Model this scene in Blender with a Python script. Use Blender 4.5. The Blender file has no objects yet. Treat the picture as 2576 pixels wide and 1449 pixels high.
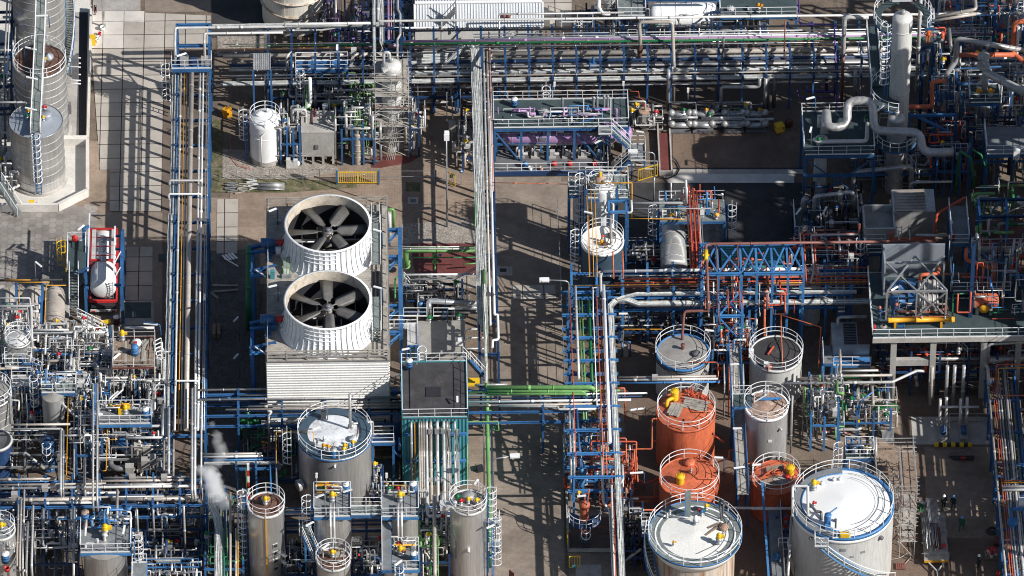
import bpy,math,random
import mathutils
Va,Matrix=mathutils.Vector,mathutils.Matrix
R=math.radians
random.seed(7)
SC=bpy.context.scene
COL=SC.collection
DEP,YAW,DIST,FPX=R(42.7),R(1.12),735.,59168.
FWD=Va((math.sin(YAW)*math.cos(DEP),math.cos(YAW)*math.cos(DEP),-math.sin(DEP)))
RIGHT=Va((math.cos(YAW),-math.sin(YAW),0))
UP=RIGHT.cross(FWD)
CAM=-FWD*DIST
cd=bpy.data.cameras.new('camera');cam=bpy.data.objects.new('camera',cd);COL.objects.link(cam)
cd.sensor_width=36;cd.lens=FPX/7728*36;cd.clip_start=5;cd.clip_end=6000
cam.matrix_world=Matrix(((RIGHT.x,UP.x,-FWD.x,CAM.x),(RIGHT.y,UP.y,-FWD.y,CAM.y),(RIGHT.z,UP.z,-FWD.z,CAM.z),(0,0,0,1)))
SC.camera=cam
SUN_AZ,SUN_EL=R(118),R(36)
w=bpy.data.worlds.new('World');SC.world=w;w.use_nodes=True
nt=w.node_tree
sky=nt.nodes.new('ShaderNodeTexSky');sky.sky_type='NISHITA';sky.sun_disc=False
sky.sun_elevation=SUN_EL;sky.sun_rotation=SUN_AZ
bg=nt.nodes['Background'];bg.inputs[1].default_value=.066
nt.links.new(sky.outputs[0],bg.inputs[0])
TOSUN=Va((math.sin(SUN_AZ)*math.cos(SUN_EL),math.cos(SUN_AZ)*math.cos(SUN_EL),math.sin(SUN_EL)))
sl=bpy.data.lights.new('sun','SUN');sl.energy=5.;sl.angle=R(.53);sl.color=(1.,.97,.92)
so=bpy.data.objects.new('sun',sl);COL.objects.link(so);so.rotation_euler=TOSUN.to_track_quat('Z','Y').to_euler();so.location=TOSUN*300
SC.view_settings.view_transform='Standard';SC.view_settings.look='None'
SC.view_settings.exposure=.3;SC.view_settings.gamma=1.
SC.cycles.filter_width=1.05;SC.cycles.volume_bounces=6;SC.cycles.volume_step_rate=.5
OX=OY=0
def T(r,c):
 global OX,OY
 OX,OY=1932*c,1449*r
def W(x,y,z=0.):
 d=FWD*FPX+RIGHT*(x+OX-3864)+UP*(2173.5-y-OY)
 t=(z-CAM.z)/d.z
 return CAM+d*t
DIRS={'e':Va((1,0,0)),'w':Va((-1,0,0)),'n':Va((0,1,0)),'s':Va((0,-1,0)),'u':Va((0,0,1)),'d':Va((0,0,-1))}
def Ph(*Ib):
 out=[]
 for it in Ib:
  if isinstance(it,Va):out.append(it.copy())
  elif isinstance(it[0],str):
   p=out[-1]
   if it[0]=='z':out.append(Va((p.x,p.y,it[1])))
   elif it[0]=='X':out.append(Va((it[1],p.y,p.z)))
   elif it[0]=='Y':out.append(Va((p.x,it[1],p.z)))
   else:out.append(p+DIRS[it[0]]*it[1])
  else:out.append(W(*it))
 return out
M={}
def mat(key,col,Re=.5,Mb=0.,var=.25,Sh=.7,Sg=1.,Fb=.15,spec=.4,bump=0.,Dd=None,Db=0.,Dc=.55):
 m=bpy.data.materials.new(key);m.use_nodes=True
 n,l=m.node_tree.nodes,m.node_tree.links
 b=n['Principled BSDF']
 b.inputs['Roughness'].default_value=Re;b.inputs['Metallic'].default_value=Mb
 b.inputs['Specular IOR Level'].default_value=spec
 geo=n.new('ShaderNodeNewGeometry')
 mp=n.new('ShaderNodeMapping');mp.inputs['Scale'].default_value=(1,1,Sg)
 l.new(geo.outputs['Position'],mp.inputs['Vector'])
 n1=n.new('ShaderNodeTexNoise');n1.inputs['Scale'].default_value=Sh;n1.inputs['Detail'].default_value=5;n1.inputs['Roughness'].default_value=.65
 l.new(mp.outputs[0],n1.inputs['Vector'])
 n2=n.new('ShaderNodeTexNoise');n2.inputs['Scale'].default_value=9;n2.inputs['Detail'].default_value=3
 l.new(mp.outputs[0],n2.inputs['Vector'])
 oi=n.new('ShaderNodeObjectInfo')
 r1=n.new('ShaderNodeMapRange');r1.inputs[1].default_value=.3;r1.inputs[2].default_value=.7;r1.inputs[3].default_value=1-var;r1.inputs[4].default_value=1+var*.5
 l.new(n1.outputs[0],r1.inputs[0])
 r2=n.new('ShaderNodeMapRange');r2.inputs[1].default_value=.3;r2.inputs[2].default_value=.7;r2.inputs[3].default_value=1-Fb;r2.inputs[4].default_value=1+Fb*.7
 l.new(n2.outputs[0],r2.inputs[0])
 r3=n.new('ShaderNodeMapRange');r3.inputs[3].default_value=.9;r3.inputs[4].default_value=1.06
 l.new(oi.outputs['Random'],r3.inputs[0])
 a=n.new('ShaderNodeMath');a.operation='MULTIPLY';l.new(r1.outputs[0],a.inputs[0]);l.new(r2.outputs[0],a.inputs[1])
 a2=n.new('ShaderNodeMath');a2.operation='MULTIPLY';l.new(a.outputs[0],a2.inputs[0]);l.new(r3.outputs[0],a2.inputs[1])
 vm=n.new('ShaderNodeVectorMath');vm.operation='SCALE';vm.inputs[0].default_value=col;l.new(a2.outputs[0],vm.inputs['Scale'])
 out=vm.outputs[0]
 if Dd:
  n3=n.new('ShaderNodeTexNoise');n3.inputs['Scale'].default_value=Sh*1.7;n3.inputs['Detail'].default_value=7;n3.inputs['Roughness'].default_value=.7
  mp3=n.new('ShaderNodeMapping');mp3.inputs['Location'].default_value=(31,17,5);mp3.inputs['Scale'].default_value=(1,1,Sg)
  l.new(geo.outputs['Position'],mp3.inputs['Vector']);l.new(mp3.outputs[0],n3.inputs['Vector'])
  r4=n.new('ShaderNodeMapRange');r4.inputs[1].default_value=Dc;r4.inputs[2].default_value=Dc+.18;r4.inputs[3].default_value=0;r4.inputs[4].default_value=Db
  l.new(n3.outputs[0],r4.inputs[0])
  mx=n.new('ShaderNodeMix');mx.data_type='RGBA';l.new(r4.outputs[0],mx.inputs[0]);l.new(out,mx.inputs[6]);mx.inputs[7].default_value=(*Dd,1)
  out=mx.outputs[2]
 l.new(out,b.inputs['Base Color'])
 if bump:
  bm=n.new('ShaderNodeBump');bm.inputs['Strength'].default_value=bump;bm.inputs['Distance'].default_value=.05
  l.new(n2.outputs[0],bm.inputs['Height']);l.new(bm.outputs[0],b.inputs['Normal'])
 M[key]=m
 m['nodes']=1
 return m
mat('grey',(.46,.45,.44),.38,.35,.3,Dd=(.2,.18,.16),Db=.5,Sh=.9)
mat('pale',(.62,.61,.59),.4,.2,.2,Dd=(.3,.27,.24),Db=.45,Sh=.9)
mat('beige',(.46,.41,.36),.45,.15,.25,Dd=(.25,.2,.17),Db=.4)
mat('dgy',(.17,.17,.18),.5,.2,.3)
mat('white',(.78,.78,.77),.45,0,.1,Fb=.06)
mat('rail',(.74,.75,.76),.45,0,.1,Fb=.05)
mat('blue',(.038,.125,.29),.45,0,.35)
mat('lbl',(.055,.19,.42),.42,0,.25)
mat('navy',(.018,.05,.13),.45,0,.3)
mat('green',(.17,.36,.12),.42,0,.25)
mat('dgn',(.02,.17,.06),.45,0,.25)
mat('teal',(.06,.25,.29),.45,0,.2,Dd=(.02,.1,.12),Db=.4)
mat('orange',(.56,.14,.065),.5,0,.3,Sh=.9,Sg=.2,Dd=(.27,.07,.04),Db=.75,Dc=.5)
mat('rpp',(.58,.1,.05),.48,0,.25)
mat('red',(.5,.03,.03),.45,0,.2)
mat('darkred',(.15,.045,.04),.6,0,.3)
mat('brown',(.2,.08,.065),.5,0,.25)
mat('salmon',(.5,.3,.25),.5,0,.2)
mat('yellow',(.75,.47,.02),.45,0,.15)
mat('amber',(.7,.33,.02),.45,0,.2)
mat('purple',(.36,.22,.4),.45,0,.25)
mat('dpu',(.12,.06,.26),.45,0,.25)
mat('black',(.025,.025,.03),.6,0,.3)
mat('cable',(.36,.37,.36),.6,0,.45,Sh=3)
mat('pcb',(.62,.63,.6),.6,0,.35,Sh=3)
mat('galv',(.42,.43,.44),.4,.5,.3,Sh=2)
mat('scaf',(.5,.48,.45),.5,.35,.35,Sh=2,Dd=(.3,.12,.08),Db=.5)
mat('deck',(.2,.215,.225),.7,.1,.3,Sh=1.2,Dd=(.3,.3,.29),Db=.5)
mat('ddk',(.05,.075,.08),.7,0,.3,Sh=1.2)
mat('grating',(.22,.25,.24),.65,.2,.35,Sh=3)
mat('concrete',(.4,.375,.345),.85,0,.28,Sh=.5,Dd=(.2,.18,.16),Db=.6,bump=.2)
mat('wcn',(.66,.63,.58),.8,0,.2,Sh=.4,Dd=(.35,.31,.27),Db=.6)
mat('sclad',(.66,.65,.63),.34,.7,.25,Sh=.6,Sg=.06,Dd=(.38,.31,.24),Db=.5,Dc=.56)
mat('dclad',(.48,.48,.47),.42,.4,.25,Sh=.5,Sg=.12,Dd=(.26,.23,.2),Db=.6)
mat('ptk',(.56,.56,.54),.5,.1,.15,Sh=.5,Sg=.1,Dd=(.33,.3,.26),Db=.5)
mat('rustytank',(.6,.55,.47),.55,.05,.2,Sh=.7,Sg=.06,Dd=(.27,.11,.04),Db=.95,Dc=.46)
mat('creamtank',(.74,.7,.62),.5,0,.12,Sh=.6,Sg=.08,Dd=(.42,.3,.18),Db=.7,Dc=.57)
mat('wtp',(.84,.84,.83),.5,0,.06,Sh=.3,Fb=.03)
mat('stainedtop',(.8,.79,.75),.55,0,.1,Sh=.35,Dd=(.6,.54,.45),Db=.5)
mat('snowtop',(.72,.75,.78),.6,0,.2,Sh=.45,Dd=(.2,.15,.11),Db=.85,Dc=.5)
mat('rusttop',(.4,.26,.19),.6,.1,.3,Sh=1.1,Dd=(.6,.55,.5),Db=.8,Dc=.5)
mat('rustdark',(.13,.065,.045),.65,0,.4,Sh=1.5,Dd=(.32,.27,.24),Db=.6)
mat('greytop',(.3,.285,.265),.65,.1,.25,Sh=.7,Dd=(.16,.14,.13),Db=.5)
mat('slatetop',(.33,.36,.4),.5,.3,.15,Sh=.6)
mat('bluetank',(.06,.1,.14),.5,.1,.25)
mat('wood',(.27,.2,.15),.85,0,.4,Sh=2.5,Dd=(.14,.1,.08),Db=.6)
mat('gwd',(.37,.34,.3),.85,0,.35,Sh=1.5,Dd=(.15,.135,.12),Db=.7)
mat('bitumen',(.055,.052,.055),.8,0,.4,Sh=.8,Dd=(.11,.1,.1),Db=.6)
mat('asphalt',(.05,.048,.05),.9,0,.35,Sh=.5,Dd=(.09,.08,.075),Db=.6,bump=.3)
mat('wall',(.72,.71,.68),.5,0,.1,Sh=.5,Dd=(.5,.48,.44),Db=.4)
mat('roofsheet',(.56,.58,.6),.5,.1,.12,Sh=.3)
mat('blockwall',(.36,.345,.325),.8,0,.2,Sh=.8,Sg=.4,Dd=(.22,.2,.19),Db=.5)
mat('fangrey',(.13,.125,.118),.5,.1,.3,Sh=1.2)
mat('fanwhite',(.8,.81,.82),.45,0,.08,Sh=.5,Sg=.2,Dd=(.6,.58,.54),Db=.4)
mat('faninner',(.52,.46,.38),.6,0,.3,Sh=.8,Dd=(.16,.12,.08),Db=.7,Dc=.5)
mat('skin',(.5,.3,.22),.6,0,.1)
mat('cloth',(.03,.07,.16),.85,0,.2)
mat('darkcloth',(.02,.03,.035),.85,0,.2)
mat('greencloth',(.02,.12,.07),.85,0,.2)
mat('orangecloth',(.7,.16,.03),.8,0,.2)
mat('helmetwhite',(.8,.8,.8),.4,0,.05)
mat('helmetblue',(.1,.3,.6),.4,0,.05)
mat('gravel',(.34,.3,.26),.95,0,.3,Sh=1.2,Fb=.55,Dd=(.2,.19,.1),Db=.35,bump=.6)
mat('shadegravel',(.13,.125,.12),.95,0,.3,Sh=1.2,Fb=.5,Dd=(.07,.08,.05),Db=.4,bump=.6)  # gravel with the shade of the strip put into its colour
mat('soil',(.17,.13,.1),.95,0,.35,Sh=.6,Fb=.35,Dd=(.08,.09,.04),Db=.6,bump=.5)
mat('moss',(.1,.1,.045),.95,0,.5,Sh=1.,Fb=.4,Dd=(.22,.18,.13),Db=.8,Dc=.48)
mat('yard',(.17,.12,.09),.9,0,.3,Sh=.35,Fb=.25,Dd=(.07,.055,.05),Db=.6,bump=.3)
for k in('sclad','dclad'):M[k].node_tree.nodes['Principled BSDF'].inputs['Anisotropic'].default_value=.85
def grid_mat(key,c1,c2,mortar,bw,bh,ms,off=0.,Re=.85,Dd=(.15,.13,.11),Db=.6,Sh=.25,var=.25,freq=2,org=None):
 m=bpy.data.materials.new(key);m.use_nodes=True
 n,l=m.node_tree.nodes,m.node_tree.links;b=n['Principled BSDF'];b.inputs['Roughness'].default_value=Re;b.inputs['Specular IOR Level'].default_value=.25
 geo=n.new('ShaderNodeNewGeometry')
 br=n.new('ShaderNodeTexBrick');br.offset=off;br.offset_frequency=freq;br.squash=1
 br.inputs['Color1'].default_value=(*c1,1);br.inputs['Color2'].default_value=(*c2,1);br.inputs['Mortar'].default_value=(*mortar,1)
 br.inputs['Scale'].default_value=1;br.inputs['Mortar Size'].default_value=ms;br.inputs['Mortar Smooth'].default_value=.1
 br.inputs['Brick Width'].default_value=bw;br.inputs['Row Height'].default_value=bh;br.inputs['Bias'].default_value=0
 mp=n.new('ShaderNodeMapping');mp.inputs['Location'].default_value=(-(org[0]-400),-(org[1]-400),0)if org else(400,400,0)
 l.new(geo.outputs['Position'],mp.inputs['Vector']);l.new(mp.outputs[0],br.inputs['Vector'])
 n1=n.new('ShaderNodeTexNoise');n1.inputs['Scale'].default_value=Sh;n1.inputs['Detail'].default_value=8;n1.inputs['Roughness'].default_value=.7
 l.new(geo.outputs['Position'],n1.inputs['Vector'])
 r1=n.new('ShaderNodeMapRange');r1.inputs[1].default_value=.3;r1.inputs[2].default_value=.7;r1.inputs[3].default_value=1-var;r1.inputs[4].default_value=1+var*.6
 l.new(n1.outputs[0],r1.inputs[0])
 vm=n.new('ShaderNodeVectorMath');vm.operation='SCALE';l.new(br.outputs['Color'],vm.inputs[0]);l.new(r1.outputs[0],vm.inputs['Scale'])
 n3=n.new('ShaderNodeTexNoise');n3.inputs['Scale'].default_value=Sh*3;n3.inputs['Detail'].default_value=8;n3.inputs['Roughness'].default_value=.75
 l.new(geo.outputs['Position'],n3.inputs['Vector'])
 r4=n.new('ShaderNodeMapRange');r4.inputs[1].default_value=.54;r4.inputs[2].default_value=.72;r4.inputs[4].default_value=Db
 l.new(n3.outputs[0],r4.inputs[0])
 mx=n.new('ShaderNodeMix');mx.data_type='RGBA';l.new(r4.outputs[0],mx.inputs[0]);l.new(vm.outputs[0],mx.inputs[6]);mx.inputs[7].default_value=(*Dd,1)
 l.new(mx.outputs[2],b.inputs['Base Color'])
 M[key]=m
T(0,0);SLAB0=W(930,362)
grid_mat('slabs',(.45,.41,.36),(.37,.335,.295),(.035,.03,.03),2.,2.,.045,Dd=(.2,.18,.16),Db=.4,org=SLAB0)
grid_mat('paleslabs',(.62,.58,.53),(.57,.53,.49),(.1,.09,.08),2.,2.,.03,Dd=(.4,.34,.27),Db=.4,org=SLAB0)
grid_mat('bricks',(.34,.26,.2),(.27,.2,.155),(.2,.155,.12),.3,.15,.02,.5,Dd=(.14,.1,.07),Db=.75,Sh=.22,var=.4)
grid_mat('greybricks',(.31,.25,.2),(.25,.2,.16),(.2,.17,.145),.3,.15,.02,.5,Dd=(.13,.1,.075),Db=.75,Sh=.22,var=.4)
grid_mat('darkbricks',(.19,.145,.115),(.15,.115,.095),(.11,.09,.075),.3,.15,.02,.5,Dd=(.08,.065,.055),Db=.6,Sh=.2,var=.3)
Ra={}
def tag(o,Lc=None,cat=None,Gb=None,kind=None):
 if Lc:o['label']=Lc
 if cat:o['category']=cat
 if Gb:o['group']=Gb
 if kind:o['kind']=kind
 return o
def Ta(name,Lc,cat,loc,Gb=None):
 o=bpy.data.objects.new(name,None);COL.objects.link(o);o.empty_display_size=.3
 loc=Va(loc);o.location=loc;Ra[o.name]=loc
 return tag(o,Lc,cat,Gb)
class MB:
 def __init__(s):s.v=[];s.f=[];s.sm=[];s.mi=[];s.cur=0
 def face(s,ids,smooth=0):s.f.append(tuple(ids));s.sm.append(smooth);s.mi.append(s.cur)
 def bx(s,x0,y0,z0,x1,y1,z1):
  b=len(s.v)
  s.v+=[Va(p)for p in((x0,y0,z0),(x1,y0,z0),(x1,y1,z0),(x0,y1,z0),(x0,y0,z1),(x1,y0,z1),(x1,y1,z1),(x0,y1,z1))]
  for q in((0,3,2,1),(4,5,6,7),(0,1,5,4),(1,2,6,5),(2,3,7,6),(3,0,4,7)):s.face([b+i for i in q])
  return s
 def cb(s,c,sx,sy,sz,rz=0.):
  b=len(s.v);ca,sa=math.cos(rz),math.sin(rz)
  for(x,y,z)in((-1,-1,0),(1,-1,0),(1,1,0),(-1,1,0),(-1,-1,1),(1,-1,1),(1,1,1),(-1,1,1)):
   px,py=x*sx/2,y*sy/2
   s.v.append(Va((c[0]+px*ca-py*sa,c[1]+px*sa+py*ca,c[2]+z*sz)))
  for q in((0,3,2,1),(4,5,6,7),(0,1,5,4),(1,2,6,5),(2,3,7,6),(3,0,4,7)):s.face([b+i for i in q])
  return s
 def Bg(s,p,q,w,h=None):
  p,q=Va(p),Va(q);h=h or w
  d=(q-p)
  if d.length<1e-5:return s
  d.normalize();ref=Va((0,0,1))if abs(d.z)<.95 else Va((0,1,0))
  a=d.cross(ref).normalized()*w/2;c=a.cross(d).normalized()*h/2
  b=len(s.v)
  for e in(p,q):s.v+=[e-a-c,e+a-c,e+a+c,e-a+c]
  for k in((0,1,2,3),(7,6,5,4),(0,4,5,1),(1,5,6,2),(2,6,7,3),(3,7,4,0)):s.face([b+i for i in k])
  return s
 def Ia(s,p,q,w=.2,h=.22,t=.03):
  p,q=Va(p),Va(q);d=(q-p).normalized();ref=Va((0,0,1))if abs(d.z)<.95 else Va((0,1,0))
  a=d.cross(ref).normalized();c=a.cross(d).normalized()
  s.Bg(p+c*(h/2-t/2),q+c*(h/2-t/2),w,t);s.Bg(p-c*(h/2-t/2),q-c*(h/2-t/2),w,t);s.Bg(p,q,t,h-2*t-.002)
  return s
 def Tc(s,pts,r,n=8,bend=None,caps=True,Cd=0,Sf=4):
  pts=[Va(p)for p in pts]
  if bend and len(pts)>2:
   o=[pts[0]]
   for i in range(1,len(pts)-1):
    a,b,c=pts[i-1],pts[i],pts[i+1]
    u,v=(a-b),(c-b);lu,lv=u.length,v.length
    if lu<1e-4 or lv<1e-4:continue
    u/=lu;v/=lv
    cosang=max(-1,min(1,u.dot(v)))
    if cosang<-.995:o.append(b);continue
    ang=math.acos(cosang)
    t=min(bend/math.tan(ang/2),lu*.48,lv*.48)
    p0,p1=b+u*t,b+v*t
    for k in range(Sf+1):
     f=k/Sf
     o.append((p0.lerp(b,f)).lerp(b.lerp(p1,f),f))
   o.append(pts[-1]);pts=o
  q=[pts[0]]
  for p in pts[1:]:
   if(p-q[-1]).length>1e-4:q.append(p)
  pts=q;m=len(pts)
  if m<2:return s
  tang=[]
  for i in range(m):
   if Cd:t=pts[(i+1)%m]-pts[i-1]
   else:t=pts[min(i+1,m-1)]-pts[max(i-1,0)]
   if t.length<1e-6:t=Va((0,0,1))
   tang.append(t.normalized())
  ref=Va((0,0,1))if abs(tang[0].z)<.9 else Va((0,1,0))
  a=tang[0].cross(ref).normalized()
  base=len(s.v)
  for i in range(m):
   a=(a-tang[i]*a.dot(tang[i]))
   if a.length<1e-4:a=tang[i].orthogonal()
   a.normalize();c=tang[i].cross(a)
   rr=r[i]if isinstance(r,(list,tuple))else r
   for k in range(n):
    th=2*math.pi*k/n
    s.v.append(pts[i]+a*(math.cos(th)*rr)+c*(math.sin(th)*rr))
  for i in range(m if Cd else m-1):
   i2=(i+1)%m
   for k in range(n):
    k2=(k+1)%n
    s.face((base+i*n+k,base+i*n+k2,base+i2*n+k2,base+i2*n+k),n>5)
  if caps and not Cd:
   s.face([base+k for k in range(n-1,-1,-1)]);s.face([base+(m-1)*n+k for k in range(n)])
  return s
 def Lb(s,c,Pg,n=40,a0=0.,a1=2*math.pi,axis=None,smooth=True):
  c=Va(c);full=abs(a1-a0-2*math.pi)<1e-6
  ax=Va(axis).normalized()if axis is not None else Va((0,0,1))
  u=ax.orthogonal().normalized()if axis is not None else Va((1,0,0));v=ax.cross(u)
  base=len(s.v);m=n if full else n+1
  for(r,z)in Pg:
   for k in range(m):
    th=a0+(a1-a0)*k/n
    s.v.append(c+ax*z+u*(r*math.cos(th))+v*(r*math.sin(th)))
  for i in range(len(Pg)-1):
   for k in range(n):
    k2=(k+1)%m
    s.face((base+i*m+k,base+i*m+k2,base+(i+1)*m+k2,base+(i+1)*m+k),smooth)
  return s
 def cyl(s,c,r,h,n=16,axis=None):
  return s.Lb(c,[(.001,0),(r,0),(r,.001),(r,h-.001),(r,h),(.001,h)],n,axis=axis)
 def ring(s,c,r,tr,n=40,a0=0.,a1=2*math.pi,k=6):
  full=abs(a1-a0-2*math.pi)<1e-6
  m=n if full else n+1
  pts=[Va((c[0]+r*math.cos(a0+(a1-a0)*i/n),c[1]+r*math.sin(a0+(a1-a0)*i/n),c[2]))for i in range(m)]
  return s.Tc(pts,tr,k,Cd=full)
 def prism(s,pts,z0,z1):
  if sum((pts[i][0]*pts[(i+1)%len(pts)][1]-pts[(i+1)%len(pts)][0]*pts[i][1])for i in range(len(pts)))<0:pts=pts[::-1]
  b=len(s.v);m=len(pts)
  for z in(z0,z1):s.v+=[Va((p[0],p[1],z))for p in pts]
  s.face([b+i for i in range(m-1,-1,-1)]);s.face([b+m+i for i in range(m)])
  for i in range(m):s.face((b+i,b+(i+1)%m,b+m+(i+1)%m,b+m+i))
  return s
 def sheet(s,pts,z):
  if sum((pts[i][0]*pts[(i+1)%len(pts)][1]-pts[(i+1)%len(pts)][0]*pts[i][1])for i in range(len(pts)))<0:pts=pts[::-1]
  b=len(s.v);s.v+=[Va((p[0],p[1],z))for p in pts];s.face([b+i for i in range(len(pts))]);return s
 def ball(s,c,r,n=10,sz=1.):
  return s.Lb(c,[(max(.001,r*math.sin(math.pi*i/6)),-r*sz*math.cos(math.pi*i/6))for i in range(7)],n)
 def Ba(s,name,m,Pf=None,Lc=None,cat=None,Gb=None,kind=None):
  if not s.v:return None
  if Pf is not None:
   loc=Ra[Pf.name]
  else:
   xs=[p.x for p in s.v];ys=[p.y for p in s.v]
   loc=Va(((min(xs)+max(xs))/2,(min(ys)+max(ys))/2,min(p.z for p in s.v)))
  me=bpy.data.meshes.new(name)
  me.from_pydata([tuple(p-loc)for p in s.v],[],s.f)
  me.polygons.foreach_set('use_smooth',s.sm);me.polygons.foreach_set('material_index',s.mi)
  for k in(m if isinstance(m,(list,tuple))else[m]):me.materials.append(M[k])
  me.update()
  o=bpy.data.objects.new(name,me);COL.objects.link(o)
  Ra[o.name]=loc
  if Pf is not None:o.parent=Pf
  else:o.location=loc
  return tag(o,Lc,cat,Gb,kind)
def words(d):return 'thin'if d<.14 else 'slim'if d<.24 else 'medium'if d<.4 else 'thick'
CNAME={'grey':'grey','pale':'silver','beige':'beige','dgy':'dark grey','white':'white','blue':'blue','lbl':'blue','green':'green','dgn':'dark green','orange':'orange','rpp':'red','red':'red','brown':'brown','salmon':'salmon','yellow':'yellow','amber':'amber','purple':'purple','dpu':'violet','galv':'galvanised','black':'black','rail':'white','navy':'navy'}
def pipe_mesh(pts,d,n=None,bend=None,Bf=True):
 b=MB();r=d/2
 n=n or(6 if d<.13 else 8 if d<.3 else 14)
 b.Tc(pts,r,n,bend=bend if bend else max(d*1.1,.12))
 if Bf:
  for p,q in zip(pts,pts[1:]):
   L=(q-p).length
   if L>3.5:
    k=int(L/random.uniform(3.2,6));u=(q-p)/L
    for i in range(k):
     t=(i+random.uniform(.3,.9))/(k+.4)*L
     if t>L-.3 or t<.2:continue
     e=p+u*t;b.Tc([e,e+u*random.choice((.09,.12,.35))],r+random.choice((.018,.03)),n)
 return b
def Pb(Lc,m,d,*Ib,name='pipe',cat='pipe',Gb=None,bend=None,Bf=True,Pf=None,n=None):
 pts=Ph(*Ib)
 return pipe_mesh(pts,d,n,bend,Bf).Ba(name,m,Pf,Lc,None if Pf else cat,Gb)
def Rb(b,pts,h=1.1,Cd=0,gap=1.45,r=.032,kick=True):
 pts=[Va(p)for p in pts]
 Sf=list(zip(pts,pts[1:]+([pts[0]]if Cd else[])))[:len(pts)if Cd else len(pts)-1]
 up=Va((0,0,h));mid=Va((0,0,h*.53))
 for p,q in Sf:
  b.Tc([p+up,q+up],r,5);b.Tc([p+mid,q+mid],r*.75,5)
  if kick:b.Bg(p+Va((0,0,.09)),q+Va((0,0,.09)),.02,.15)
  k=max(1,round((q-p).length/gap))
  for i in range(k):e=p.lerp(q,i/k);b.Bg(e,e+up,r*1.7)
 if not Cd:b.Bg(pts[-1],pts[-1]+up,r*1.7)
 return b
def Rc(pts,Pf=None,m='rail',Lc=None,**k):
 return Rb(MB(),pts,**k).Ba('railing',m,Pf,Lc,None if Pf else 'railing')
def ring_rail(c,r,Pf,a0=0.,a1=2*math.pi,m='rail',h=1.1,n=None):
 b=MB();full=abs(a1-a0-2*math.pi)<1e-6
 k=n or max(8,int(r*(a1-a0)/1.5))
 b.ring((c[0],c[1],c[2]+h),r,.031,48,a0,a1,5);b.ring((c[0],c[1],c[2]+h*.53),r,.032,48,a0,a1,5)
 for i in range(k if full else k+1):
  a=a0+(a1-a0)*i/k;p=Va((c[0]+r*math.cos(a),c[1]+r*math.sin(a),c[2]));b.Bg(p,p+Va((0,0,h)),.07)
 return b.Ba('railing',m,Pf)
def La(c,z0,z1,a,Pf,cage=True,m='rail',sm='blue'):
 out=Va((math.cos(a),math.sin(a),0));t=Va((-math.sin(a),math.cos(a),0));c=Va((c[0],c[1],0))
 b=MB()
 for s in(-1,1):b.Bg(c+t*.25*s+Va((0,0,z0)),c+t*.25*s+Va((0,0,z1)),.09,.09)
 z=z0+.3
 while z<z1:b.Bg(c-t*.22+Va((0,0,z)),c+t*.22+Va((0,0,z)),.045);z+=.45
 b.Ba('ladder',sm,Pf)
 if cage:
  b=MB();z=z0+2.
  while z<z1+.4:
   pts=[c+Va((0,0,z))+t*(.42*math.cos(math.pi*i/8))+out*(.1+.68*math.sin(math.pi*i/8))for i in range(9)]
   pts=[c+Va((0,0,z))+t*.27]+pts+[c+Va((0,0,z))-t*.27]
   b.Tc(pts,.042,5);z+=.8
  for i in(1,4,7):
   e=c+t*(.42*math.cos(math.pi*i/8))+out*(.1+.68*math.sin(math.pi*i/8))
   b.Bg(e+Va((0,0,z0+2)),e+Va((0,0,z1+.4)),.05)
  b.Ba('safety_cage',m,Pf)
def Sc(p0,p1,width,Pf,side=None,sm='blue',rm='rail',rails=(1,1),tm='grating'):
 p0,p1=Va(p0),Va(p1);d=p1-p0;hor=Va((d.x,d.y,0));t=Va((-hor.y,hor.x,0)).normalized()
 b=MB()
 for s in(-1,1):b.Bg(p0+t*s*width/2,p1+t*s*width/2,.06,.24)
 b.Ba('stringers',sm,Pf)
 n=max(3,int(d.z/.21));b=MB();hd=hor.normalized()
 for i in range(n):
  e=p0.lerp(p1,(i+.5)/n);b.Bg(e-t*(width/2-.04),e+t*(width/2-.04),.24,.035)
 b.Ba('treads',tm,Pf)
 for s,k in zip((-1,1),rails):
  if k:
   b=MB();Rb(b,[p0+t*s*width/2,p1+t*s*width/2],kick=0);b.Ba('handrail',rm,Pf)
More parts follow.
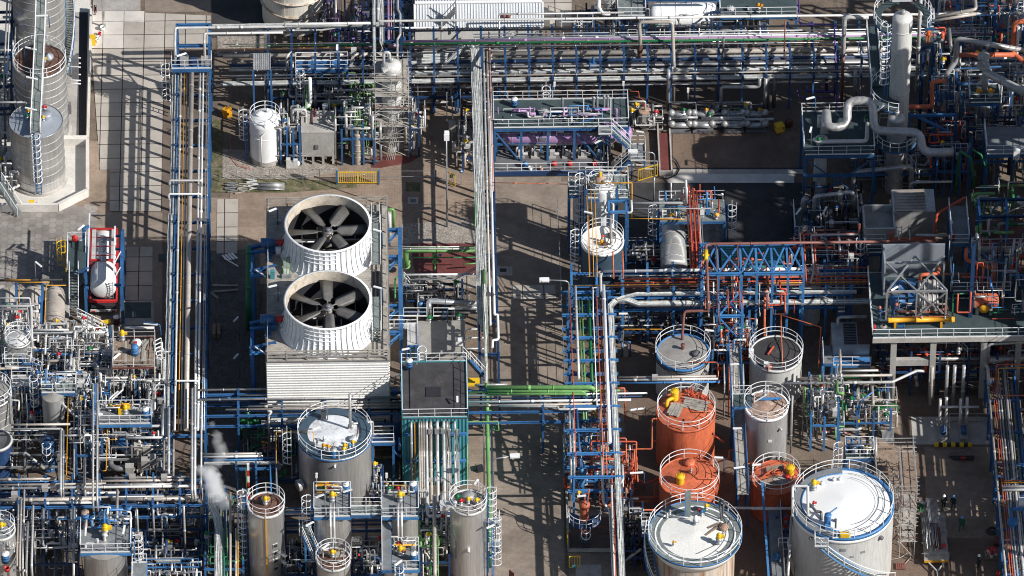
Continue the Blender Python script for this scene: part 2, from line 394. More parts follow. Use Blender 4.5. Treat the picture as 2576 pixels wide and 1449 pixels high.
def Pa(Lc,x0,y0,x1,y1,z,deck='deck',edges='nsew',legs=1,name='platform',lm='blue',zb=0.,thick=.09,rm='rail',gap=1.45,brace=True,legn=2,cat='platform',corners=None,Gb=None):
 a,c=W(x0,y0,z),W(x1,y1,z)
 X0,X1,Y1,Y0=a.x,c.x,a.y,c.y
 t=Ta(name,Lc,cat,((X0+X1)/2,(Y0+Y1)/2,zb),Gb)
 MB().bx(X0,Y0,z-thick,X1,Y1,z).Ba('deck',deck,t)
 b=MB();h=.28
 for p,q in(((X0,Y0),(X1,Y0)),((X0,Y1),(X1,Y1)),((X0,Y0),(X0,Y1)),((X1,Y0),(X1,Y1))):
  b.Bg((p[0],p[1],z-thick-h/2-.003),(q[0],q[1],z-thick-h/2-.003),.12,h)
 b.Ba('edge_beams',lm,t)
 if legs:
  zt=z-thick-h*.5
  xs=[X0+.05+(X1-X0-.1)*i/(legn-1)for i in range(legn)]
  for x in xs:
   for y in(Y0+.05,Y1-.05):MB().Bg((x,y,zb),(x,y,zt),.22).Ba('leg',lm,t)
  if brace and z-zb>3:
   b=MB()
   for i in range(legn-1):b.Bg((xs[i],Y0+.05,zb+.6),(xs[i+1],Y0+.05,zt-.3),.1);b.Bg((xs[i+1],Y0+.05,zb+.6),(xs[i],Y0+.05,zt-.3),.1)
   b.Ba('braces',lm,t)
 E={'n':((X0,Y1),(X1,Y1)),'s':((X0,Y0),(X1,Y0)),'e':((X1,Y0),(X1,Y1)),'w':((X0,Y0),(X0,Y1))}
 for e in edges:
  p,q=E[e];Rb(MB(),[Va((*p,z)),Va((*q,z))],gap=gap).Ba('railing',rm,t)
 t['X']=(X0,Y0,X1,Y1)
 return t
GX=None
def tank(Lc,x,y,zt,r,z0=0.,wall='sclad',roof='greytop',cone=.35,rail=True,rim='wtp',Bf=0,a_lad=None,lad_z0=None,railr=None,name='storage_tank',Gb=None,kerb=.12,seams=True,arc=None,dome=False,rimw=.12,railm='rail',loc=None):
 c=loc or W(x,y,zt);c=Va((c.x,c.y,z0));h=zt-z0
 t=Ta(name,Lc,'tank',c,Gb)
 b=MB();b.Lb(c,[(r,0),(r,h)],64)
 b.Ba('wall',wall,t)
 if Bf:
  b=MB()
  for i in range(1,Bf+1):b.ring((c.x,c.y,z0+h*i/(Bf+1)),r+.005,.028,64,k=5)
  b.Ba('wall_bands',wall,t)
 b=MB()
 if dome:
  b.Lb((c.x,c.y,zt),[(r*math.cos(math.pi/2*i/8),cone*math.sin(math.pi/2*i/8))for i in range(9)][:-1]+[(.001,cone)],48)
 else:
  b.Lb((c.x,c.y,zt),[(r-.02,.0),(r*.6,cone*.42),(r*.3,cone*.74),(.001,cone)],48)
 b.Ba('roof',roof,t)
 if rim:
  MB().Lb((c.x,c.y,zt),[(r+.003,-.18),(r+.05,-.18),(r+.05,kerb),(r-rimw,kerb),(r-rimw,.0)],64).Ba('rim',rim,t)
 if rail:
  a0,a1=arc or(0,2*math.pi)
  ring_rail((c.x,c.y,zt+kerb*.5),railr or r-.02,t,a0,a1,railm)
 if a_lad is not None:
  o=Va((math.cos(a_lad),math.sin(a_lad),0));p=c+o*(r+.2)
  La(p,z0 if lad_z0 is None else lad_z0,zt+1.,a_lad,t)
 return t
def P(t,ang,f,r,z):
 c=Ra[t.name];return Va((c.x+r*f*math.cos(ang),c.y+r*f*math.sin(ang),z))
def Na(Pf,p,m='grey',d=.3,h=.5,fl=True):
 b=MB();b.cyl(p,d/2,h,12)
 if fl:b.cyl((p[0],p[1],p[2]+h-.06),d*.75,.08,14)
 return b.Ba('nozzle',m,Pf)
def Vb(Pf,p,m='yellow',s=1.):
 x,y,z=p;body=MB();body.cyl((x,y,z),.12*s,.5*s,10);body.cyl((x,y,z+.12*s),.2*s,.07*s,12);body.cyl((x,y,z+.4*s),.2*s,.06*s,12)
 v=body.Ba('valve','galv',Pf)
 hd=MB();hd.cyl((x,y,z+.5*s),.16*s,.24*s,10);hd.cyl((x,y,z+.74*s),.11*s,.08*s,10);hd.cb((x+.2*s,y,z+.52*s),.26*s,.17*s,.17*s)
 hd.Ba('valve_head',m,v)
 return v
def Ma(Pf,p,r=.4,m='grey'):
 b=MB();b.cyl(p,r*.85,.22,20);b.cyl((p[0],p[1],p[2]+.22),r,.06,20)
 for k in range(12):b.cyl((p[0]+r*.9*math.cos(k*math.pi/6),p[1]+r*.9*math.sin(k*math.pi/6),p[2]+.28),.03,.05,6)
 return b.Ba('manhole',m,Pf)
def Bb(name,Pf,p,sx,sy,sz,m='grey',rz=0.):
 b=MB();b.cb(p,sx,sy,sz,rz);b.cb((p[0],p[1],p[2]+sz),sx*1.04,sy*1.04,.03,rz);return b.Ba(name,m,Pf)
def Tb(Lc,x,y,z,ang=0.,L=1.3,tilt=0.,zb=None,pole='blue',m='white',hook=.5):
 c=W(x,y,z);d=Va((math.cos(ang)*math.cos(tilt),math.sin(ang)*math.cos(tilt),math.sin(tilt)))
 f=c+d*(L/2+.1);zb=z-2.2 if zb is None else zb
 t=Ta('tube_lamp',Lc,'lamp',(f.x,f.y,zb),'tube lamps over the walkways')
 MB().Tc([f-Va((0,0,z-zb)),f,c],.045,6,bend=.25).Ba('pole',pole,t)
 MB().Bg(c-d*L/2,c+d*L/2,.17,.09).Bg(c-d*L*.46-Va((0,0,.055)),c+d*L*.46-Va((0,0,.055)),.13,.03).Ba('housing',m,t)
 return t
def Da(Lc,x,y,z,m='blue',lid='white',r=.3,h=.9,p=None):
 p=p or W(x,y,z);t=Ta('drum',Lc,'drum',p)
 MB().Lb(p,[(.001,0),(r,0),(r,h*.33),(r+.02,h*.34),(r,h*.35),(r,h*.66),(r+.02,h*.67),(r,h*.68),(r,h)],24).Ba('body',m,t)
 MB().Lb((p.x,p.y,p.z+h),[(r+.015,-.03),(r+.015,.02),(r*.5,.1),(.001,.15)],24).Ba('lid',lid,t)
 MB().Tc([(p.x,p.y,p.z+h+.12),(p.x,p.y,p.z+h+.35),(p.x+.15,p.y,p.z+h+.35)],.03,6).Ba('spout','dgy',t)
 return t
def Ca(Lc,wd,*Ib,m='cable',n=6,name='cable_tray',side=True,Gb=None,rung=.5):
 pts=Ph(*Ib);t=Ta(name,Lc,'cable tray',pts[0])
 offs=[]
 m_=len(pts);lat=[]
 for i in range(m_):
  d=pts[min(i+1,m_-1)]-pts[max(i-1,0)];h=Va((d.x,d.y,0))
  if h.length<1e-4:h=Va((0,1,0))
  lat.append(Va((-h.y,h.x,0)).normalized())
 b=MB()
 for s in(-1,1):
  for i in range(m_-1):b.Bg(pts[i]+lat[i]*s*wd/2,pts[i+1]+lat[i+1]*s*wd/2,.04,.14)
 for i in range(m_-1):
  k=int((pts[i+1]-pts[i]).length/rung)
  for j in range(k):
   f=(j+.5)/max(k,1);e=pts[i].lerp(pts[i+1],f);la=lat[i].lerp(lat[i+1],f);b.Bg(e-la*wd/2-Va((0,0,.05)),e+la*wd/2-Va((0,0,.05)),.05,.03)
 b.Ba('tray','galv',t)
 for j in range(n):
  b=MB();r=random.uniform(.03,.06);o=(j+.5)/n-.5;q=[]
  for i in range(m_-1):
   L=(pts[i+1]-pts[i]).length;k=max(2,int(L/1.2))
   for a in range(k):
    f=a/k;q.append(pts[i].lerp(pts[i+1],f)+lat[i].lerp(lat[i+1],f)*(o*wd*.92+random.uniform(-.04,.04))+Va((0,0,r+random.uniform(0,.05))))
  q.append(pts[-1]+lat[-1]*o*wd*.92);b.Tc(q,r,5)
  b.Ba('cable',m if j%3 else('pcb'if m=='cable'else 'cable'),t)
 return t
def rack(Lc,p0,p1,width,n,levels,ztop=None,name='pipe_rack',m='blue',zb=0.,over=.3,longi=True,brace=0,cw=.24,skip=(),bm_=None):
 p0,p1=Va((*p0[:2],0)),Va((*p1[:2],0));d=(p1-p0).normalized();t=Va((-d.y,d.x,0));zt=ztop or levels[-1]+.1
 th=Ta(name,Lc,'pipe rack',p0+Va((0,0,zb)))
 for i in range(n):
  if i in skip:continue
  c=p0.lerp(p1,i/(n-1))
  for s in(-1,1):
   e=c+t*s*width/2;MB().Ia(e+Va((0,0,zb)),e+Va((0,0,zt)),cw,cw).Ba('column',m,th)
  for z in levels:
   MB().Ia(c-t*(width/2+over)+Va((0,0,z-.12)),c+t*(width/2+over)+Va((0,0,z-.12)),.2,.24).Ba('cross_beam',bm_ or m,th)
 if longi:
  for z in levels:
   for s in(-1,1):
    e=t*s*(width/2+.001)+Va((0,0,z-.36));MB().Ia(p0+e,p1+e,.16,.22).Ba('long_beam',m,th)
 if brace:
  for s in(-1,1):
   b=MB()
   for i in range(0,n-1,2):
    a,c=p0.lerp(p1,i/(n-1))+t*s*width/2,p0.lerp(p1,(i+1)/(n-1))+t*s*width/2
    b.Bg(a+Va((0,0,zb+.3)),c+Va((0,0,levels[-1]-.4)),.1);b.Bg(c+Va((0,0,zb+.3)),a+Va((0,0,levels[-1]-.4)),.1)
   b.Ba('braces',m,th)
 return th
ORD=['first','second','third','fourth','fifth','sixth','seventh','eighth','ninth','tenth','eleventh','twelfth','thirteenth','fourteenth','fifteenth','sixteenth','seventeenth','eighteenth','nineteenth','twentieth']
def runs(where,edge,spec,Gb=None):
 for i,row in enumerate(spec):
  Pb(f"{words(row[1])} {CNAME[row[0]]} pipe on {where}, {ORD[i]} from {edge}",row[0],row[1],*row[2:],Gb=Gb)
def Bc(name,Lc,cat,X0,Y0,X1,Y1,z0,z1,wallm,roofm,ribs=None,rib_dir='v',over=.08,pitch=.3,amp=.05,parap=0.):
 t=Ta(name,Lc,cat,((X0+X1)/2,(Y0+Y1)/2,z0))
 def sheet(p,q,nrm):
  b=MB();p,q=Va((*p,0)),Va((*q,0));nrm=Va((*nrm,0));H=z1-z0
  if rib_dir=='h':
   k=max(2,int(H/pitch));Pg=[]
   for i in range(k):
    a=z0+H*i/k;d=H/k
    Pg+=[(0,a),(0,a+d*.5),(amp,a+d*.62),(amp,a+d*.88)]
   Pg.append((0,z1))
   base=len(b.v)
   for e in(p,q):
    for(o,z)in Pg:b.v.append(e+nrm*o+Va((0,0,z)))
   m=len(Pg)
   for i in range(m-1):b.face((base+i,base+m+i,base+m+i+1,base+i+1))
  else:
   L=(q-p).length;k=max(2,int(L/pitch));u=(q-p)/L;Pg=[]
   for i in range(k):
    a=L*i/k;d=L/k;Pg+=[(0,a),(0,a+d*.5),(amp,a+d*.62),(amp,a+d*.88)]
   Pg.append((0,L));base=len(b.v)
   for z in(z0,z1):
    for(o,a)in Pg:b.v.append(p+u*a+nrm*o+Va((0,0,z)))
   m=len(Pg)
   for i in range(m-1):b.face((base+i,base+i+1,base+m+i+1,base+m+i))
  return b
 if ribs:
  for p,q,nr in(((X0,Y0),(X1,Y0),(0,-1)),((X1,Y0),(X1,Y1),(1,0)),((X1,Y1),(X0,Y1),(0,1)),((X0,Y1),(X0,Y0),(-1,0))):sheet(p,q,nr).Ba('wall',wallm,t)
 else:MB().bx(X0,Y0,z0,X1,Y1,z1-.01).Ba('wall',wallm,t)
 MB().bx(X0-over,Y0-over,z1,X1+over,Y1+over,z1+.1).Ba('roof',roofm,t)
 if parap:
  b=MB()
  for p,q in(((X0,Y0),(X1,Y0)),((X1,Y0),(X1,Y1)),((X1,Y1),(X0,Y1)),((X0,Y1),(X0,Y0))):b.Bg((*p,z1+.1+parap/2),(*q,z1+.1+parap/2),.16,parap)
  b.Ba('parapet',wallm,t)
 return t
def Sd(Lc,X0,Y0,X1,Y1,z0,z1,bay=1.6,lift=2.,Pd=(),diag=True,m='scaf',mid=True,seed=1):
 rnd=random.Random(seed);t=Ta('scaffold',Lc,'scaffold',((X0+X1)/2,(Y0+Y1)/2,z0))
 nx,ny=max(1,round((X1-X0)/bay)),max(1,round((Y1-Y0)/bay))
 xs=[X0+(X1-X0)*i/nx for i in range(nx+1)];ys=[Y0+(Y1-Y0)*i/ny for i in range(ny+1)]
 pos=[(x,y)for x in xs for y in ys if x in(X0,X1)or y in(Y0,Y1)or mid and False]
 for x,y in pos:MB().Tc([(x,y,z0),(x,y,z1+rnd.uniform(.2,1.))],.035,5).Ba('standard',m,t)
 zs=[];z=z0+lift
 while z<z1+.1:zs.append(z);z+=lift
 for z in zs:
  for dz in(0,.5,1.):
   if z+dz>z1+1.05:continue
   b=MB()
   for y in(Y0,Y1):b.Tc([(X0-.25,y,z+dz),(X1+.25,y,z+dz)],.032,5)
   for x in(X0,X1):b.Tc([(x,Y0-.25,z+dz),(x,Y1+.25,z+dz)],.032,5)
   if dz==0:
    for x in xs[1:-1]:b.Tc([(x,Y0,z),(x,Y1,z)],.032,5)
   b.Ba('ledgers'if dz==0 else 'guard_rails',m if dz==0 or rnd.random()<.75 else 'darkred',t)
  if Pd=='all'or z in Pd:
   b=MB();k=int((Y1-Y0)/.26)
   for i in range(k):
    if rnd.random()<.92:b.bx(X0+rnd.uniform(-.15,.15),Y0+(Y1-Y0)*i/k+.01,z+.04,X1+rnd.uniform(-.15,.15),Y0+(Y1-Y0)*(i+1)/k-.01,z+.085+rnd.uniform(0,.02))
   b.Ba('planks','gwd'if rnd.random()<.5 else 'wood',t)
 if diag:
  for i,z in enumerate([z0]+zs[:-1]):
   a,c=(X0,X1)if i%2 else(X1,X0)
   MB().Tc([(a,Y0-.05,z),(c,Y0-.05,z+lift)],.032,5).Ba('brace',m,t)
   MB().Tc([(X1+.05,Y0 if i%2 else Y1,z),(X1+.05,Y1 if i%2 else Y0,z+lift)],.032,5).Ba('brace',m,t)
 return t
def Sb(Lc,x0,y0,x1,y1,zmax,n,seed,pal=('grey','grey','pale','pale','beige'),Fa='blue',dmax=.26,Be=4,Vc=5,name='piping_skid',zmin=.3,vmix=.5,tile0=True,dens=1.,rails=0,nb=3,steel=True,Vd=0):
 rnd=random.Random(seed);a,c=W(x0,y0,0),W(x1,y1,0);X0,X1,Y1,Y0=a.x,c.x,a.y,c.y
 t=Ta(name,Lc,'process unit',((X0+X1)/2,(Y0+Y1)/2,0))
 if steel:
  b=MB();k=nb
  for i in range(k+1):
   x=X0+(X1-X0)*i/k
   for y in(Y0,Y1):
    MB().Bg((x,y,0),(x,y,zmax*rnd.uniform(.7,1)),.18).Ba('post',Fa,t)
   MB().Bg((x,Y0,zmax*.55),(x,Y1,zmax*.55),.16,.2).Ba('beam',Fa,t)
  for y in(Y0,Y1,(Y0+Y1)/2):MB().Bg((X0,y,zmax*.55-.15),(X1,y,zmax*.55-.15),.16,.2).Ba('beam',Fa,t)
 for i in range(min(98,int(n*1.8))):
  p=Va((rnd.uniform(X0,X1),rnd.uniform(Y0,Y1),rnd.uniform(zmin,zmax)));q=[p.copy()];last=None
  d=rnd.choice((.07,.08,.1,.1,.13,.16,.2,dmax))
  for s in range(rnd.randint(1,4)):
   ax=rnd.choice([k for k in('x','y','z','z')if k!=last]);last=ax;o=q[-1].copy()
   if ax=='x':o.x=min(X1+.6,max(X0-.6,o.x+rnd.choice((-1,1))*rnd.uniform(.8,(X1-X0)*.6+.8)))
   elif ax=='y':o.y=min(Y1,max(Y0,o.y+rnd.choice((-1,1))*rnd.uniform(.8,(Y1-Y0)*.6+.8)))
   else:o.z=rnd.uniform(zmin,zmax*1.05)
   q.append(o)
  pipe_mesh(q,d,Bf=rnd.random()<.4).Ba('pipe',rnd.choice(pal),t)
 for i in range(Vc):Vb(t,(rnd.uniform(X0,X1),rnd.uniform(Y0,Y1),rnd.uniform(zmax*.3,zmax*.95)),rnd.choice(('yellow','red','blue','galv','dgn','galv')),rnd.uniform(.7,1.1))
 for i in range(Be):Bb('junction_box',t,(rnd.uniform(X0,X1),rnd.uniform(Y0,Y1),rnd.uniform(.6,zmax*.9)),rnd.uniform(.3,.7),rnd.uniform(.25,.6),rnd.uniform(.3,.8),rnd.choice(('grey','pale','dgy')))
 for i in range(Vd):
  r=rnd.uniform(.35,.6);e=Va((rnd.uniform(X0+r,X1-r),rnd.uniform(Y0+r,Y1-r),0));h=rnd.uniform(1.5,zmax*.8)
  MB().Lb(e,[(r,.2),(r,h),(r*.8,h+r*.3),(.001,h+r*.5)],20).Ba('vessel',rnd.choice(('dclad','sclad','ptk')),t)
 for i in range(rails):
  z=rnd.uniform(zmax*.5,zmax);y=rnd.uniform(Y0,Y1);xa=rnd.uniform(X0,(X0+X1)/2);Rb(MB(),[(xa,y,z),(min(X1,xa+rnd.uniform(2,4)),y,z),(min(X1,xa+rnd.uniform(2,4)),y-1.2,z)],kick=0).Ba('railing','rail',t)
 return t
def Ha(Lc,p,q,r,m,name='pressure_vessel',saddles=True,zb=0.,Gb=None,dish=.5):
 p,q=Va(p),Va(q);ax=(q-p);L=ax.length;ax.normalize()
 t=Ta(name,Lc,'vessel',((p.x+q.x)/2,(p.y+q.y)/2,zb),Gb)
 Pg=[(.001,-r*dish)]+[(r*math.sin(math.pi/2*i/6),-r*dish*math.cos(math.pi/2*i/6))for i in range(1,7)]+[(r*math.sin(math.pi/2*i/6),L+r*dish*math.cos(math.pi/2*i/6))for i in range(6,0,-1)]+[(.001,L+r*dish)]
 MB().Lb(p,Pg,40,axis=ax).Ba('shell',m,t)
 for f in(.08,.35,.65,.92):MB().Lb(p+ax*L*f,[(r,0),(r+.025,0),(r+.025,.09),(r,.09)],40,axis=ax).Ba('shell_band',m,t)
 if saddles:
  la=Va((-ax.y,ax.x,0))
  for f in(.2,.8):
   e=p+ax*L*f;MB().cb((e.x,e.y,zb),.3 if abs(ax.x)>.5 else r*1.7,r*1.7 if abs(ax.x)>.5 else .3,e.z-zb-r*.45).Ba('saddle','concrete',t)
 return t
def Cb(Lc,base,h,r,m='ptk',top='ptk',name='column_vessel',Bf=5,z0=0.,dish=.6,cat='vessel'):
 c=Va((base.x,base.y,z0));t=Ta(name,Lc,cat,c)
 MB().Lb(c,[(r,0),(r,h)]+[(r*math.cos(math.pi/2*i/6),h+r*dish*math.sin(math.pi/2*i/6))for i in range(1,6)]+[(.001,h+r*dish)],40).Ba('shell',m,t)
 for i in range(1,Bf+1):MB().Lb((c.x,c.y,z0+h*i/(Bf+.5)),[(r,0),(r+.03,0),(r+.03,.1),(r,.1)],40).Ba('shell_band',m,t)
 MB().cyl((c.x,c.y,z0+h+r*dish-.05),.25,.4,14).Ba('nozzle','grey',t)
 return t
MB().sheet([(-260,-260),(260,-260),(260,260),(-260,260)],-.1).Ba('ground','soil',kind='structure')
PK={}
def Pe(name,m,pts,k=1,tiles=None):
 PK[k]=PK.get(k,0)+1
 q=[W(*p)for p in pts];return MB().sheet(q,-.1+.012*k+.004*(PK[k]%3)).Ba(name,m,kind='structure')
T(1,1);Pe('road','greybricks',[(1760,-120),(2300,-120),(2330,2900),(1800,2900)],1)
T(0,2);Pe('cross_road','greybricks',[(-160,1365),(460,1365),(470,1520),(460,1700),(-160,1700)],2)
Pe('asphalt_yard','asphalt',[(460,1375),(2190,1375),(2190,2060),(620,2060),(560,1800),(460,1700)],3)
Pe('dark_apron','yard',[(1215,985),(2200,985),(2200,1262),(1215,1262)],3)
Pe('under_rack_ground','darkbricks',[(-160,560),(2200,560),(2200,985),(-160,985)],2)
Pe('concrete_strip','wcn',[(1130,1310),(2130,1310),(2130,1378),(1180,1378)],5)
Pe('gutter','black',[(1215,1262),(2200,1262),(2200,1275),(1215,1275)],4)
Pe('kerb_strip','concrete',[(1215,1275),(2200,1275),(2200,1310),(1215,1310)],4)
Pe('concrete_pavement','slabs',[(230,-60),(450,-60),(450,195),(235,195)],2)
T(0,1)
Pe('pavement','bricks',[(-180,1262),(1720,1262),(1760,1900),(1760,2140),(-250,2140)],2)
Pe('plant_floor','bricks',[(590,690),(1640,690),(1650,1270),(610,1270)],3)
Pe('gravel','gravel',[(-290,1120),(0,1130),(345,1190),(620,1255),(620,1290),(330,1350),(-270,1350)],3)
Pe('moss_strip','moss',[(-290,1350),(330,1345),(760,1385),(760,1410),(250,1449),(-340,1449)],4)
Pe('wet_brick','moss',[(1130,1370),(1240,1375),(1240,1440),(1130,1440)],4)
Pe('red_floor','darkred',[(870,1175),(1250,1170),(1160,1225),(940,1265),(870,1262)],5)
T(1,1)
Pe('gravel','gravel',[(1085,240),(1640,200),(1660,390),(1085,390)],3)
Pe('gravel','gravel',[(1120,620),(1680,600),(1680,720),(1130,720)],3)
Pe('red_floor','darkred',[(1165,385),(1670,385),(1670,612),(1200,612)],5)
Pe('back_ground','soil',[(1100,720),(1760,720),(1790,1449),(1100,1449)],3)
Pe('concrete_pit_edge','concrete',[(1145,35),(1225,35),(1225,88),(1145,88)],5);Pe('drain_cover','dgy',[(1165,50),(1208,50),(1208,76),(1165,76)],6)
Pe('manhole_slab','concrete',[(1800,560),(1935,560),(1935,628),(1800,628)],5);Pe('drain_cover','black',[(1840,575),(1890,575),(1890,602),(1840,602)],6)
T(1,2);Pe('concrete_pavement','slabs',[(5,700),(325,700),(330,805),(5,805)],5)
T(2,1);Pe('pavement','bricks',[(1590,170),(1780,170),(1810,1500),(1700,1500),(1600,820)],3)
T(2,2);Pe('pavement','greybricks',[(395,180),(850,180),(860,1500),(430,1500)],2)
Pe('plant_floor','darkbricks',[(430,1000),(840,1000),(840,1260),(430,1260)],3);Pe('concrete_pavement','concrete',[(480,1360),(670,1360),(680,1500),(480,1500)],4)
Pe('plant_floor','yard',[(640,-700),(1932,-700),(1932,1500),(860,1500)],1)
T(2,3);Pe('yard','yard',[(900,60),(1700,60),(1800,1600),(860,1600)],3)
Pe('yard_bricks','bricks',[(1180,470),(1690,470),(1740,1160),(1200,1160)],4)
Pe('concrete_pavement','concrete',[(1080,245),(1680,245),(1690,455),(1090,455)],6)
Pe('plant_floor','bricks',[(330,60),(920,60),(1090,460),(1130,900),(940,900),(930,470),(330,470)],4)
T(0,0)
Pe('concrete_pavement','slabs',[(690,365),(1246,365),(1222,1278),(755,1278)],5);Pe('concrete_pavement','slabs',[(930,85),(1590,115),(1590,365),(930,365)],4)
Pe('pale_pavement','paleslabs',[(700,82),(1092,82),(1092,165),(937,165),(935,362),(692,362)],6)
Pe('concrete_pavement','slabs',[(830,1280),(1222,1280),(1218,1592),(828,1592)],5)
Pe('concrete_pavement','concrete',[(700,-60),(1060,-60),(1060,78),(700,78)],4)
Pe('brick_lot','greybricks',[(1090,-40),(1590,-40),(1590,85),(1090,85)],3)
Pe('dark_lot','asphalt',[(1600,-60),(1990,-60),(1990,280),(1600,280)],3)
Pe('gravel','gravel',[(1640,270),(1990,270),(1990,420),(1640,420)],4)
Pe('pavement','bricks',[(655,1060),(758,1060),(750,1278),(832,1280),(832,1700),(420,1560),(655,1449)],3)
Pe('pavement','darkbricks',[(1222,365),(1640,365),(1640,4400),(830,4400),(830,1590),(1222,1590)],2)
Pe('mossy_ground','moss',[(1590,900),(1680,900),(1680,1449),(1590,1449)],4)
T(1,0)
Pe('concrete_pavement','slabs',[(1640,50),(1797,50),(1790,462),(1634,462)],6);Pe('pavement','bricks',[(1580,40),(1960,40),(1960,440),(1580,440)],4)
Pe('shaded_gravel','shadegravel',[(1590,440),(1960,430),(1960,2200),(1585,2300)],4)  # cooling tower's shade painted into this gravel strip
Pe('pavement','greybricks',[(720,150),(1225,150),(1225,1300),(720,1300)],3)
Pe('concrete_pavement','slabs',[(960,410),(1150,410),(1150,900),(940,900)],4)
Pe('drain_grate','ddk',[(1195,465),(1278,465),(1278,525),(1195,525)],5)
Pe('drain_grate','ddk',[(938,830),(1140,830),(1140,950),(938,950)],6);Pe('concrete_edge','concrete',[(925,818),(1160,818),(1160,1000),(925,1000)],5)
Pe('manhole_slab','concrete',[(645,103),(720,103),(720,210),(645,210)],6);Pe('manhole_cover','paleslabs',[(662,110),(718,110),(718,190),(662,190)],7)
Pe('concrete_base','concrete',[(-60,690),(520,690),(520,1060),(-60,1060)],4)
Pe('hex_joints','darkbricks',[(-100,95),(725,95),(725,700),(-100,700)],2)
def hex_paving():
 b=MB();a=W(-60,100);c=W(722,690);s=.43;rnd=random.Random(3);j=0;x=a.x
 while x<c.x-.3:
  y=c.y+(0 if j%2 else s*.866)
  while y<a.y-.2:
   base=len(b.v);b.cur=rnd.randint(0,2)
   b.v+=[Va((x+.955*s*math.cos(k*math.pi/3),y+.955*s*math.sin(k*math.pi/3),0))for k in range(6)];b.face([base+k for k in range(6)]);y+=s*1.732
  x+=s*1.5;j+=1
 mat('hexa',(.29,.265,.24),.9,0,.3,Sh=.4);mat('hexb',(.26,.235,.215),.9,0,.3,Sh=.4);mat('hexc',(.32,.29,.265),.9,0,.3,Sh=.4)
 b.Ba('hex_pavement',['hexa','hexb','hexc'],kind='structure')
hex_paving()
T(0,0)
MB().sheet([tuple(W(*p)[:2])for p in((-200,-300,0),(690,-300,0),(655,1449,0),(655,1453,0),(430,1560,0),(-200,1560,0))],.04).Ba('bund_floor','wcn',kind='structure')
MB().sheet([tuple(W(*p)[:2])for p in((598,95,0),(664,95,0),(648,1030,0),(594,1030,0))],.052).Ba('drain_channel','black',kind='structure')
MB().sheet([tuple(W(*p)[:2])for p in((505,95,0),(597,95,0),(592,1030,0),(500,1030,0))],.05).Ba('bund_walk','concrete',kind='structure')
bw=Ta('bund_wall','cream concrete bund wall around the aluminium silos','wall',W(660,1000,0))
def Wa(Pf,pts,h,t,m,name='wall_section'):
 for p,q in zip(pts,pts[1:]):
  b=MB();p,q=W(*p,0),W(*q,0);b.Bg(p+Va((0,0,h/2)),q+Va((0,0,h/2)),t,h);b.Ba(name,m,Pf)
Wa(bw,[(690,90),(664,1085)],.9,.22,'wcn');Wa(bw,[(478,1090),(655,1090)],.92,.55,'wcn')
Wa(bw,[(662,1100),(662,1480)],.9,.3,'wcn');Wa(bw,[(662,1480),(440,1590)],.9,.3,'wcn');Wa(bw,[(440,1592),(-150,1592)],.9,.3,'wcn')
s1=tank('front aluminium silo with a smooth slate grey roof and a hooped ladder',273,915,7.2,2.52,.3,roof='slatetop',rail=0,rim=0,Bf=6,cone=.5)
c=Ra[s1.name];MB().cyl((c.x,c.y-.0,.02),2.75,.28,48).Ba('plinth','concrete',s1)
MB().cyl((c.x+.95,c.y+.15,7.4),.5,.55,24).cyl((c.x+.95,c.y+.15,7.95),.56,.06,24).Ba('hatch','slatetop',s1)
La((c.x+.06,c.y-2.75,0),.4,7.9,R(-90),s1)
MB().ring((c.x,c.y,7.25),2.53,.035,48).Ba('eaves_ring','galv',s1)
Vb(s1,(c.x+.7,c.y-.3,7.5),'yellow',.8);Vb(s1,(c.x-.85,c.y-.1,7.5),'dgn',.9);Vb(s1,(c.x-.8,c.y+.6,7.5),'amber',.9);Vb(s1,(c.x+.75,c.y+1.1,7.5),'red',.9)
MB().Tc(Ph((150,1330,.8),(110,1370,.8),(160,1390,.8),(60,1440,.8),(-30,1440,.8)),.16,12,bend=.3).Ba('outlet_pipe','pale',s1)
s2=tank('middle aluminium silo with white ring railing on its dark top',298,462,9.,2.52,.3,roof='rustdark',rim='sclad',Bf=9)
c=Ra[s2.name];MB().Lb((c.x+.85,c.y+.3,9.1),[(.5,0),(.5,.3),(.001,.6)],24).Ba('hatch','slatetop',s2)
for k,(px,py,z)in enumerate(((570,500,5),(570,590,5),(515,850,2.5))):
 p=W(px,py,z);Bb('cabinet',s2,p,.62,.5,1.15,'dgy')
b=MB();
for y in(430,470,500,555,600,625):b.Tc(Ph((495,y,5.2),(610,y+8,5.2)),.07,6)
b.Ba('branch_pipes','pale',s2);Vb(s2,(c.x+.5,c.y-.4,9.2),'yellow',.8);MB().cyl((c.x,c.y,.02),2.75,.28,48).Ba('plinth','concrete',s2)
s3=tank('tallest aluminium silo at the top edge with a stair curling round it',320,480,12.5,2.5,.3,roof='greytop',rim='sclad',Bf=12,loc=W(318,480,0))
c3=Ra[s3.name]
def Sa(Pf,c,r,w,a0,a1,z0,z1,n=None,sm='blue'):
 n=n or int((z1-z0)/.23);b=MB();o=MB();i_=MB();rl=MB();pts=[];pi=[]
 for k in range(n):
  a=a0+(a1-a0)*k/n;z=z0+(z1-z0)*k/n;u=Va((math.cos(a),math.sin(a),0));e=Va((c[0],c[1],z))
  b.Bg(e+u*(r+.06),e+u*(r+w),.26,.04);pts.append(e+u*(r+w));pi.append(e+u*(r+.05))
 b.Ba('stair_treads','grating',Pf);o.Tc(pts,.1,5);i_.Tc(pi,.08,5);o.Ba('stringer',sm,Pf);i_.Ba('stringer',sm,Pf)
 up=Va((0,0,1.05));rl.Tc([p+up for p in pts],.042,5);rl.Tc([p+up*.5 for p in pts],.03,5)
 for p in pts[::5]:rl.Bg(p,p+up,.065)
 rl.Ba('handrail','rail',Pf)
Sa(s3,c3,2.5,.85,R(-40),R(45),.4,12.4)
wk=Ta('walkway','long steel walkway with green grating running over the silo roofs','walkway',W(268,950,8))
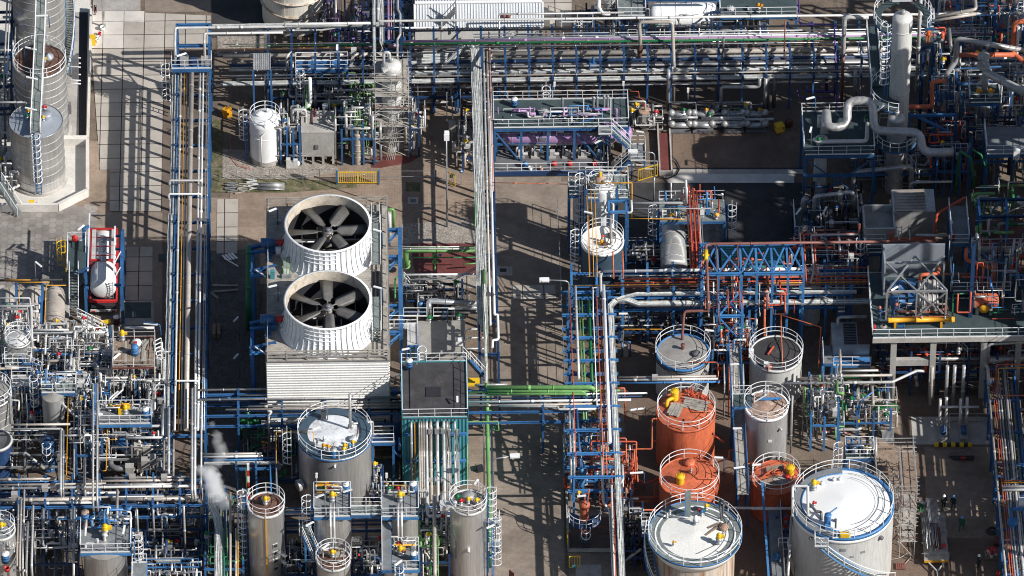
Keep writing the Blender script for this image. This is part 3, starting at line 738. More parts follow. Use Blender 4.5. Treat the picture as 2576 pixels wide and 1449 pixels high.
a,b_=W(268,950,7.95),W(285,60,13.);b_=Va((a.x+.35,a.y+22,13.2));a=Va((Ra[s1.name].x+.02,Ra[s1.name].y-2.5,7.95))
pts=[a,Va((a.x+.05,Ra[s1.name].y+3,8.)),Va((a.x+.2,Ra[s2.name].y-2.,9.9)),Va((a.x+.25,Ra[s2.name].y+3,10.)),Va((a.x+.4,c3.y-1,13.4)),Va((a.x+.5,c3.y+6,13.5))]
bd=MB();
for p,q in zip(pts,pts[1:]):bd.Bg(p,q,.85,.06)
bd.Ba('deck','grating',wk)
for s in(-1,1):
 q=[p+Va((s*.45,0,0))for p in pts];MB().Tc([p-Va((0,0,.08))for p in q],.09,4).Ba('stringer','galv',wk);Rc(q,wk)
for k,(x,y,z)in enumerate(((232,366,10.8),(240,590,9.9),(232,822,9.2),(315,118,13.9))):
 Tb(f"white tube lamp {['beside the red cap near the middle silo railing','low over the wall of the middle silo','at the back edge of the front silo roof','highest above the long silo walkway'][k]}",x,y,z,R([160,160,160,0][k]),1.15,0,z-1.5)
rack('navy steel pipe rack at the top left corner beside the silos',W(40,1000,0),W(55,-200,0)+Va((0,0,0)),1.6,6,[3.2,6.],m='navy')
runs('the left edge rack by the silos','the left',[('grey',.18,(25,700,6.1),('n',18)),('pale',.12,(50,640,6.2),('n',17)),('dgy',.3,(75,560,3.4),('n',16)),('grey',.15,(100,610,6.1),('n',9))])
Pb('grey insulated pipe entering from the left at the middle silo','grey',.3,(-60,445,5.6),(125,450,5.6));Pb('slim grey pipe entering from the left above the front silo','pale',.2,(-60,772,7.8),(195,772,7.8),('z',7.2))
Pb('grey pipe bending down beside the tallest silo','grey',.26,(20,130,4.2),(85,130,4.2),(95,330,4.2),('z',1));Pb('slim pale pipe left of the front silo at mid height','pale',.2,(-60,1000,3),(90,1000,3));Pb('slim grey pipe left of the middle silo','grey',.22,(-60,375,4),(120,380,4))
Sb('dark valve group wedged between the left edge and the silo wall',-80,1150,95,1500,3.5,24,11,Be=4,Fa='dgy')
Sb('dark pipe group behind the left edge rack next to the middle silo',-80,600,110,1000,4.5,22,12,Be=3,Fa='navy')
yb=Ta('wheelie_bin','yellow bin against the bund wall by the red buckets','bin',W(702,330,0));c=W(702,330,0)
MB().cb(c,.5,.55,.85).Ba('body','yellow',yb);MB().cb((c.x,c.y,.86),.56,.6,.08).Ba('lid','yellow',yb)
def Bd(Lc,x,y,m,r=.16,h=.32,z=0.):
 p=W(x,y,z);t=Ta('bucket',Lc,'bucket',p);MB().Lb(p,[(.001,0),(r*.85,0),(r,h),(r*.93,h),(r*.8,.04)],18).Ba('body',m,t);MB().ring((p.x,p.y,p.z+h),r,.015,18).Ba('rim',m,t);return t
Bd('white bucket at the foot of the grey lamp post',775,225,'white',.24,.4);Bd('small red bucket beside the yellow bin',752,265,'red',.16);Bd('white bucket right of the yellow bin',745,295,'white',.18);Bd('white bucket nearest the yellow bin',735,315,'white',.16);
lp=Ta('light_mast','grey mast standing on the pale slabs by the white bucket','mast',W(778,200,0));c=W(778,200,0);MB().Bg(c,c+Va((0,0,4.5)),.14).Bg(c+Va((.2,0,0)),c+Va((.2,0,4.5)),.05).Ba('post','grey',lp);MB().cb(c,.5,.5,.15).Ba('foot','concrete',lp)
fb=Ta('fire_hose_box','dark red fire hose reel at the bund wall','hose reel',W(718,110,0));c=W(718,110,0);MB().Lb((c.x-.1,c.y,.75),[(.05,0),(.38,0),(.38,.06),(.2,.07),(.2,.2),(.38,.21),(.38,.27),(.05,.27)],20,axis=(1,0,0)).Ba('reel','darkred',fb);MB().Bg(c,c+Va((0,0,1.2)),.1).Ba('post','darkred',fb)
WX0,WX1=W(1335,740,5.4).x,W(1582,740,5.4).x
YN,YS=W(1450,520,5.4).y,W(1450,520,5.4).y-50.5
wr=rack('long blue pipe rack on the left carrying pipes from top to bottom',((WX0+WX1)/2,YN),((WX0+WX1)/2,YS),WX1-WX0,15,[5.3],5.5,over=.1)
spec=[]
for x,m,d in((1365,'pale',.2),(1392,'amber',.085),(1413,'grey',.16),(1447,'beige',.46),(1509,'pale',.22),(1533,'white',.2),(1562,'galv',.1),(1575,'galv',.09)):
 p=W(x,560,5.4);q=Va((p.x,YN-.1,5.4+d/2));spec.append((m,d,q,('s',50)))
runs('the left pipe bridge','the left',spec)
for k,(x0,x1,z)in enumerate(((1262,1282,5.),(1283,1302,5.15),(1305,1322,4.9))):
 T(1,0);xx=W((x0+x1)/2,400,z).x;T(0,0);yn=W(1320,560,z).y
 Ca(['outermost white cable tray hung on the left side of the left pipe bridge','middle white cable tray along the left pipe bridge','white cable tray closest to the steel of the left pipe bridge'][k],.22,Va((xx+.15,yn,z)),('s',20),('X',xx),('s',30),m='pcb',n=4)
T(0,0)
def loop(Lc,m,d,x0,x1,y,z,up=.7):
 p,q=W(x0,y,z+up),W(x1,y,z+up);return Pb(Lc,m,d,Va((p.x,p.y,z)),p,q,Va((q.x,q.y,z)),Bf=0)
T(1,0);loop('pale pipe loop crossing the left bridge near the concrete slabs','white',.17,1272,1520,15,5.5);loop('pale pipe loop crossing the left bridge beside the scaffold deck','white',.17,1325,1495,1425,5.5)
T(0,0);loop('pale pipe loop crossing the left bridge below its top end','pale',.2,1278,1522,1362,5.6)
z=7.6;a,c=W(1345,520,0),W(1590,520,0)
tw=Ta('portal_tower','blue portal tower with a small platform where the two pipe bridges meet','steel frame',(WX0,YN,0))
yf,yb_=YN+.1,YN+3.2
for x in(WX0,WX1):
 for y in(yf,yb_):MB().Ia((x,y,0),(x,y,8.3),.26,.26).Ba('column','blue',tw)
for y in(yf,yb_):MB().Ia((WX0,y,8.2),(WX1,y,8.2),.22,.24).Ba('beam','blue',tw);MB().Ia((WX0,y,5.6),(WX1,y,5.6),.22,.24).Ba('beam','blue',tw)
for x in(WX0,WX1):MB().Ia((x,yf,8.2),(x,yb_,8.2),.22,.24).Ba('beam','blue',tw);MB().Bg((x,yf,5.8),(x,yb_,8.),.1).Ba('brace','blue',tw)
MB().bx(WX0-.5,yf-1.,6.1,WX1+.15,yf+.35,6.2).Ba('deck','blue',tw);MB().Bg((WX0-.5,yf-1.,5.95),(WX1+.15,yf-1.,5.95),.12,.3).Ba('edge_beam','blue',tw)
Rb(MB(),[(WX0-.5,yf+.35,6.2),(WX0-.5,yf-1.,6.2),(WX1+.15,yf-1.,6.2),(WX1+.15,yf+.35,6.2)]).Ba('railing','rail',tw)
Bb('cabinet',tw,Va((WX0+.7,yf-.4,6.2)),.8,.5,.9,'grey');Bb('cabinet',tw,Va((WX1-.4,yf-.4,6.2)),.8,.5,.9,'grey');Bb('motor_box',tw,Va((WX0+1.6,yf-.4,6.2)),.6,.5,.7,'navy')
La((WX0-.75,yf-.6,0),.2,6.4,R(180),tw,sm='rail')
Tb('white tube lamp on the blue portal tower platform',1370,412,7.6,R(25),1.,0,6.2)
Pb('pale pipe climbing over the blue portal tower and running right','pale',.26,Va((WX0-.15,yf-.3,5.5)),('z',8.7),('n',2.4),('e',10.5),('z',9.),('e',8.2))
Pb('second pale pipe dropping through the right side of the portal tower','pale',.24,Va((WX1-.45,yf-.2,5.5)),('z',8.9),('n',1.2),('e',7.5))
T(1,0)
bay=Ta('tank_container','white tank container in a red frame parked under the blue loading arms','tank container',W(780,560,0))
p=W(780,820,0);q=W(790,330,0);X=p.x;zb=1.25
TX0,TX1=W(682,820,1.3).x,W(880,820,1.3).x;TY0=W(780,812,1.5).y;TY1=W(780,300,3.4).y;xm=(TX0+TX1)/2;rr=1.2
b=MB();ax=Va((0,1,0));L=TY1-TY0;Pg=[(.001,.1)]+[(rr*math.sin(math.pi/2*i/6),.5-.4*math.cos(math.pi/2*i/6))for i in range(1,7)]+[(rr,L-.2)]+[(rr*math.sin(math.pi/2*i/6),L-.2+.4*math.cos(math.pi/2*i/6))for i in range(5,0,-1)]+[(.001,L+.2)]
b.Lb((xm,TY0,zb+1.25),Pg,40,axis=ax);b.Ba('barrel','white',bay)
def cframe(y,name='end_frame'):
 b=MB()
 for x in(TX0,TX1):b.Bg((x,y,zb),(x,y,zb+2.5),.16)
 b.Bg((TX0,y,zb+2.5),(TX1,y,zb+2.5),.16);b.Bg((TX0,y,zb),(TX1,y,zb),.18,.2)
 for s,x in((1,TX0),(-1,TX1)):b.Bg((x,y,zb+1.7),(x+s*.55,y,zb+2.5),.09)
 b.Ba(name,'red',bay)
cframe(TY0+3.);cframe(TY1);MB().Bg((TX0,TY0+.05,zb),(TX1,TY0+.05,zb),.2,.24).Ba('end_bar','red',bay)
for f in(.5,.67,.84):MB().Bg((TX0,TY0+L*f,zb+2.52),(TX1,TY0+L*f,zb+2.52),.07).Ba('cross_bar','red',bay)
for x in(TX0,TX1):MB().Bg((x,TY0+3,zb+2.45),(x,TY1,zb+2.45),.1,.14).Ba('side_rail','red',bay);MB().Bg((x,TY0,zb+.05),(x,TY1,zb+.05),.16,.2).Ba('side_rail','red',bay)
MB().bx(TX0+.12,TY0+3.1,zb+2.5,TX0+.5,TY1-.1,zb+2.54).Ba('walkboard','pale',bay);MB().bx(TX1-.5,TY0+3.1,zb+2.5,TX1-.12,TY1-.1,zb+2.54).Ba('walkboard','pale',bay)
for f in(.42,.6,.78):Ma(bay,(xm,TY0+L*f,zb+2.35),.3,'galv')
b=MB()
for x in(TX1-.62,TX1-.3):b.Tc([(x,TY0-.02,zb+.4),(x,TY0+.05,zb+2.4)],.03,5)
for k in range(7):b.Bg((TX1-.62,TY0,zb+.5+k*.3),(TX1-.3,TY0,zb+.5+k*.3),.04)
b.Ba('ladder','galv',bay)
tr=Ta('flatbed_trailer','dark low trailer chassis carrying the red framed tank container','trailer',(xm,TY0+L/2,0))
MB().bx(TX0+.1,TY0-.45,.85,TX1-.1,TY1+.3,1.1).Ba('chassis','black',tr);MB().bx(TX0,TY0-.62,.5,TX1,TY0-.46,.72).Ba('rear_bumper','pale',tr)
for y in(TY0+.6,TY0+1.8,TY0+3.):
 for x in(TX0+.25,TX1-.25):MB().cyl((x-.15,y,.5),.5,.3,20,axis=(1,0,0)).Ba('wheel','black',tr)
for x in(TX0+.3,TX1-.3):MB().bx(x-.15,TY0-.66,.54,x+.15,TY0-.621,.68).Ba('tail_light','red',tr)
g=Ta('loading_gantry','blue steel loading gantry with arms standing right of the tank container','gantry',W(920,600,0))
gx=W(905,290,5.2).x+.25;ya,yc=W(900,290,5.4).y,W(920,700,4.8).y;gz=5.2
for y in(ya,yc,(ya+yc)/2-.2):MB().Ia((gx,y,0),(gx,y,gz+.2),.3,.3).Ba('column','blue',g)
MB().Ia((gx,ya,gz),(gx,yc-.5,gz),.3,.34).Ba('main_beam','blue',g)
for y in(ya-.1,(ya+yc)/2-.2,ya*.72+yc*.28,yc):MB().Ia((gx,y,gz-.4),(TX1-.1,y,gz-.4),.18,.2).Ba('arm','blue',g)
MB().Bg((TX1-.12,ya+.9,gz-.1),(TX1-.12,yc-.9,gz-.1),.13).Ba('fall_bar','rail',g)
for y in(yc*.6+ya*.4,yc*.92+ya*.08):MB().Bg((gx-.1,y+1.1,gz+.3),(TX1-.1,y,gz-.2),.07).Ba('tie_rod','rail',g)
px0,px1=W(515,560,3.9),W(640,560,3.9)
pf=Pa('steel loading platform with white rails left of the tank container',515,330+40,642,585,3.9,'ddk','nw',legs=1,brace=0)
X0,Y0,X1,Y1=pf['X'];Rb(MB(),[Va((X1,Y1,3.9)),Va((X1,Y1-1.6,3.9))]).Ba('railing','rail',pf)
Sc((W(560,965,0).x,W(560,965,0).y,.4),((X0+X1)/2-.2,Y0,3.9),.85,pf)
MB().Bg((TX0-.1,TY1+.9,gz-.3),(TX0-.1,TY0+.3,gz-.3),.13).Ba('fall_bar','rail',pf)
MB().Ia((X1-.2,Y1+.1,0),(X1-.2,Y1+.1,5.4),.25,.25).Ba('mast','blue',pf);MB().Ia((X1-.2,Y1+.1,5.3),(TX0-.1,Y1+.5,5.3),.2,.2).Ba('arm','blue',pf);MB().Ia((X1+.1,Y0-1,0),(X1+.1,Y0-1,5),.25,.25).Ia((X1+.1,Y0-1,4.9),(TX0,Y0-1,4.9),.2,.2).Ia((X1+.1,Y0-3.2,0),(X1+.1,Y0-3.2,4.6),.25,.25).Ia((X1+.1,Y0-3.2,4.5),(TX0,Y0-3.2,4.5),.2,.2).Ba('mast','blue',pf)
MB().Lb((X0+.65,Y1-.5,4.5),[(.05,0),(.3,0),(.3,.05),(.2,.05),(.2,.3),(.3,.3),(.3,.35),(.05,.35)],20,axis=(0,1,0)).Ba('hose_reel','red',pf)
La((X0-.25,Y1-1.2,0),.3,4.9,R(180),pf,m='yellow',sm='yellow')
Tb('white tube lamp at the top of the container loading platform',612,268,5.6,R(50),.9,0,3.9)
Pb('long black pipe across the shaded vessels left of the loading stair','black',.22,(-80,668,3.2),(480,662,3.2));Pb('thin orange pipe beside the long black pipe','amber',.08,(30,664,3.5),(230,664,3.5));Pb('thin orange pipe dropping between the shaded vessels','amber',.08,(500,704,3.5),(348,704,3.5),(335,1030,3.));Pb('second thin orange pipe lying over the shaded vessels','amber',.08,(375,680,3.6),(110,682,3.6));Pb('thin amber pipe on the left shaded vessel','amber',.07,(150,700,3.4),(143,850,3.2))
for k,(x,ya_,yb2)in enumerate(((50,720,950),(240,712,1000),(415,712,1010))):
 a_,b2=W(x,ya_,2.6),W(x,yb2,2.6);a_.z=b2.z=1.6
 Ha(['beige horizontal vessel half shaded at the left edge','beige horizontal vessel between two blue posts','beige horizontal vessel with yellow valve beside the loading stair'][k],(a_.x,b2.y,1.6),(a_.x,a_.y,1.6),.95,'beige')
for k,x in enumerate((122,318)):
 p=W(x,690,4.);bpst=Ta('steel_post',['blue steel post left of the middle shaded vessel','blue steel post right of the middle shaded vessel'][k],'post',(p.x,p.y,0));MB().Ia((p.x,p.y,0),(p.x,p.y,4),.24,.24).Ba('column','blue',bpst);MB().Ia((p.x,p.y,3.6),(p.x,p.y-5,3.6),.2,.24).Ba('beam','blue',bpst)
b=MB();v=W(415,1020,2.);yv=Ta('relief_valve','yellow valve with dished foot at the end of the shaded vessel','valve',v);Vb(yv,v,'yellow',1.3)
Tb('white tube lamp on a grey pole over the hexagonal paving',290,545,3.6,R(130),.9,0,0,pole='galv')
yb=Ta('wheelie_bin','yellow bin on the hexagonal paving next to the red cone','bin',W(240,125,0));c=W(240,125,0);MB().cb(c,.45,.45,.75).Ba('body','yellow',yb);MB().cb((c.x,c.y,.76),.52,.52,.12).Ba('lid','yellow',yb)
tc=Ta('traffic_cone','red traffic cone beside the yellow bin','cone',W(280,125,0));c=W(280,125,0);MB().cb(c,.42,.42,.05).Ba('foot','red',tc);MB().Lb((c.x,c.y,.05),[(.17,0),(.05,.75),(.001,.76)],16).Ba('cone','red',tc)
st=Ta('steel_stair','galvanised stair coming down the bund wall at the left edge','stairs',W(150,180,0));Sc(W(150,170,0),W(0,-60,3.2),.9,st,sm='galv')
b=MB();b.cb(W(870,1030,0),.4,.4,.01);d1=Da('maroon drum with white lid on the ground behind the scaffold deck',880,990,0,'darkred','white',.28,.8);bx=Ta('spill_kit','yellow spill box on the ground behind the scaffold deck','box',W(800,1010,0));Bb('body',bx,W(800,1010,0),.9,.5,.5,'yellow',.2)
pl=Ta('rubbish_pile','broken white pallet lying on the shaded gravel by the green pipe','pallet',W(1720,500,0));c=W(1740,500,0);b=MB()
for k in range(4):b.cb((c.x-.5+k*.28,c.y+.1*k,.02),.2,.95,.05,.6)
b.Bg((c.x-.6,c.y-.1,.08),(c.x+.7,c.y-1.2,.08),.1);b.Ba('boards','white',pl)
for k,(x,y,L,a_)in enumerate(((1700,705,2.4,-.03),(1700,745,2.4,.1),(1620,780,1.,-.9))):
 t=Ta('plank',['loose grey plank on the shaded gravel, farther one','loose grey plank on the shaded gravel, nearer one','short loose plank leaning off the gravel strip'][k],'plank',W(x,y,0));p=W(x,y,.05);MB().Bg(p-Va((L/2*math.cos(a_),L/2*math.sin(a_),0)),p+Va((L/2*math.cos(a_),L/2*math.sin(a_),0)),.22,.06).Ba('board','gwd',t)
for k,(x,y)in enumerate(((1615,1060),(1650,1060))):
 t=Ta('timber_stack',['grey timber stack in the shaded gravel','second grey timber stack beside it in the shaded gravel'][k],'timber',W(x,y,0));p=W(x,y,0);MB().cb(p,.35,1.6,.35).cb((p.x,p.y,.36),.3,1.5,.12).Ba('timber','wood',t)
for k,(x,y)in enumerate(((1780,960),(1780,1240))):
 Tb(['white tube lamp above the shaded gravel, farther one','white tube lamp above the shaded gravel, nearer one'][k],x,y,3.2,R(50),.7,.2,0,pole='galv')
Pb('fat green pipe standing along the left wall of the cooling tower','dgn',.68,(1885,520,1.5),('z',3.6),('s',8.2),('z',.4),n=20,bend=.7)
T(1,1)
TZ=10.2
a,c=W(85,112,TZ),W(1003,1268,TZ)
CX0,CX1,CY1,CY0=a.x,c.x,a.y,c.y
ct=Bc('cooling_tower','cooling tower block with ribbed white walls and a weathered timber deck','cooling tower',CX0,CY0,CX1,CY1,0,TZ-.12,'wall','dgy',ribs=True,rib_dir='h',pitch=.3,amp=.07)
b=MB();k=int((CY1-CY0)/.3);rnd=random.Random(5)
for i in range(k):
 y0=CY0+(CY1-CY0)*i/k;x=CX0
 while x<CX1-.1:
  x1=min(CX1,x+rnd.uniform(2.5,4.5));b.bx(x+.01,y0+.012,TZ-.015,x1-.01,y0+(CY1-CY0)/k-.012,TZ+.03+rnd.uniform(0,.012));x=x1
b.Ba('timber_deck','gwd',ct)
for p,q in(((CX0,CY0+.1),(CX1,CY0+.1)),((CX0,CY1-.1),(CX1,CY1-.1)),((CX0+.1,CY0),(CX0+.1,CY1)),((CX1-.1,CY0),(CX1-.1,CY1))):
 b=MB();L=(Va(q)-Va(p)).length;n=round(L/1.85)
 for h in(.45,.85,1.15):b.Bg((*p,TZ+h),(*q,TZ+h),.05,.14)
 for i in range(n+1):e=Va(p).lerp(Va(q),i/n);b.Bg((*e,TZ),(*e,TZ+1.25),.11)
 b.Ba('timber_fence','gwd',ct)
def fan_stack(Lc,x,y,blade0):
 c=W(x,y,TZ+3.25);c.z=TZ;t=Ta('fan_stack',Lc,'cooling fan',c,'the two fan stacks on the cooling tower')
 H=3.25;Pg=[(4.5,.03),(4.3,.25),(4.14,.6),(4.,1.1),(3.9,1.7),(3.86,2.3),(3.88,2.9),(3.97,H-.12),(4.02,H-.1),(4.02,H),(3.82,H)]
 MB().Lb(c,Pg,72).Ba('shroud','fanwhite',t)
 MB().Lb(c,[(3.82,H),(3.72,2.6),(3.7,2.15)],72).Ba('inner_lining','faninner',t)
 MB().Lb(c,[(3.699,2.15),(3.7,1.2),(3.72,.1)],72).Ba('shade_lining','black',t)  # lower lining painted black for the shade down inside the stack
 b=MB();pr=Pg[1:9]
 for k in range(48):
  th=2*math.pi*(k+.5)/48;u=Va((math.cos(th),math.sin(th),0))
  for(r0,z0),(r1,z1)in zip(pr,pr[1:]):
   w0,w1=[max(.1,.2-.04*z)for z in(z0,z1)];p0=c+u*(r0+w0/2-.02)+Va((0,0,z0));p1=c+u*(r1+w1/2-.02)+Va((0,0,z1));b.Bg(p0,p1,.045,w0*.75)
 b.Ba('ribs','fanwhite',t)
 b=MB()
 for z in(1.25,1.75,2.25,2.75):b.ring((c.x,c.y,c.z+z),3.98,.045,40,R(236),R(283),4)
 b.Ba('stiffener_rings','fanwhite',t)
 MB().cyl((c.x,c.y,TZ+.06),3.7,.02,48).Ba('fan_well_shade','black',t)  # black disc over the solid deck stands in for the deep shaded well
 b=MB()
 for yy in(-.7,.7):b.Bg((c.x-3.7,c.y+yy,TZ+.45),(c.x+3.7,c.y+yy,TZ+.45),.16,.2)
 for xx in(-2.4,-1,1.2,2.5):b.Bg((c.x+xx,c.y-2.7,TZ+.3),(c.x+xx,c.y+2.7,TZ+.3),.1)
 b.Ba('support_beams','grey',t)
 MB().cyl((c.x,c.y,TZ+.5),.42,1.45,18).cyl((c.x,c.y,TZ+1.95),.5,.2,18).cb((c.x,c.y-.45,TZ+1.),.7,.6,.6).Ba('gearbox','beige',t)
 hub=MB();hub.cyl((c.x,c.y,TZ+2.2),.55,.12,6);hub.cyl((c.x,c.y,TZ+2.3),.25,.25,12)
 hub=hub.Ba('hub','dgy',t)
 for k in range(6):
  th=blade0+k*math.pi/3;u=Va((math.cos(th),math.sin(th),0));v=Va((-u.y,u.x,0));b=MB();rows=[]
  for f,wd,tw in((.45,.14,.6),(.85,.2,.6),(.95,.8,.5),(1.2,1.15,.42),(2.2,1.2,.32),(3.64,1.25,.2)):
   e=c+u*f+Va((0,0,2.26));d=v*math.cos(tw)+Va((0,0,math.sin(tw)));nrm=u.cross(d)
   ring=[]
   for s,h in((-.5,0),(-.2,.04),(.15,.045),(.5,0),(.15,-.01),(-.2,-.02)):ring.append(e+d*(s*wd)+nrm*h)
   rows.append(ring)
  base=len(b.v)
  for rg in rows:b.v+=rg
  for i in range(len(rows)-1):
   for j in range(6):b.face((base+i*6+j,base+i*6+(j+1)%6,base+(i+1)*6+(j+1)%6,base+(i+1)*6+j),True)
  b.face([base+(len(rows)-1)*6+j for j in range(6)])
  b.Ba('blade','fangrey',t)
 MB().Tc([(c.x-5.6,c.y,TZ+.95),(c.x-.4,c.y,TZ+.95)],.09,8).Ba('drive_shaft','galv',t)
 MB().Tc([(c.x-4.75,c.y,TZ+.95),(c.x-4.,c.y,TZ+.95)],.3,14).Ba('shaft_guard','red',t)
 m=MB();m.cb((c.x-5.3,c.y,TZ+.1),1.1,1.3,.5);m.Tc([(c.x-6.2,c.y,TZ+.95),(c.x-5.,c.y,TZ+.95)],.42,16);m.cb((c.x-5.3,c.y-.9,TZ+.05),.25,1.5,.35);m.cb((c.x-5.65,c.y-.9,TZ+.05),.25,1.5,.35);m.Ba('motor','blue',t)
 return t
f1=fan_stack('upper fan stack, six grey blades in a flared white ribbed shroud',540,235,R(2));f2=fan_stack('lower fan stack, its shroud nearest the ribbed white front wall',540,812,R(32))
bf=Ta('outrigger_tower','blue steel frame standing along the right side of the cooling tower','steel frame',(CX1+1.2,(CY0+CY1)/2,0))
xo=W(1085,270,8.5).x
ys=[W(1085,y,8.5).y for y in(275,480,850,1050)]
for y in ys:MB().Ia((xo,y,0),(xo,y,8.5),.34,.34).Ba('column','blue',bf);MB().Ia((CX1+.08,y,8.3),(xo,y,8.3),.3,.34).Ba('beam','blue',bf)
MB().Ia((xo,ys[0],8.45),(xo,ys[3],8.45),.4,.3).Ba('beam','blue',bf)
for y in ys:MB().Bg((CX1+.1,y-.05,6.8),(xo,y-.05,8.2),.12).Ba('brace','lbl',bf);MB().Bg((CX1+.15,y-1.2,8.3),(xo,y,8.3),.1).Ba('brace','lbl',bf)
T(1,0)
bl=Ta('outrigger_tower','blue steel frame with motor brackets along the left side of the cooling tower','steel frame',(CX0-1.2,(CY0+CY1)/2,0))
xw=CX0-1.35;ylist=[Ra[f1.name].y+.9,Ra[f1.name].y-2.4,Ra[f2.name].y+.9,Ra[f2.name].y-2.4]
for y in ylist:MB().Ia((xw,y,0),(xw,y,9.7),.34,.34).Ba('column','blue',bl);MB().Ia((xw-.2,y,9.7),(CX0+.9,y,10.35),.3,.34).Ba('beam','blue',bl);MB().Ia((xw-.2,y-.55,9.6),(CX0+.9,y-.55,9.9),.22,.25).Ba('beam','lbl',bl)
for p,q in zip(ylist[::2],ylist[1::2]):MB().Ia((xw,p,9.4),(xw,q,9.4),.3,.3).Ba('beam','blue',bl);MB().Bg((xw,p,6.5),(xw,q,9.2),.14).Ba('brace','blue',bl);MB().Bg((xw+.2,q,10.),(CX0+.1,q-1.1,9.9),.1).Ba('brace','rail',bl)
T(1,1)
ww=Ta('walkway','grey grated walkway past the right side of both fan stacks','walkway',W(905,600,TZ))
X0,X1=W(872,600,TZ+.9).x,W(942,600,TZ+.9).x
def stepdeck(ya,yb,z):
 MB().bx(X0,yb,z-.06,X1,ya,z).Ba('deck','grating',ww)
 for x in(X0,X1):Rb(MB(),[(x,ya,z),(x,yb,z)]).Ba('railing','rail',ww)
Y=lambda y,z:W(900,y,z).y
stepdeck(Y(235,11.2),Y(545,11.2),11.2);stepdeck(Y(790,11.2),Y(1040,11.2),11.2)
MB().bx(X0+.05,Y(790,11.2)+.02,TZ+.08,X1-.05,Y(545,11.2)-.02,TZ+.14).Ba('lower_deck','black',ww)
Sc(((X0+X1)/2,Y(1130,TZ),TZ+.04),((X0+X1)/2,Y(1040,11.2),11.2),.75,ww,sm='galv');Sc(((X0+X1)/2,Y(150,TZ),TZ+.04),((X0+X1)/2,Y(235,11.2),11.2),.75,ww,sm='galv')
for k,(x,y,a_)in enumerate(((915,290,-25),(918,720,-22),(125,135,30),(125,710,18))):
 Tb(['white tube lamp over the walkway beside the upper fan','white tube lamp over the walkway beside the lower fan','white tube lamp at the far left corner of the cooling tower deck','white tube lamp on the left fence of the cooling tower between the fans'][k],x,y,TZ+2.1,R(a_),.8,0,TZ)
cb1=Ta('control_cabinet','white control cabinet on the left edge of the timber deck by the upper fan','cabinet',W(168,470,TZ));Bb('body',cb1,W(168,472,TZ),.45,.3,.8,'white');Bb('stand',cb1,W(168,492,TZ),.1,.1,.3,'galv')
cb2=Ta('control_cabinet','green control cabinet at the left fence between the fan stacks','cabinet',W(125,640,TZ));Bb('body',cb2,W(125,650,TZ),.4,.35,.9,'teal')
cb3=Ta('control_cabinet','small pale cabinet on the left deck beside the lower fan','cabinet',W(165,800,TZ));Bb('body',cb3,W(165,800,TZ),.4,.3,.6,'pale')
cb4=Ta('control_cabinet','small grey cabinet on the dark far left corner of the deck','cabinet',W(170,215,TZ));Bb('body',cb4,W(170,235,TZ),.4,.3,.4,'grey')
pr=Ta('pipe_bundle','rack of green and grey hoses on the deck left of the upper fan shroud','hose rack',W(230,580,TZ))
for k in range(7):
 p=W(205+k*8,490,TZ+.9);MB().Tc([p,p-Va((0,.2,0)),p-Va((0,1.2,.4)),p-Va((0,1.9,.8))],.035,5).Ba('hose','green'if k%3==0 else 'galv',pr)
b=MB();p=W(232,650,TZ);b.cb(p,.9,.25,.4);b.Ba('stand','galv',pr)
Pb('pale green bent pipe at the far right corner of the tower','green',.3,(1040,290,2.5),('z',5.2),('w',.55),('z',2))
Pb('thick pale pipe standing behind the blue frame','pale',.35,(1010,400,1),('z',5));
Pb('main green pipe with flange over the red floor','green',.52,(1132,560,1.2),('z',3.2),('e',7.),n=18)
gv=Ta('gate_valve','green valve standing between the main green pipe and the one below','valve',W(1350,555,1));b=MB();p=W(1350,548,1.);b.cyl((p.x,p.y,.3),.1,2.6,10);b.cyl((p.x,p.y,1.3),.28,.1,14);b.cyl((p.x,p.y,2.),.28,.1,14);b.cyl((p.x,p.y,2.7),.3,.12,14);b.Ba('body','green',gv);MB().cyl((p.x+.35,p.y,2.2),.12,.3,10,axis=(1,0,0)).Ba('actuator','lbl',gv)
Pb('slim green pipe below the main green pipe over the red floor','dgn',.12,(1170,495,2.2),(1700,492,2.2));b=MB();p=W(1132,560,1.);b.cyl((p.x,p.y,1.),.42,.12,24);b.cyl((p.x,p.y,1.5),.42,.1,24);b.Ba('pipe_flange','green',Lc='round green flange at the foot of the main green pipe',cat='flange')
Pb('green pipe end with hand wheel near the bridge','green',.14,(1565,545,1.2),(1700,535,1.2))
gp=Pb('green pipe hugging the right frame of the tower','dgn',.16,(1050,800,2.5),(1050,650,2.5),(1128,625,2.5),('z',1))
for k,y in enumerate((412,428)):Pb(['thin pale pipe over the red floor, farther one','thin pale pipe over the red floor, nearer one'][k],'pale',.12,(1000,y,4.2),(1690,y+2,4.2))
Pb('white pipe from the stairs across below the red floor','white',.2,(1120,624,4.),(1690,620,4.));Pb('slim grey pipe rising diagonally to the road bridge','galv',.1,(1140,662,3.8),(1500,660,3.8),(1690,565,4.6));Pb('second slim grey pipe rising diagonally to the road bridge','galv',.1,(1200,655,3.9),(1520,640,3.9),(1700,545,4.7))
Sb('pump bay with blue steps between the cooling tower and the road bridge',1130,830,1560,990,3.,26,31,Be=3,Fa='navy',pal=('grey','dgy','black','galv'))
for k,(x,y)in enumerate(((1240,860),(1448,850))):
 p=W(x,y,1.2);t=Ta('pump_motor',['blue upright pump motor left of the shiny bent pipe','blue pump motor behind the shiny bent pipe'][k],'motor',(p.x,p.y,.3));MB().cyl((p.x,p.y,.3),.28,.7,16).cyl((p.x,p.y,1.),.32,.6,16).Lb((p.x,p.y,1.6),[(.32,0),(.25,.15),(.001,.2)],16).Ba('body','lbl',t)
sp=Ta('steel_stair','small blue stair descending behind the pump bay','stairs',W(1180,760,0));Sc(W(1215,800,.1),W(1125,690,2.2),.8,sp)
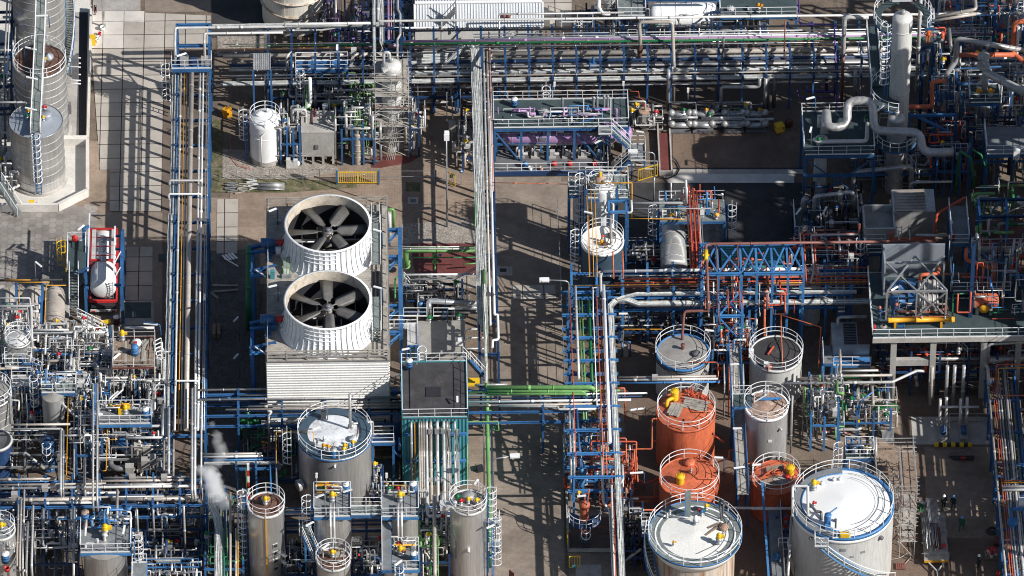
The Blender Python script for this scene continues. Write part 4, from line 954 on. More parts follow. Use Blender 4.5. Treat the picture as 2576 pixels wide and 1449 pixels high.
Pb('shiny thick pipe bending out of the pit towards the road bridge','galv',.5,(1305,940,2.2),('z',3.6),('n',.6),(1700,843,3.6),n=20,bend=.6);Pb('second shiny pipe behind it under the bridge','galv',.42,(1540,872,2.4),(1710,872,2.4),n=16);Pb('grey spiral duct low beside the bridge','dgy',.4,(1480,905,1.5),(1720,905,1.5),n=16)
Vb(Ta('hand_valve','green valve at the foot of the shiny bent pipe','valve',W(1308,985,1.8)),W(1308,985,1.8),'dgn',1.1);Vb(Ta('hand_valve','second green valve beside the pit railing','valve',W(1525,965,1.8)),W(1525,965,1.8),'dgn',1.)
pit=Bc('concrete_pit','grey concrete pit roof beside the cooling tower with puddle stains','pit',W(1225,980,2).x,W(1400,1215,2).y,W(1572,980,2).x,W(1400,975,2).y,0,1.9,'concrete','greytop')
Rc([W(1115,940,2.6),W(1290,940,2.6)],Lc='short white railing left of the shiny bent pipe');Rc([W(1340,940,2.6),W(1500,940,2.6)],Lc='short white railing right of the shiny bent pipe')
Tb('white tube lamp on a blue pole at the pit corner',1505,880,3.8,R(180),1.3,0,1,hook=.2)
br=Ta('footbridge','white railed footbridge from the cooling tower to the ladder platform','footbridge',W(1050,1000,8))
z=8.;a=W(945,1000,z);c=W(1140,1030,z);MB().bx(a.x,c.y,z-.1,c.x,a.y,z).Ba('deck','concrete',br)
Rb(MB(),[(a.x,a.y,z),(W(1215,975,z).x,a.y,z)]).Ba('railing','rail',br);Rb(MB(),[(a.x,c.y,z),(c.x,c.y,z)]).Ba('railing','rail',br)
pf=Pa('pale steel platform with ladder head beside the tower frame',1140,985,1222,1150,8.,'pale','e',legs=1,brace=0);X0_,Y0_,X1_,Y1_=pf['X'];La(((X0_+X1_)/2,Y0_-.1,0),3.5,8.,R(-90),pf,cage=0)
BZ=8.4
bx0,bx1=W(1098,1300,BZ).x,W(1588,1300,BZ).x;by1=W(1300,1283,BZ).y;T(2,1);by0=W(1300,255,BZ).y
tb=Bc('teal_building','teal ribbed building with a black bitumen roof beside the road','building',bx0,by0,bx1,by1,0,BZ-.1,'teal','bitumen',ribs=True,rib_dir='v',pitch=.32,amp=.06,parap=.12)
MB().bx(bx0+.75,by0+1.,BZ+.003,bx1-.55,by1-.4,BZ+.1).Ba('roof_pad','bitumen',tb);b=MB();p=W(1340,65,BZ+.1);b.bx(p.x-.7,p.y-.6,BZ+.1,p.x+.65,p.y+.7,BZ+.16);b.Ba('roof_hatch','black',tb)
for p,q in(((bx0,by0),(bx1,by0)),((bx0,by0),(bx0,by1)),((bx1,by0),(bx1,by1))):Rb(MB(),[(*p,BZ),(*q,BZ)],gap=1.47).Ba('railing','rail',tb)
Tb('white upright lamp on the front railing of the bitumen roof',1520,115,9.2,R(90),.6,.5,BZ-.2,pole='galv')
T(1,1)
Rb(MB(),[(bx0,by1,BZ),(W(1222,1250,BZ).x,by1,BZ)]).Ba('railing','rail',tb);Rb(MB(),[(W(1285,1250,BZ).x,by1,BZ),(bx1,by1,BZ)]).Ba('railing','rail',tb)
La((W(1253,1250,BZ).x,by1+.1,0),2,BZ+.9,R(90),tb,sm='rail')
Da('blue drum with white lid on the far left corner of the bitumen roof',1157,1325,BZ+.3)
Pb('pale pipe with valve bending off the bitumen roof',"pale",.24,(1050,1449,6.5),(1050,1382,7.9),(1215,1382,8.3),('n',1.6));Tb('white tube lamp over the far left corner of the bitumen roof',1130,1185,BZ+2,R(15),.7,0,BZ)
es=Ta('steel_stair','blue stair with white rails from the bitumen roof towards the road bridge','stairs',W(1715,1410,0));Sc(W(1720,1395,4.3),W(1590,1250,BZ),.9,es);Bb('landing',es,W(1650,1440,3.2),1.2,1.,.12,'yellow')
p=W(1535,1150,2.2);wb=Ta('white_box','white electrical box at the corner of the concrete pit','box',p);Bb('body',wb,p,.7,.5,.6,'white')
for k,(y,)in enumerate(((1035,),(1100,),(1182,))):Pb(['white pipe beside the pit leading to the road bridge, farthest','pale pipe with red valve beside the pit','white pipe beside the pit leading to the road bridge, nearest'][k],'pale',.16,(1575,y+30,2.5),(1590,y,3.2),(1730,y,3.2))
T(0,1);xs0,xs1=W(1640,560,5.2).x,W(1775,560,5.2).x
yb0=W(1680,480,5.2).y;T(2,1);yb1=W(1760,10,5.2).y
rb=rack('navy and blue steel pipe bridge running along the road',((xs0+xs1)/2,yb0),((xs0+xs1)/2+.0,yb1),xs1-xs0,11,[5.],5.1,over=.05,m='navy',cw=.2)
T(0,1)
p0=W(1665,600,5.3)
for k,(x,wd)in enumerate(((1640,.3),(1668,.32),(1693,.3))):
 xx=W(x,700,5.3).x
 pts=[Va((xx-6.+k*.3,yb0+.3+k*.5,5.1)),Va((xx-2.4+k*.3,yb0+.5+k*.5,5.1)),Va((xx-.6,yb0+1.6+k*.3,6.3)),Va((xx,yb0+.7,6.3)),Va((xx,yb0-1.,5.4)),Va((xx,yb1+8-k,5.4))]
 Ca(['left grey cable tray on the road bridge, humped at its far end','middle grey cable tray on the road bridge, humped at its far end','right grey cable tray on the road bridge, humped at its far end'][k],wd,*pts,n=5)
runs('the road bridge','the right',[('salmon',.18,Va((W(1768,600,5.5).x,yb0+1.5,5.4)),('s',20)),('beige',.22,Va((W(1748,600,5.5).x,yb0+1.5,5.4)),('s',21)),('pale',.2,Va((W(1722,600,5.5).x,yb0+3,5.4)),('s',40))])
T(1,1)
Pb('long pale pipe on the outer edge of the road bridge with a kink','white',.24,Va((W(1782,100,5.4).x,yb0-6,5.4)),(1795,760,5.4),('s',3.),('e',.3),('s',3.4),('w',.55),('s',1.),bend=.3)
Pb('long pale green pipe down the middle of the road bridge','green',.3,(1720,590,5.6),(1742,1449,5.6),('s',1.),Bf=True);Pb('slim pale green pipe left of it on the road bridge','green',.12,(1660,0,5.5),(1655,260,5.5))
Ca('pale green cable ladder along the near half of the road bridge',.3,(1722,700,5.9),(1740,1440,5.9),m='pcb',n=3,rung=.3)
Pb('salmon pipe running back from the road bridge hump','salmon',.2,Va((xs1-.1,yb0+1.5,5.4)),('n',3.),('z',4.6))
T(0,1)
wt=tank('white dome-topped tank with ring rail behind the gravel bed',68,905,4.7,1.5,.55,wall='white',roof='white',cone=.75,dome=True,rim=0,rail=True,railr=1.42,a_lad=R(180),lad_z0=.5)
c=Ra[wt.name];MB().cyl((c.x,c.y,0),1.6,.55,8).Ba('plinth','concrete',wt);Ma(wt,(c.x-.5,c.y+.1,5.2),.42,'white');Vb(wt,(c.x+.2,c.y+.3,5.3),'white',.7)
MB().Tc([(c.x+.9,c.y-1.,4.9),(c.x+.6,c.y-1.3,4.9),(c.x-.4,c.y-1.62,4.),(c.x-.4,c.y-1.62,.4)],.07,8,bend=.3).Ba('drain_pipe','white',wt)
MB().ring((c.x,c.y,3.4),1.51,.03,40).Ba('wall_band','white',wt)
MB().Bg((c.x-1.9,c.y-.4,0),(c.x-1.9,c.y-.4,4.6),.14).Bg((c.x-1.9,c.y+.4,0),(c.x-1.9,c.y+.4,4.6),.14).Ba('ladder_post','blue',wt)
bh=Bc('block_house','square grey concrete block house raised on short legs','block house',W(342,840,4.1).x,W(460,998,4.1).y,W(586,840,4.1).x,W(460,840,4.1).y,1.,4.,'blockwall','concrete',over=.03)
X0,Y0=W(342,840,4.1).x,W(460,998,4.1).y;X1=W(586,840,4.1).x;Y1=W(460,840,4.1).y
for i in range(4):
 for y in(Y0+.15,Y1-.15):Bb('leg',bh,(X0+.1+(X1-X0-.2)*i/3,y,0),.22,.25,1.,'concrete')
for x,y,r in((525,860,.22),(533,910,.35),(548,900,.2)):p=W(x,y,4.1);MB().cyl(p,r,.12,18).Lb((p.x,p.y,p.z+.12),[(r*.7,0),(r*.5,.25),(.001,.35)],18).Ba('roof_vent','concrete',bh)
MB().Bg(W(424,930,4.2),W(430,820,4.2),.12).Ba('roof_beam','brown',bh);MB().Bg(W(450,880,4.2),W(452,825,4.2),.12).Ba('roof_beam','brown',bh)
p=W(495,880,4.1);La((p.x,p.y,0),4.1,5.2,R(90),bh,cage=0,sm='galv');Bb('door_box',bh,(W(460,1110,2).x,Y0-.05,2.),.3,.12,.5,'dgy')
Pb('fat white duct stepping down past the block house to the ground','white',.34,(407,590,7.2),('z',3.9),(330,835,3.9),('z',2.6),(308,1005,2.2),(318,1220,.3),('s',.4),n=14,bend=.35)
pb=Ta('meter_stand','pale stand of meter boxes at the foot of the white duct','meter box',W(270,1260,0));
for k,(x,h)in enumerate(((245,1.4),(275,.9),(300,1.2))):p=W(x,1262,0);Bb('meter_box',pb,p,.4,.4,h*.75,'pale')
pump=Cb('inclined grey filter vessel standing left of the scaffold tower',W(770,1225,0),3.6,.38,'beige','beige',Bf=4);
c=Ra[pump.name];MB().Tc([(c.x+.55,c.y-.1,.3),(c.x+.55,c.y-.1,3.6),(c.x+1.1,c.y-.1,3.6)],.1,8,bend=.2).Ba('side_pipe','pale',pump);MB().cyl((c.x+1.2,c.y-.1,3.4),.25,.45,14).Ba('cap','beige',pump);Vb(pump,(c.x-.5,c.y,2.4),'amber',.8)
Sb('blue framed pipe unit with green pipe between block house and scaffold',650,1090,895,1240,6.2,46,32,Fa='blue',Be=4,Vc=5,pal=('grey','pale','green','dgy','pale'))
Sb('pipe unit hidden between the white tank and the block house',190,1050,335,1240,5.,30,33,Fa='blue',Be=5)
Sb('shaded pump row behind the block house under the top rack',330,800,900,1060,4.2,44,34,Fa='navy',Be=5,pal=('grey','dgy','galv','green'),nb=4)
Pb('bright green bent pipe above the blue frame beside the scaffold','green',.13,(770,885,4.6),(820,885,4.6),(820,950,4.6),(775,950,4.6))
sc0=W(905,1185,0);sc1=W(1155,1185,0);SY0=sc0.y;SY1=SY0+3.
vs=Cb('grey vessel wrapped in the tall scaffold',Va(((sc0.x+sc1.x)/2+.0,SY0+1.5,0)),10.2,.95,'ptk');c=Ra[vs.name]
MB().Tc([(c.x-.15,c.y,10.8),(c.x-.15,c.y,11.9),(c.x-.7,c.y,11.9),(c.x-.7,c.y,9.5)],.14,10,bend=.25).Ba('overhead_pipe','pale',vs);MB().Bg((c.x-.8,c.y-.9,10.4),(c.x-.25,c.y-.7,10.6),.35,.4).Ba('exhaust_box','pale',vs)
Sd('tall tube scaffold tower around the grey vessel',sc0.x,SY0,sc1.x,SY1,0,9.6,bay=1.55,lift=1.92,Pd='all',seed=3)
b_=Ta('scaffold','loose scaffold poles leaning on the tall scaffold tower','scaffold poles',W(990,1200,0))
for k in range(5):MB().Tc([W(985+k*14,1205,0),W(1050+k*22,870-k*25,5.5)],.035,5).Ba('pole','scaf',b_)
Sb('pipe unit on the right flank of the tall scaffold',1165,1100,1230,1180,6.5,20,35,Fa='navy',Be=3,Vc=3,nb=1)
for k,(x,y)in enumerate(((1490,1170),(1200,1160),(1445,1000))):pass
ap=Ta('analyser_stand','grey analyser cabinet with pipes in the brick yard by the road bridge','cabinet',W(1480,1080,0));p=W(1480,1080,0);Bb('cabinet',ap,(p.x,p.y,1.6),.65,.5,1.1,'blockwall');MB().Bg((p.x,p.y,0),(p.x,p.y,1.6),.16).Tc([(p.x+.15,p.y+.2,2.6),(p.x+.15,p.y+.2,3.3),(p.x-.05,p.y+.2,3.3)],.08,8,bend=.1).Tc([(p.x+.3,p.y,2.2),(p.x+1.6,p.y,2.2)],.11,8).Ba('pipes','galv',ap);MB().cb((p.x+.15,p.y-1.2,.0),.35,.3,1.2).Ba('pump','pale',ap)
for k,(x,h)in enumerate(((1442,5.2),(1545,5.6),(1483,4.6))):t=Ta('vent_post',['slim grey vent post left of the analyser cabinet','slim grey vent post right of the analyser cabinet','slim grey vent post behind the analyser cabinet'][k],'post',W(x,1000,0));p=W(x,1005,0);MB().Bg(p,p+Va((0,0,h)),.09).cb(p+Va((0,0,h*.6)),.2,.2,.3).Ba('post','galv',t)
Sb('row of instruments along the left foot of the road bridge',1555,1000,1640,1290,3.2,18,36,Fa='navy',Be=4,Vc=3,nb=1)
def Ga(Lc,p,q,h=1.5,m='yellow',posts='blue',split=True,post_h=1.55):
 p,q=Va(p),Va(q);t=Ta('gate',Lc,'gate',p);n=int((q-p).length/.2);b=MB()
 halves=[(p,p.lerp(q,.49)),(p.lerp(q,.51),q)]if split else[(p,q)]
 for s,e in halves:
  b=MB();z0=Va((0,0,.15));z1=Va((0,0,h));b.Bg(s+z0,e+z0,.06);b.Bg(s+z1,e+z1,.07);b.Bg(s+z0,s+z1,.07);b.Bg(e+z0,e+z1,.07);k=int((e-s).length/.2)
  for i in range(1,k):f=s.lerp(e,i/k);b.Bg(f+z0,f+z1,.045)
  b.Ba('leaf',m,t)
 if posts:
  for e in(p-(q-p).normalized()*.12,q+(q-p).normalized()*.12):MB().Bg(e,e+Va((0,0,post_h+.15)),.15).Ba('post',posts,t)
 return t
g1=Ga('double yellow barred gate between two blue posts',W(622,1388,0),W(918,1388,0));p=W(812,1312,1.2);MB().cyl(p-Va((0,.08,0)),.17,.02,20,axis=(0,-1,0)).Ba('round_sign','lbl',g1);MB().cyl(p-Va((0,.102,0)),.09,.008,16,axis=(0,-1,0)).Ba('sign_mark','white',g1)
g2=Ga('narrow yellow gate with a green plate swung open beside the lamp post',W(1443,1385,0),W(1503,1412,0),split=0,posts=0);b=MB();p=W(1475,1330,1);b.cb((p.x,p.y-.12,.9),.3,.03,.4);b.Ba('sign_plate','dgn',g2)
t=Ta('fence_post','single blue post beside the scaffold shadow on the bricks','post',W(1357,1385,0));p=W(1357,1385,0);MB().Bg(p,p+Va((0,0,1.7)),.14).Ba('post','blue',t)
t=Ta('sign_post','round blue sign on a slim post near the road bridge','sign',W(1550,1395,0));p=W(1550,1395,0);MB().Bg(p,p+Va((0,0,1.9)),.06).Ba('post','galv',t);MB().cyl((p.x,p.y-.06,1.75),.2,.02,20,axis=(0,-1,0)).Ba('disc','lbl',t);MB().cyl((p.x,p.y-.082,1.75),.1,.008,14,axis=(0,-1,0)).Ba('mark','white',t)
t=Ta('wire_fence','thin wire fence along the gravel edge to the yellow gate','fence',W(0,1300,0))
for k in range(8):p=W(-270+k*125,1370+k*1.5,0);MB().Bg(p,p+Va((0,0,1.7)),.06).Ba('post','galv',t)
for h in(.6,1.1,1.65):MB().Bg(W(-270,1370,0)+Va((0,0,h)),W(605,1380,0)+Va((0,0,h)),.02).Ba('wire','galv',t)
for h in(.9,1.6):MB().Bg(W(930,1385,0)+Va((0,0,h)),W(1350,1385,0)+Va((0,0,h)),.03).Ba('wire','galv',t)
def Se(Lc,base,h,ang,arm=1.6,m='galv'):
 t=Ta('street_lamp',Lc,'street lamp',base);u=Va((math.cos(ang),math.sin(ang),0));MB().Tc([base,base+Va((0,0,h*.5))],.09,8).Tc([base+Va((0,0,h*.5)),base+Va((0,0,h)),base+Va((0,0,h+.15))+u*arm],.065,8,bend=.5).Ba('pole',m,t)
 e=base+Va((0,0,h+.15))+u*arm;MB().cb(e-Va((0,0,.1))+u*.35,.9,.42,.24,ang).cb(e-Va((0,0,.04))+u*.3,.6,.5,.16,ang).Ba('lamp_head','white',t);return t
T(1,1);bs=W(1442,260,0)
sl1=Ta('street_lamp','tall straight lamp post with a boxy white head beside the narrow gate','street lamp',bs);MB().Tc([bs,bs+Va((0,0,11.3))],[.1,.06],8).Ba('pole','galv',sl1);MB().cb(bs+Va((.02,-.1,11.1)),.5,.45,.8).cb(bs+Va((.02,-.1,11.9)),.4,.35,.15).Ba('lamp_head','white',sl1)
T(0,0)
for k,(x,y,m)in enumerate(((1740,1420,'galv'),(1830,1430,'gwd'),(1895,1400,'pale'))):
 t=Ta('scrap_pallet',['pale broken pallet on the moss strip','grey pallet lying in the middle of the moss strip','pile of white wrapped scrap on the moss strip'][k],'pallet',W(x,y,0));p=W(x,y,0);b=MB();r_=random.Random(k)
 for i in range(6):b.cb((p.x+r_.uniform(-.3,.3),p.y-.5+i*.2,.05+.04*i),1.,.11,.06,r_.uniform(-.4,.4))
 b.Ba('boards',m,t)
T(0,1);t=Ta('scrap_pallet','bundle of grey poles laid on the moss strip','poles',W(100,1400,0))
for i in range(6):MB().Tc([W(-40+i*12,1380+i*11,.1+.03*i),W(215,1383+i*9,.1+.03*i)],.045,6).Ba('pole','galv',t)
T(0,0);yv=Ta('oil_absorber','yellow tarpaulin covered pump left of the white tank','pump',W(1715,870,0));p=W(1715,870,.0);MB().cb(p,.8,.7,.5,.3).cb((p.x-.1,p.y,.5),.55,.6,.3,.9).Bg((p.x-.5,p.y,.5),(p.x+.4,p.y+.1,.95),.35,.25).cb((p.x+.2,p.y-.2,.4),.4,.4,.25,.6).Ba('cover','amber',yv)
Pb('red hose curling over the gravel bed','rpp',.06,(1735,1040,.1),(1745,1180,.1),(1800,1250,.1),(1900,1275,.1),Bf=0,cat='hose',name='hose',bend=1)
T(0,1)
RX0=W(100,610,0).x;yN=W(490,640,0).y;yS=W(490,860,0).y
T(0,3);RX1=W(690,800,0).x
tr_=rack('wide blue pipe rack across the top of the plant',(RX0,(yN+yS)/2),(RX1,(yN+yS)/2),yN-yS,26,[4.7,6.5],7.2,over=.9,cw=.17,m='blue',longi=False,bm_='navy')
T(0,1)
def ew(x,y,z,d,L,m):p=W(x,y,z);return(m,d,Va((p.x,p.y,z+d/2)),('e',L))
XL=-300
runs('the upper level of the top rack','far edge',[('pale',.2,Va((W(-10,225,6.5).x,yN+.3,6.7)),('e',6.4),(680,195,7.2),('e',1.2),(815,215,6.7),('e',8)),]+[ew(x,y,6.5,d,L,m)for x,y,d,L,m in((900,243,.2,58,'dgy'),(1640,262,.1,50,'white'),(1640,283,.1,50,'white'),(1730,300,.2,49,'white'),(950,322,.22,59,'purple'),(-250,338,.09,26,'galv'),(520,348,.24,66,'dgn'),(-200,352,.08,76,'green'),(1240,362,.12,55,'galv'),(900,312,.1,58,'pale'),(900,333,.16,58,'beige'))])
runs('the lower level of the top rack','far edge',[ew(x,y,4.7,d,L,m)for x,y,d,L,m in((-320,377,.13,78,'amber'),(-300,386,.2,78,'salmon'),(-280,402,.12,74,'dgy'),(1150,432,.5,60,'beige'),(-250,438,.42,16,'beige'),(1150,462,.26,62,'grey'),(-220,470,.2,20,'dgy'),(-200,500,.3,80,'navy'),(-200,520,.16,80,'galv'),(-200,420,.12,78,'grey'),(1200,485,.14,60,'pale'),(-200,537,.22,78,'grey'),(-200,577,.16,78,'pale'),(-150,598,.12,78,'beige'),)])
Pb('thick dark pipe with blue end on the front of the top rack','dgy',.55,W(2560,490,4.7),('e',33),n=16);b=Ta('blue_valve','blue valve capping the thick dark pipe of the top rack','valve',W(2540,490,4.4));p=W(2545,490,4.7);q=MB();q.cyl((p.x-.3,p.y,4.7),.3,.6,16,axis=(1,0,0));q.cyl((p.x-.35,p.y,4.7),.42,.08,16,axis=(1,0,0));q.cyl((p.x,p.y,4.9),.14,.7,10);q.Ba('body','blue',b)
for k,(y,z,x,L)in enumerate(((555,4.6,1150,64),(632,4.4,-250,96),(200,7.3,-330,17))):
 Ca(['wide cable tray on the front side of the top rack','lower cable tray along the front foot of the top rack','cable ladder above the far left end of the top rack'][k],.5,W(x,y,z),('e',L),n=7)
Pb('high pale pipe running the whole right length above the top rack','pale',.24,(920,-40,9.6),(920,160,9.6),('e',64),n=10)
Pb('white pipe below the front cable tray of the top rack','pale',.2,(1170,658,3.2),('e',40));Pb('pale pipe low along the front of the top rack','grey',.18,(-300,640,3.6),('e',15));Pb('thin white pipe across the shaded ground under the top rack','pale',.1,(1250,742,1.2),('e',6))
for k,(x0,x1,y,m)in enumerate(((1402,1838,385,'grey'),(500,505,0,''))):
 if m:p=W(x0,y,4.8);q=W(x1,y,4.8);Pb('square grey loop standing across the middle of the top rack',m,.2,Va((p.x,p.y+1.5,7.4)),('z',7.5),p+Va((0,0,.1)),q+Va((0,0,.1)),Va((q.x,q.y+2.4,7.4)),('e',12))
nx0,nx1=W(880,100,8).x,W(1090,100,8).x;ny1=W(1000,-150,8).y;ny0=W(1000,330,7.5).y
nr=rack('navy pipe bridge reaching the top edge above the scaffold',((nx0+nx1)/2,ny1),((nx0+nx1)/2,ny0),nx1-nx0,6,[5.2,7.9],8.,m='navy')
for k,(x,wd)in enumerate(((888,.3),(945,.45))):Ca(['narrow cable ladder coming down from the top edge to the top rack','broad cable ladder coming down from the top edge to the top rack'][k],wd,W(x,-120,8.1),('Y',W(x,560 if k==0 else 390,6.8).y),('z',6.6),n=5)
Pb('pink pipe bending down from the top edge into the top rack','purple',.26,(995,-100,8.1),(1000,290,7.6),('z',6.7),('e',1.))
Pb('grey pipe with kinks coming from the top edge to the scaffold','grey',.24,(1068,-100,8.2),(1070,70,8.2),(1088,110,8.2),(1088,260,8.2),(1066,300,8.),(1066,420,8.),('z',4));Pb('slim salmon pipe from the top edge to the top rack','salmon',.1,(1020,-100,8.2),(1022,330,7.5));Pb('slim white pipe from the top edge beside the kinked pipe','white',.1,(1040,-100,8.2),(1042,310,7.6))
bt=tank('big cream storage tank with rust streaks at the top edge',302,118,9.5,3.28,.0,wall='creamtank',roof='wtp',loc=W(302,110,0),rim='creamtank',rail=True)
c=Ra[bt.name]
for z in(2.35,4.,6.,8.):MB().Lb((c.x,c.y,z),[(3.28,0),(3.5,0),(3.5,.12),(3.28,.12)],56).Ba('stiffener_ring','rustytank',bt)
Sa(bt,c,3.3,.75,R(-60),R(30),.3,9.5,sm='dgy');MB().Bg((c.x-1.05,c.y-3.2,0),(c.x-1.05,c.y-3.2,9),.05).Ba('drain_pipe','rustytank',bt)
ra=W(1198,10,5.);rbx=W(2165,200,5.).x
X0,X1=ra.x,rbx;Yf=W(1500,200,4.6).y;Yr=W(1500,22,6.).y
sh=Ta('shed','long grey shed with a ribbed sheet roof at the top edge','shed',((X0+X1)/2,(Yf+Yr)/2,0));MB().bx(X0,Yf+.1,0,X1,Yr+6,4.5).Ba('wall','wall',sh)
b=MB();n=int((X1-X0)/.27)
for i in range(n):
 x=X0+(X1-X0)*i/n;d=(X1-X0)/n;base=len(b.v)
 for o,h in((0,0),(d*.62,0),(d*.7,.07),(d*.92,.07),(d,0)):b.v+=[Va((x+o,Yf-.2,4.6+h)),Va((x+o,Yr,6.+h)),Va((x+o,Yr+6.2,4.6+h))]
 for j in range(4):
  for k in(0,1):b.face((base+j*3+k,base+(j+1)*3+k,base+(j+1)*3+k+1,base+j*3+k+1))
b.Ba('roof','roofsheet',sh);MB().Bg((X0,Yr,6.1),(X1,Yr,6.1),.35,.08).Ba('ridge_cap','white',sh);MB().Bg((X0-.05,Yf-.2,4.58),(X0-.05,Yr,5.98),.12,.2).Bg((X1+.05,Yf-.2,4.58),(X1+.05,Yr,5.98),.12,.2).Ba('verge','white',sh)
for x in(1870,1905):p=W(x,140,5);MB().cyl((p.x,p.y,4.9),.16,.5,12).Lb((p.x,p.y,5.4),[(.28,0),(.2,.15),(.001,.2)],14).Ba('roof_vent','darkred',sh)
for k,x in enumerate((1870,1912)):Bb('vent_pot',sh,W(x,188,4.2),.3,.3,.9,'pale')
cs=Ta('steel_stair','lattice steel stair leaning on the ribbed shed roof','stairs',W(1420,185,4));
b=MB();a,c_=W(1400,190,4.6),W(1505,80,6.8)
for o in(-.35,.35):
 for h in(0,.8):b.Bg(a+Va((0,o,h)),c_+Va((0,o,h)),.07)
for k in range(12):
 f=k/12;g=(k+1)/12;b.Bg(a.lerp(c_,f)+Va((0,-.35,0)),a.lerp(c_,g)+Va((0,-.35,.8)),.05);b.Bg(a.lerp(c_,f)+Va((0,-.35,0)),a.lerp(c_,f)+Va((0,.35,0)),.1,.04)
b.Bg(c_,(c_.x,c_.y,4),.1);b.Bg(c_+Va((0,.35,1)),(c_.x,c_.y+.35,4),.1);b.Ba('frame','galv',cs)
Sb('dark purple piped unit behind the top rack between cream tank and bridge',590,150,840,640,5.5,34,41,pal=('purple','dgy','navy','grey','dpu'),Fa='navy',Be=4)
Sb('dark unit behind the top rack left of the shed',1090,150,1190,620,5.,14,42,pal=('dgy','navy','grey'),Fa='blue',Be=2)
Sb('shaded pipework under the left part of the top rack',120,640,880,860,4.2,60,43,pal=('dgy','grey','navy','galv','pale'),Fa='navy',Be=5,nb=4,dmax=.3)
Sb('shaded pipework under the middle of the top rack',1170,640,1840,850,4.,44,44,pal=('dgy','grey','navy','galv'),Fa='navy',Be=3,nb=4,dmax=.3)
pf=Pa('blue beamed walkway with white rails in front of the left top rack',300,462,692,520,5.6,'blue','ns',brace=0,legn=3);X0_,Y0_,X1_,Y1_=pf['X'];La((X0_+.4,Y0_-.15,0),.4,5.6,R(-90),pf,sm='rail')
sp=Ta('solar_panel','dark grey gridded panel mounted on the top rack left of the walkway','panel',W(40,525,5.6));b=MB();a,c_=W(-18,405,7.9),W(108,525,7.4);b.v+=[Va((a.x,a.y,7.9)),Va((c_.x,a.y,7.9)),Va((c_.x,c_.y,7.4)),Va((a.x,c_.y,7.4))];b.face((3,2,1,0));b.Ba('sheet','grey',sp);b=MB()
for i in range(9):f=i/8;b.Bg((a.x+(c_.x-a.x)*f,a.y,7.93),(a.x+(c_.x-a.x)*f,c_.y,7.43),.04 if i not in(0,4,8)else .09)
for i in range(11):f=i/10;b.Bg((a.x,a.y+(c_.y-a.y)*f,7.93-.5*f),(c_.x,a.y+(c_.y-a.y)*f,7.93-.5*f),.035)
b.Ba('frame','galv',sp);MB().Bg((a.x-.05,c_.y,0),(a.x-.05,c_.y,7.3),.18).Bg((c_.x+.05,c_.y,0),(c_.x+.05,c_.y,7.3),.18).Ba('leg','blue',sp)
Pb('pale pipe with bends left of the blue walkway','pale',.26,(268,395,6.4),(232,425,6.4),('z',2));Pb('tall grey pipe dropping in front of the top rack by the cage ladder','beige',.24,(275,470,6.),('z',1.));Pb('grey bent pipe low behind the white tank','grey',.22,(270,925,1.4),(215,925,1.4),('n',3))
lp_=Ta('tube_lamp','white spot lamp on a blue bent pole over the blue walkway','lamp',W(615,515,5.6));MB().Tc([W(617,515,5.6),W(615,370,7.7)],.05,6).Ba('pole','blue',lp_);MB().Bg(W(612,380,7.9),W(613,335,8.3),.2,.15).Ba('housing','white',lp_)
b=Ta('instrument_box','grey instrument box on a stand at the right end of the blue walkway','box',W(715,470,5));Bb('box',b,W(738,400,6.4),.5,.4,.55,'pale');q=MB();q.Bg(W(715,500,4.8),W(735,410,6.3),.3,.25);q.Ba('stand','pale',b)
T(0,2)
Pb('tall inverted U of grey pipe over the top rack','beige',.34,(965,430,4.9),('z',7.6),(960,165,9.),(1210,165,9.),(1222,490,5.2),('z',.4),n=14);Pb('grey pipe swinging off the inverted U to the ground','grey',.36,(1232,505,5.),(1180,520,5.),('s',.8),('z',.4),n=14)
b=Ta('rust_valve','rusty vented pipe end hanging from the inverted U','vent',W(965,420,5));p=W(965,430,5.);q=MB();q.Lb((p.x,p.y,4.6),[(.1,0),(.14,.4),(.25,.9),(.28,1.5),(.2,1.9)],14);q.Ba('cone','rustdark',b)
Pb('slim dark vent pipe standing in the shade right of the inverted U','dgy',.14,(1558,280,7.8),('z',.3));Pb('dark vent pipe bending over the shaded pumps','dgy',.2,(1597,280,8.2),('z',4.2));Pb('grey pipe bending left over the shaded pumps','grey',.34,(1870,590,4.5),('z',3.4),(1580,655,3.4),('z',.6),n=14);Pb('thick grey riser in the shade at the right pump','grey',.36,(1915,590,4.6),('z',.5),n=14)
T(0,3);Pb('thick grey riser left of the yellow crate','dgy',.4,(50,570,4.6),('z',.6),n=14);Pb('second thick grey riser beside it','dgy',.36,(0,575,4.6),('z',.5))
T(0,2)
for k in range(4):
 x=1270+k*170+(60 if k>1 else 0);p=W(x,960,0);t=Ta('pump_set',f"shaded pump with shiny end caps, {ORD[k]} from the inverted U",'pump',p)
 MB().cb((p.x,p.y,0),2.,1.8,.2).Ba('plinth','dgy',t)
 for yy,z in((.4,1.3),(-.5,.7)):MB().Tc([(p.x-.75,p.y+yy,z),(p.x+.75,p.y+yy,z)],.28,14).Ba('barrel','galv',t);MB().ball((p.x-.85,p.y+yy,z+.2),.36,12).ball((p.x+.85,p.y+yy,z+.2),.36,12).Ba('end_cap','grey',t)
 Vb(t,(p.x+.3,p.y+.3,1.5),('dgn','amber')[k%2],.8)
for k,x in enumerate((1465,1505,1885)):p=W(x,965,0);t=Ta('switch_box',['white switch box on a leg in front of the shaded pumps, left one','white switch box on a leg in front of the shaded pumps, middle one','white switch box on a leg in front of the shaded pumps, right one'][k],'switch box',p);Bb('box',t,(p.x,p.y,.35),.4,.3,.75,'pale');MB().Bg(p,p+Va((0,0,.4)),.1).Ba('leg','galv',t);MB().cb((p.x,p.y-.165,.5),.24,.02,.4).Ba('dial','dgy',t)
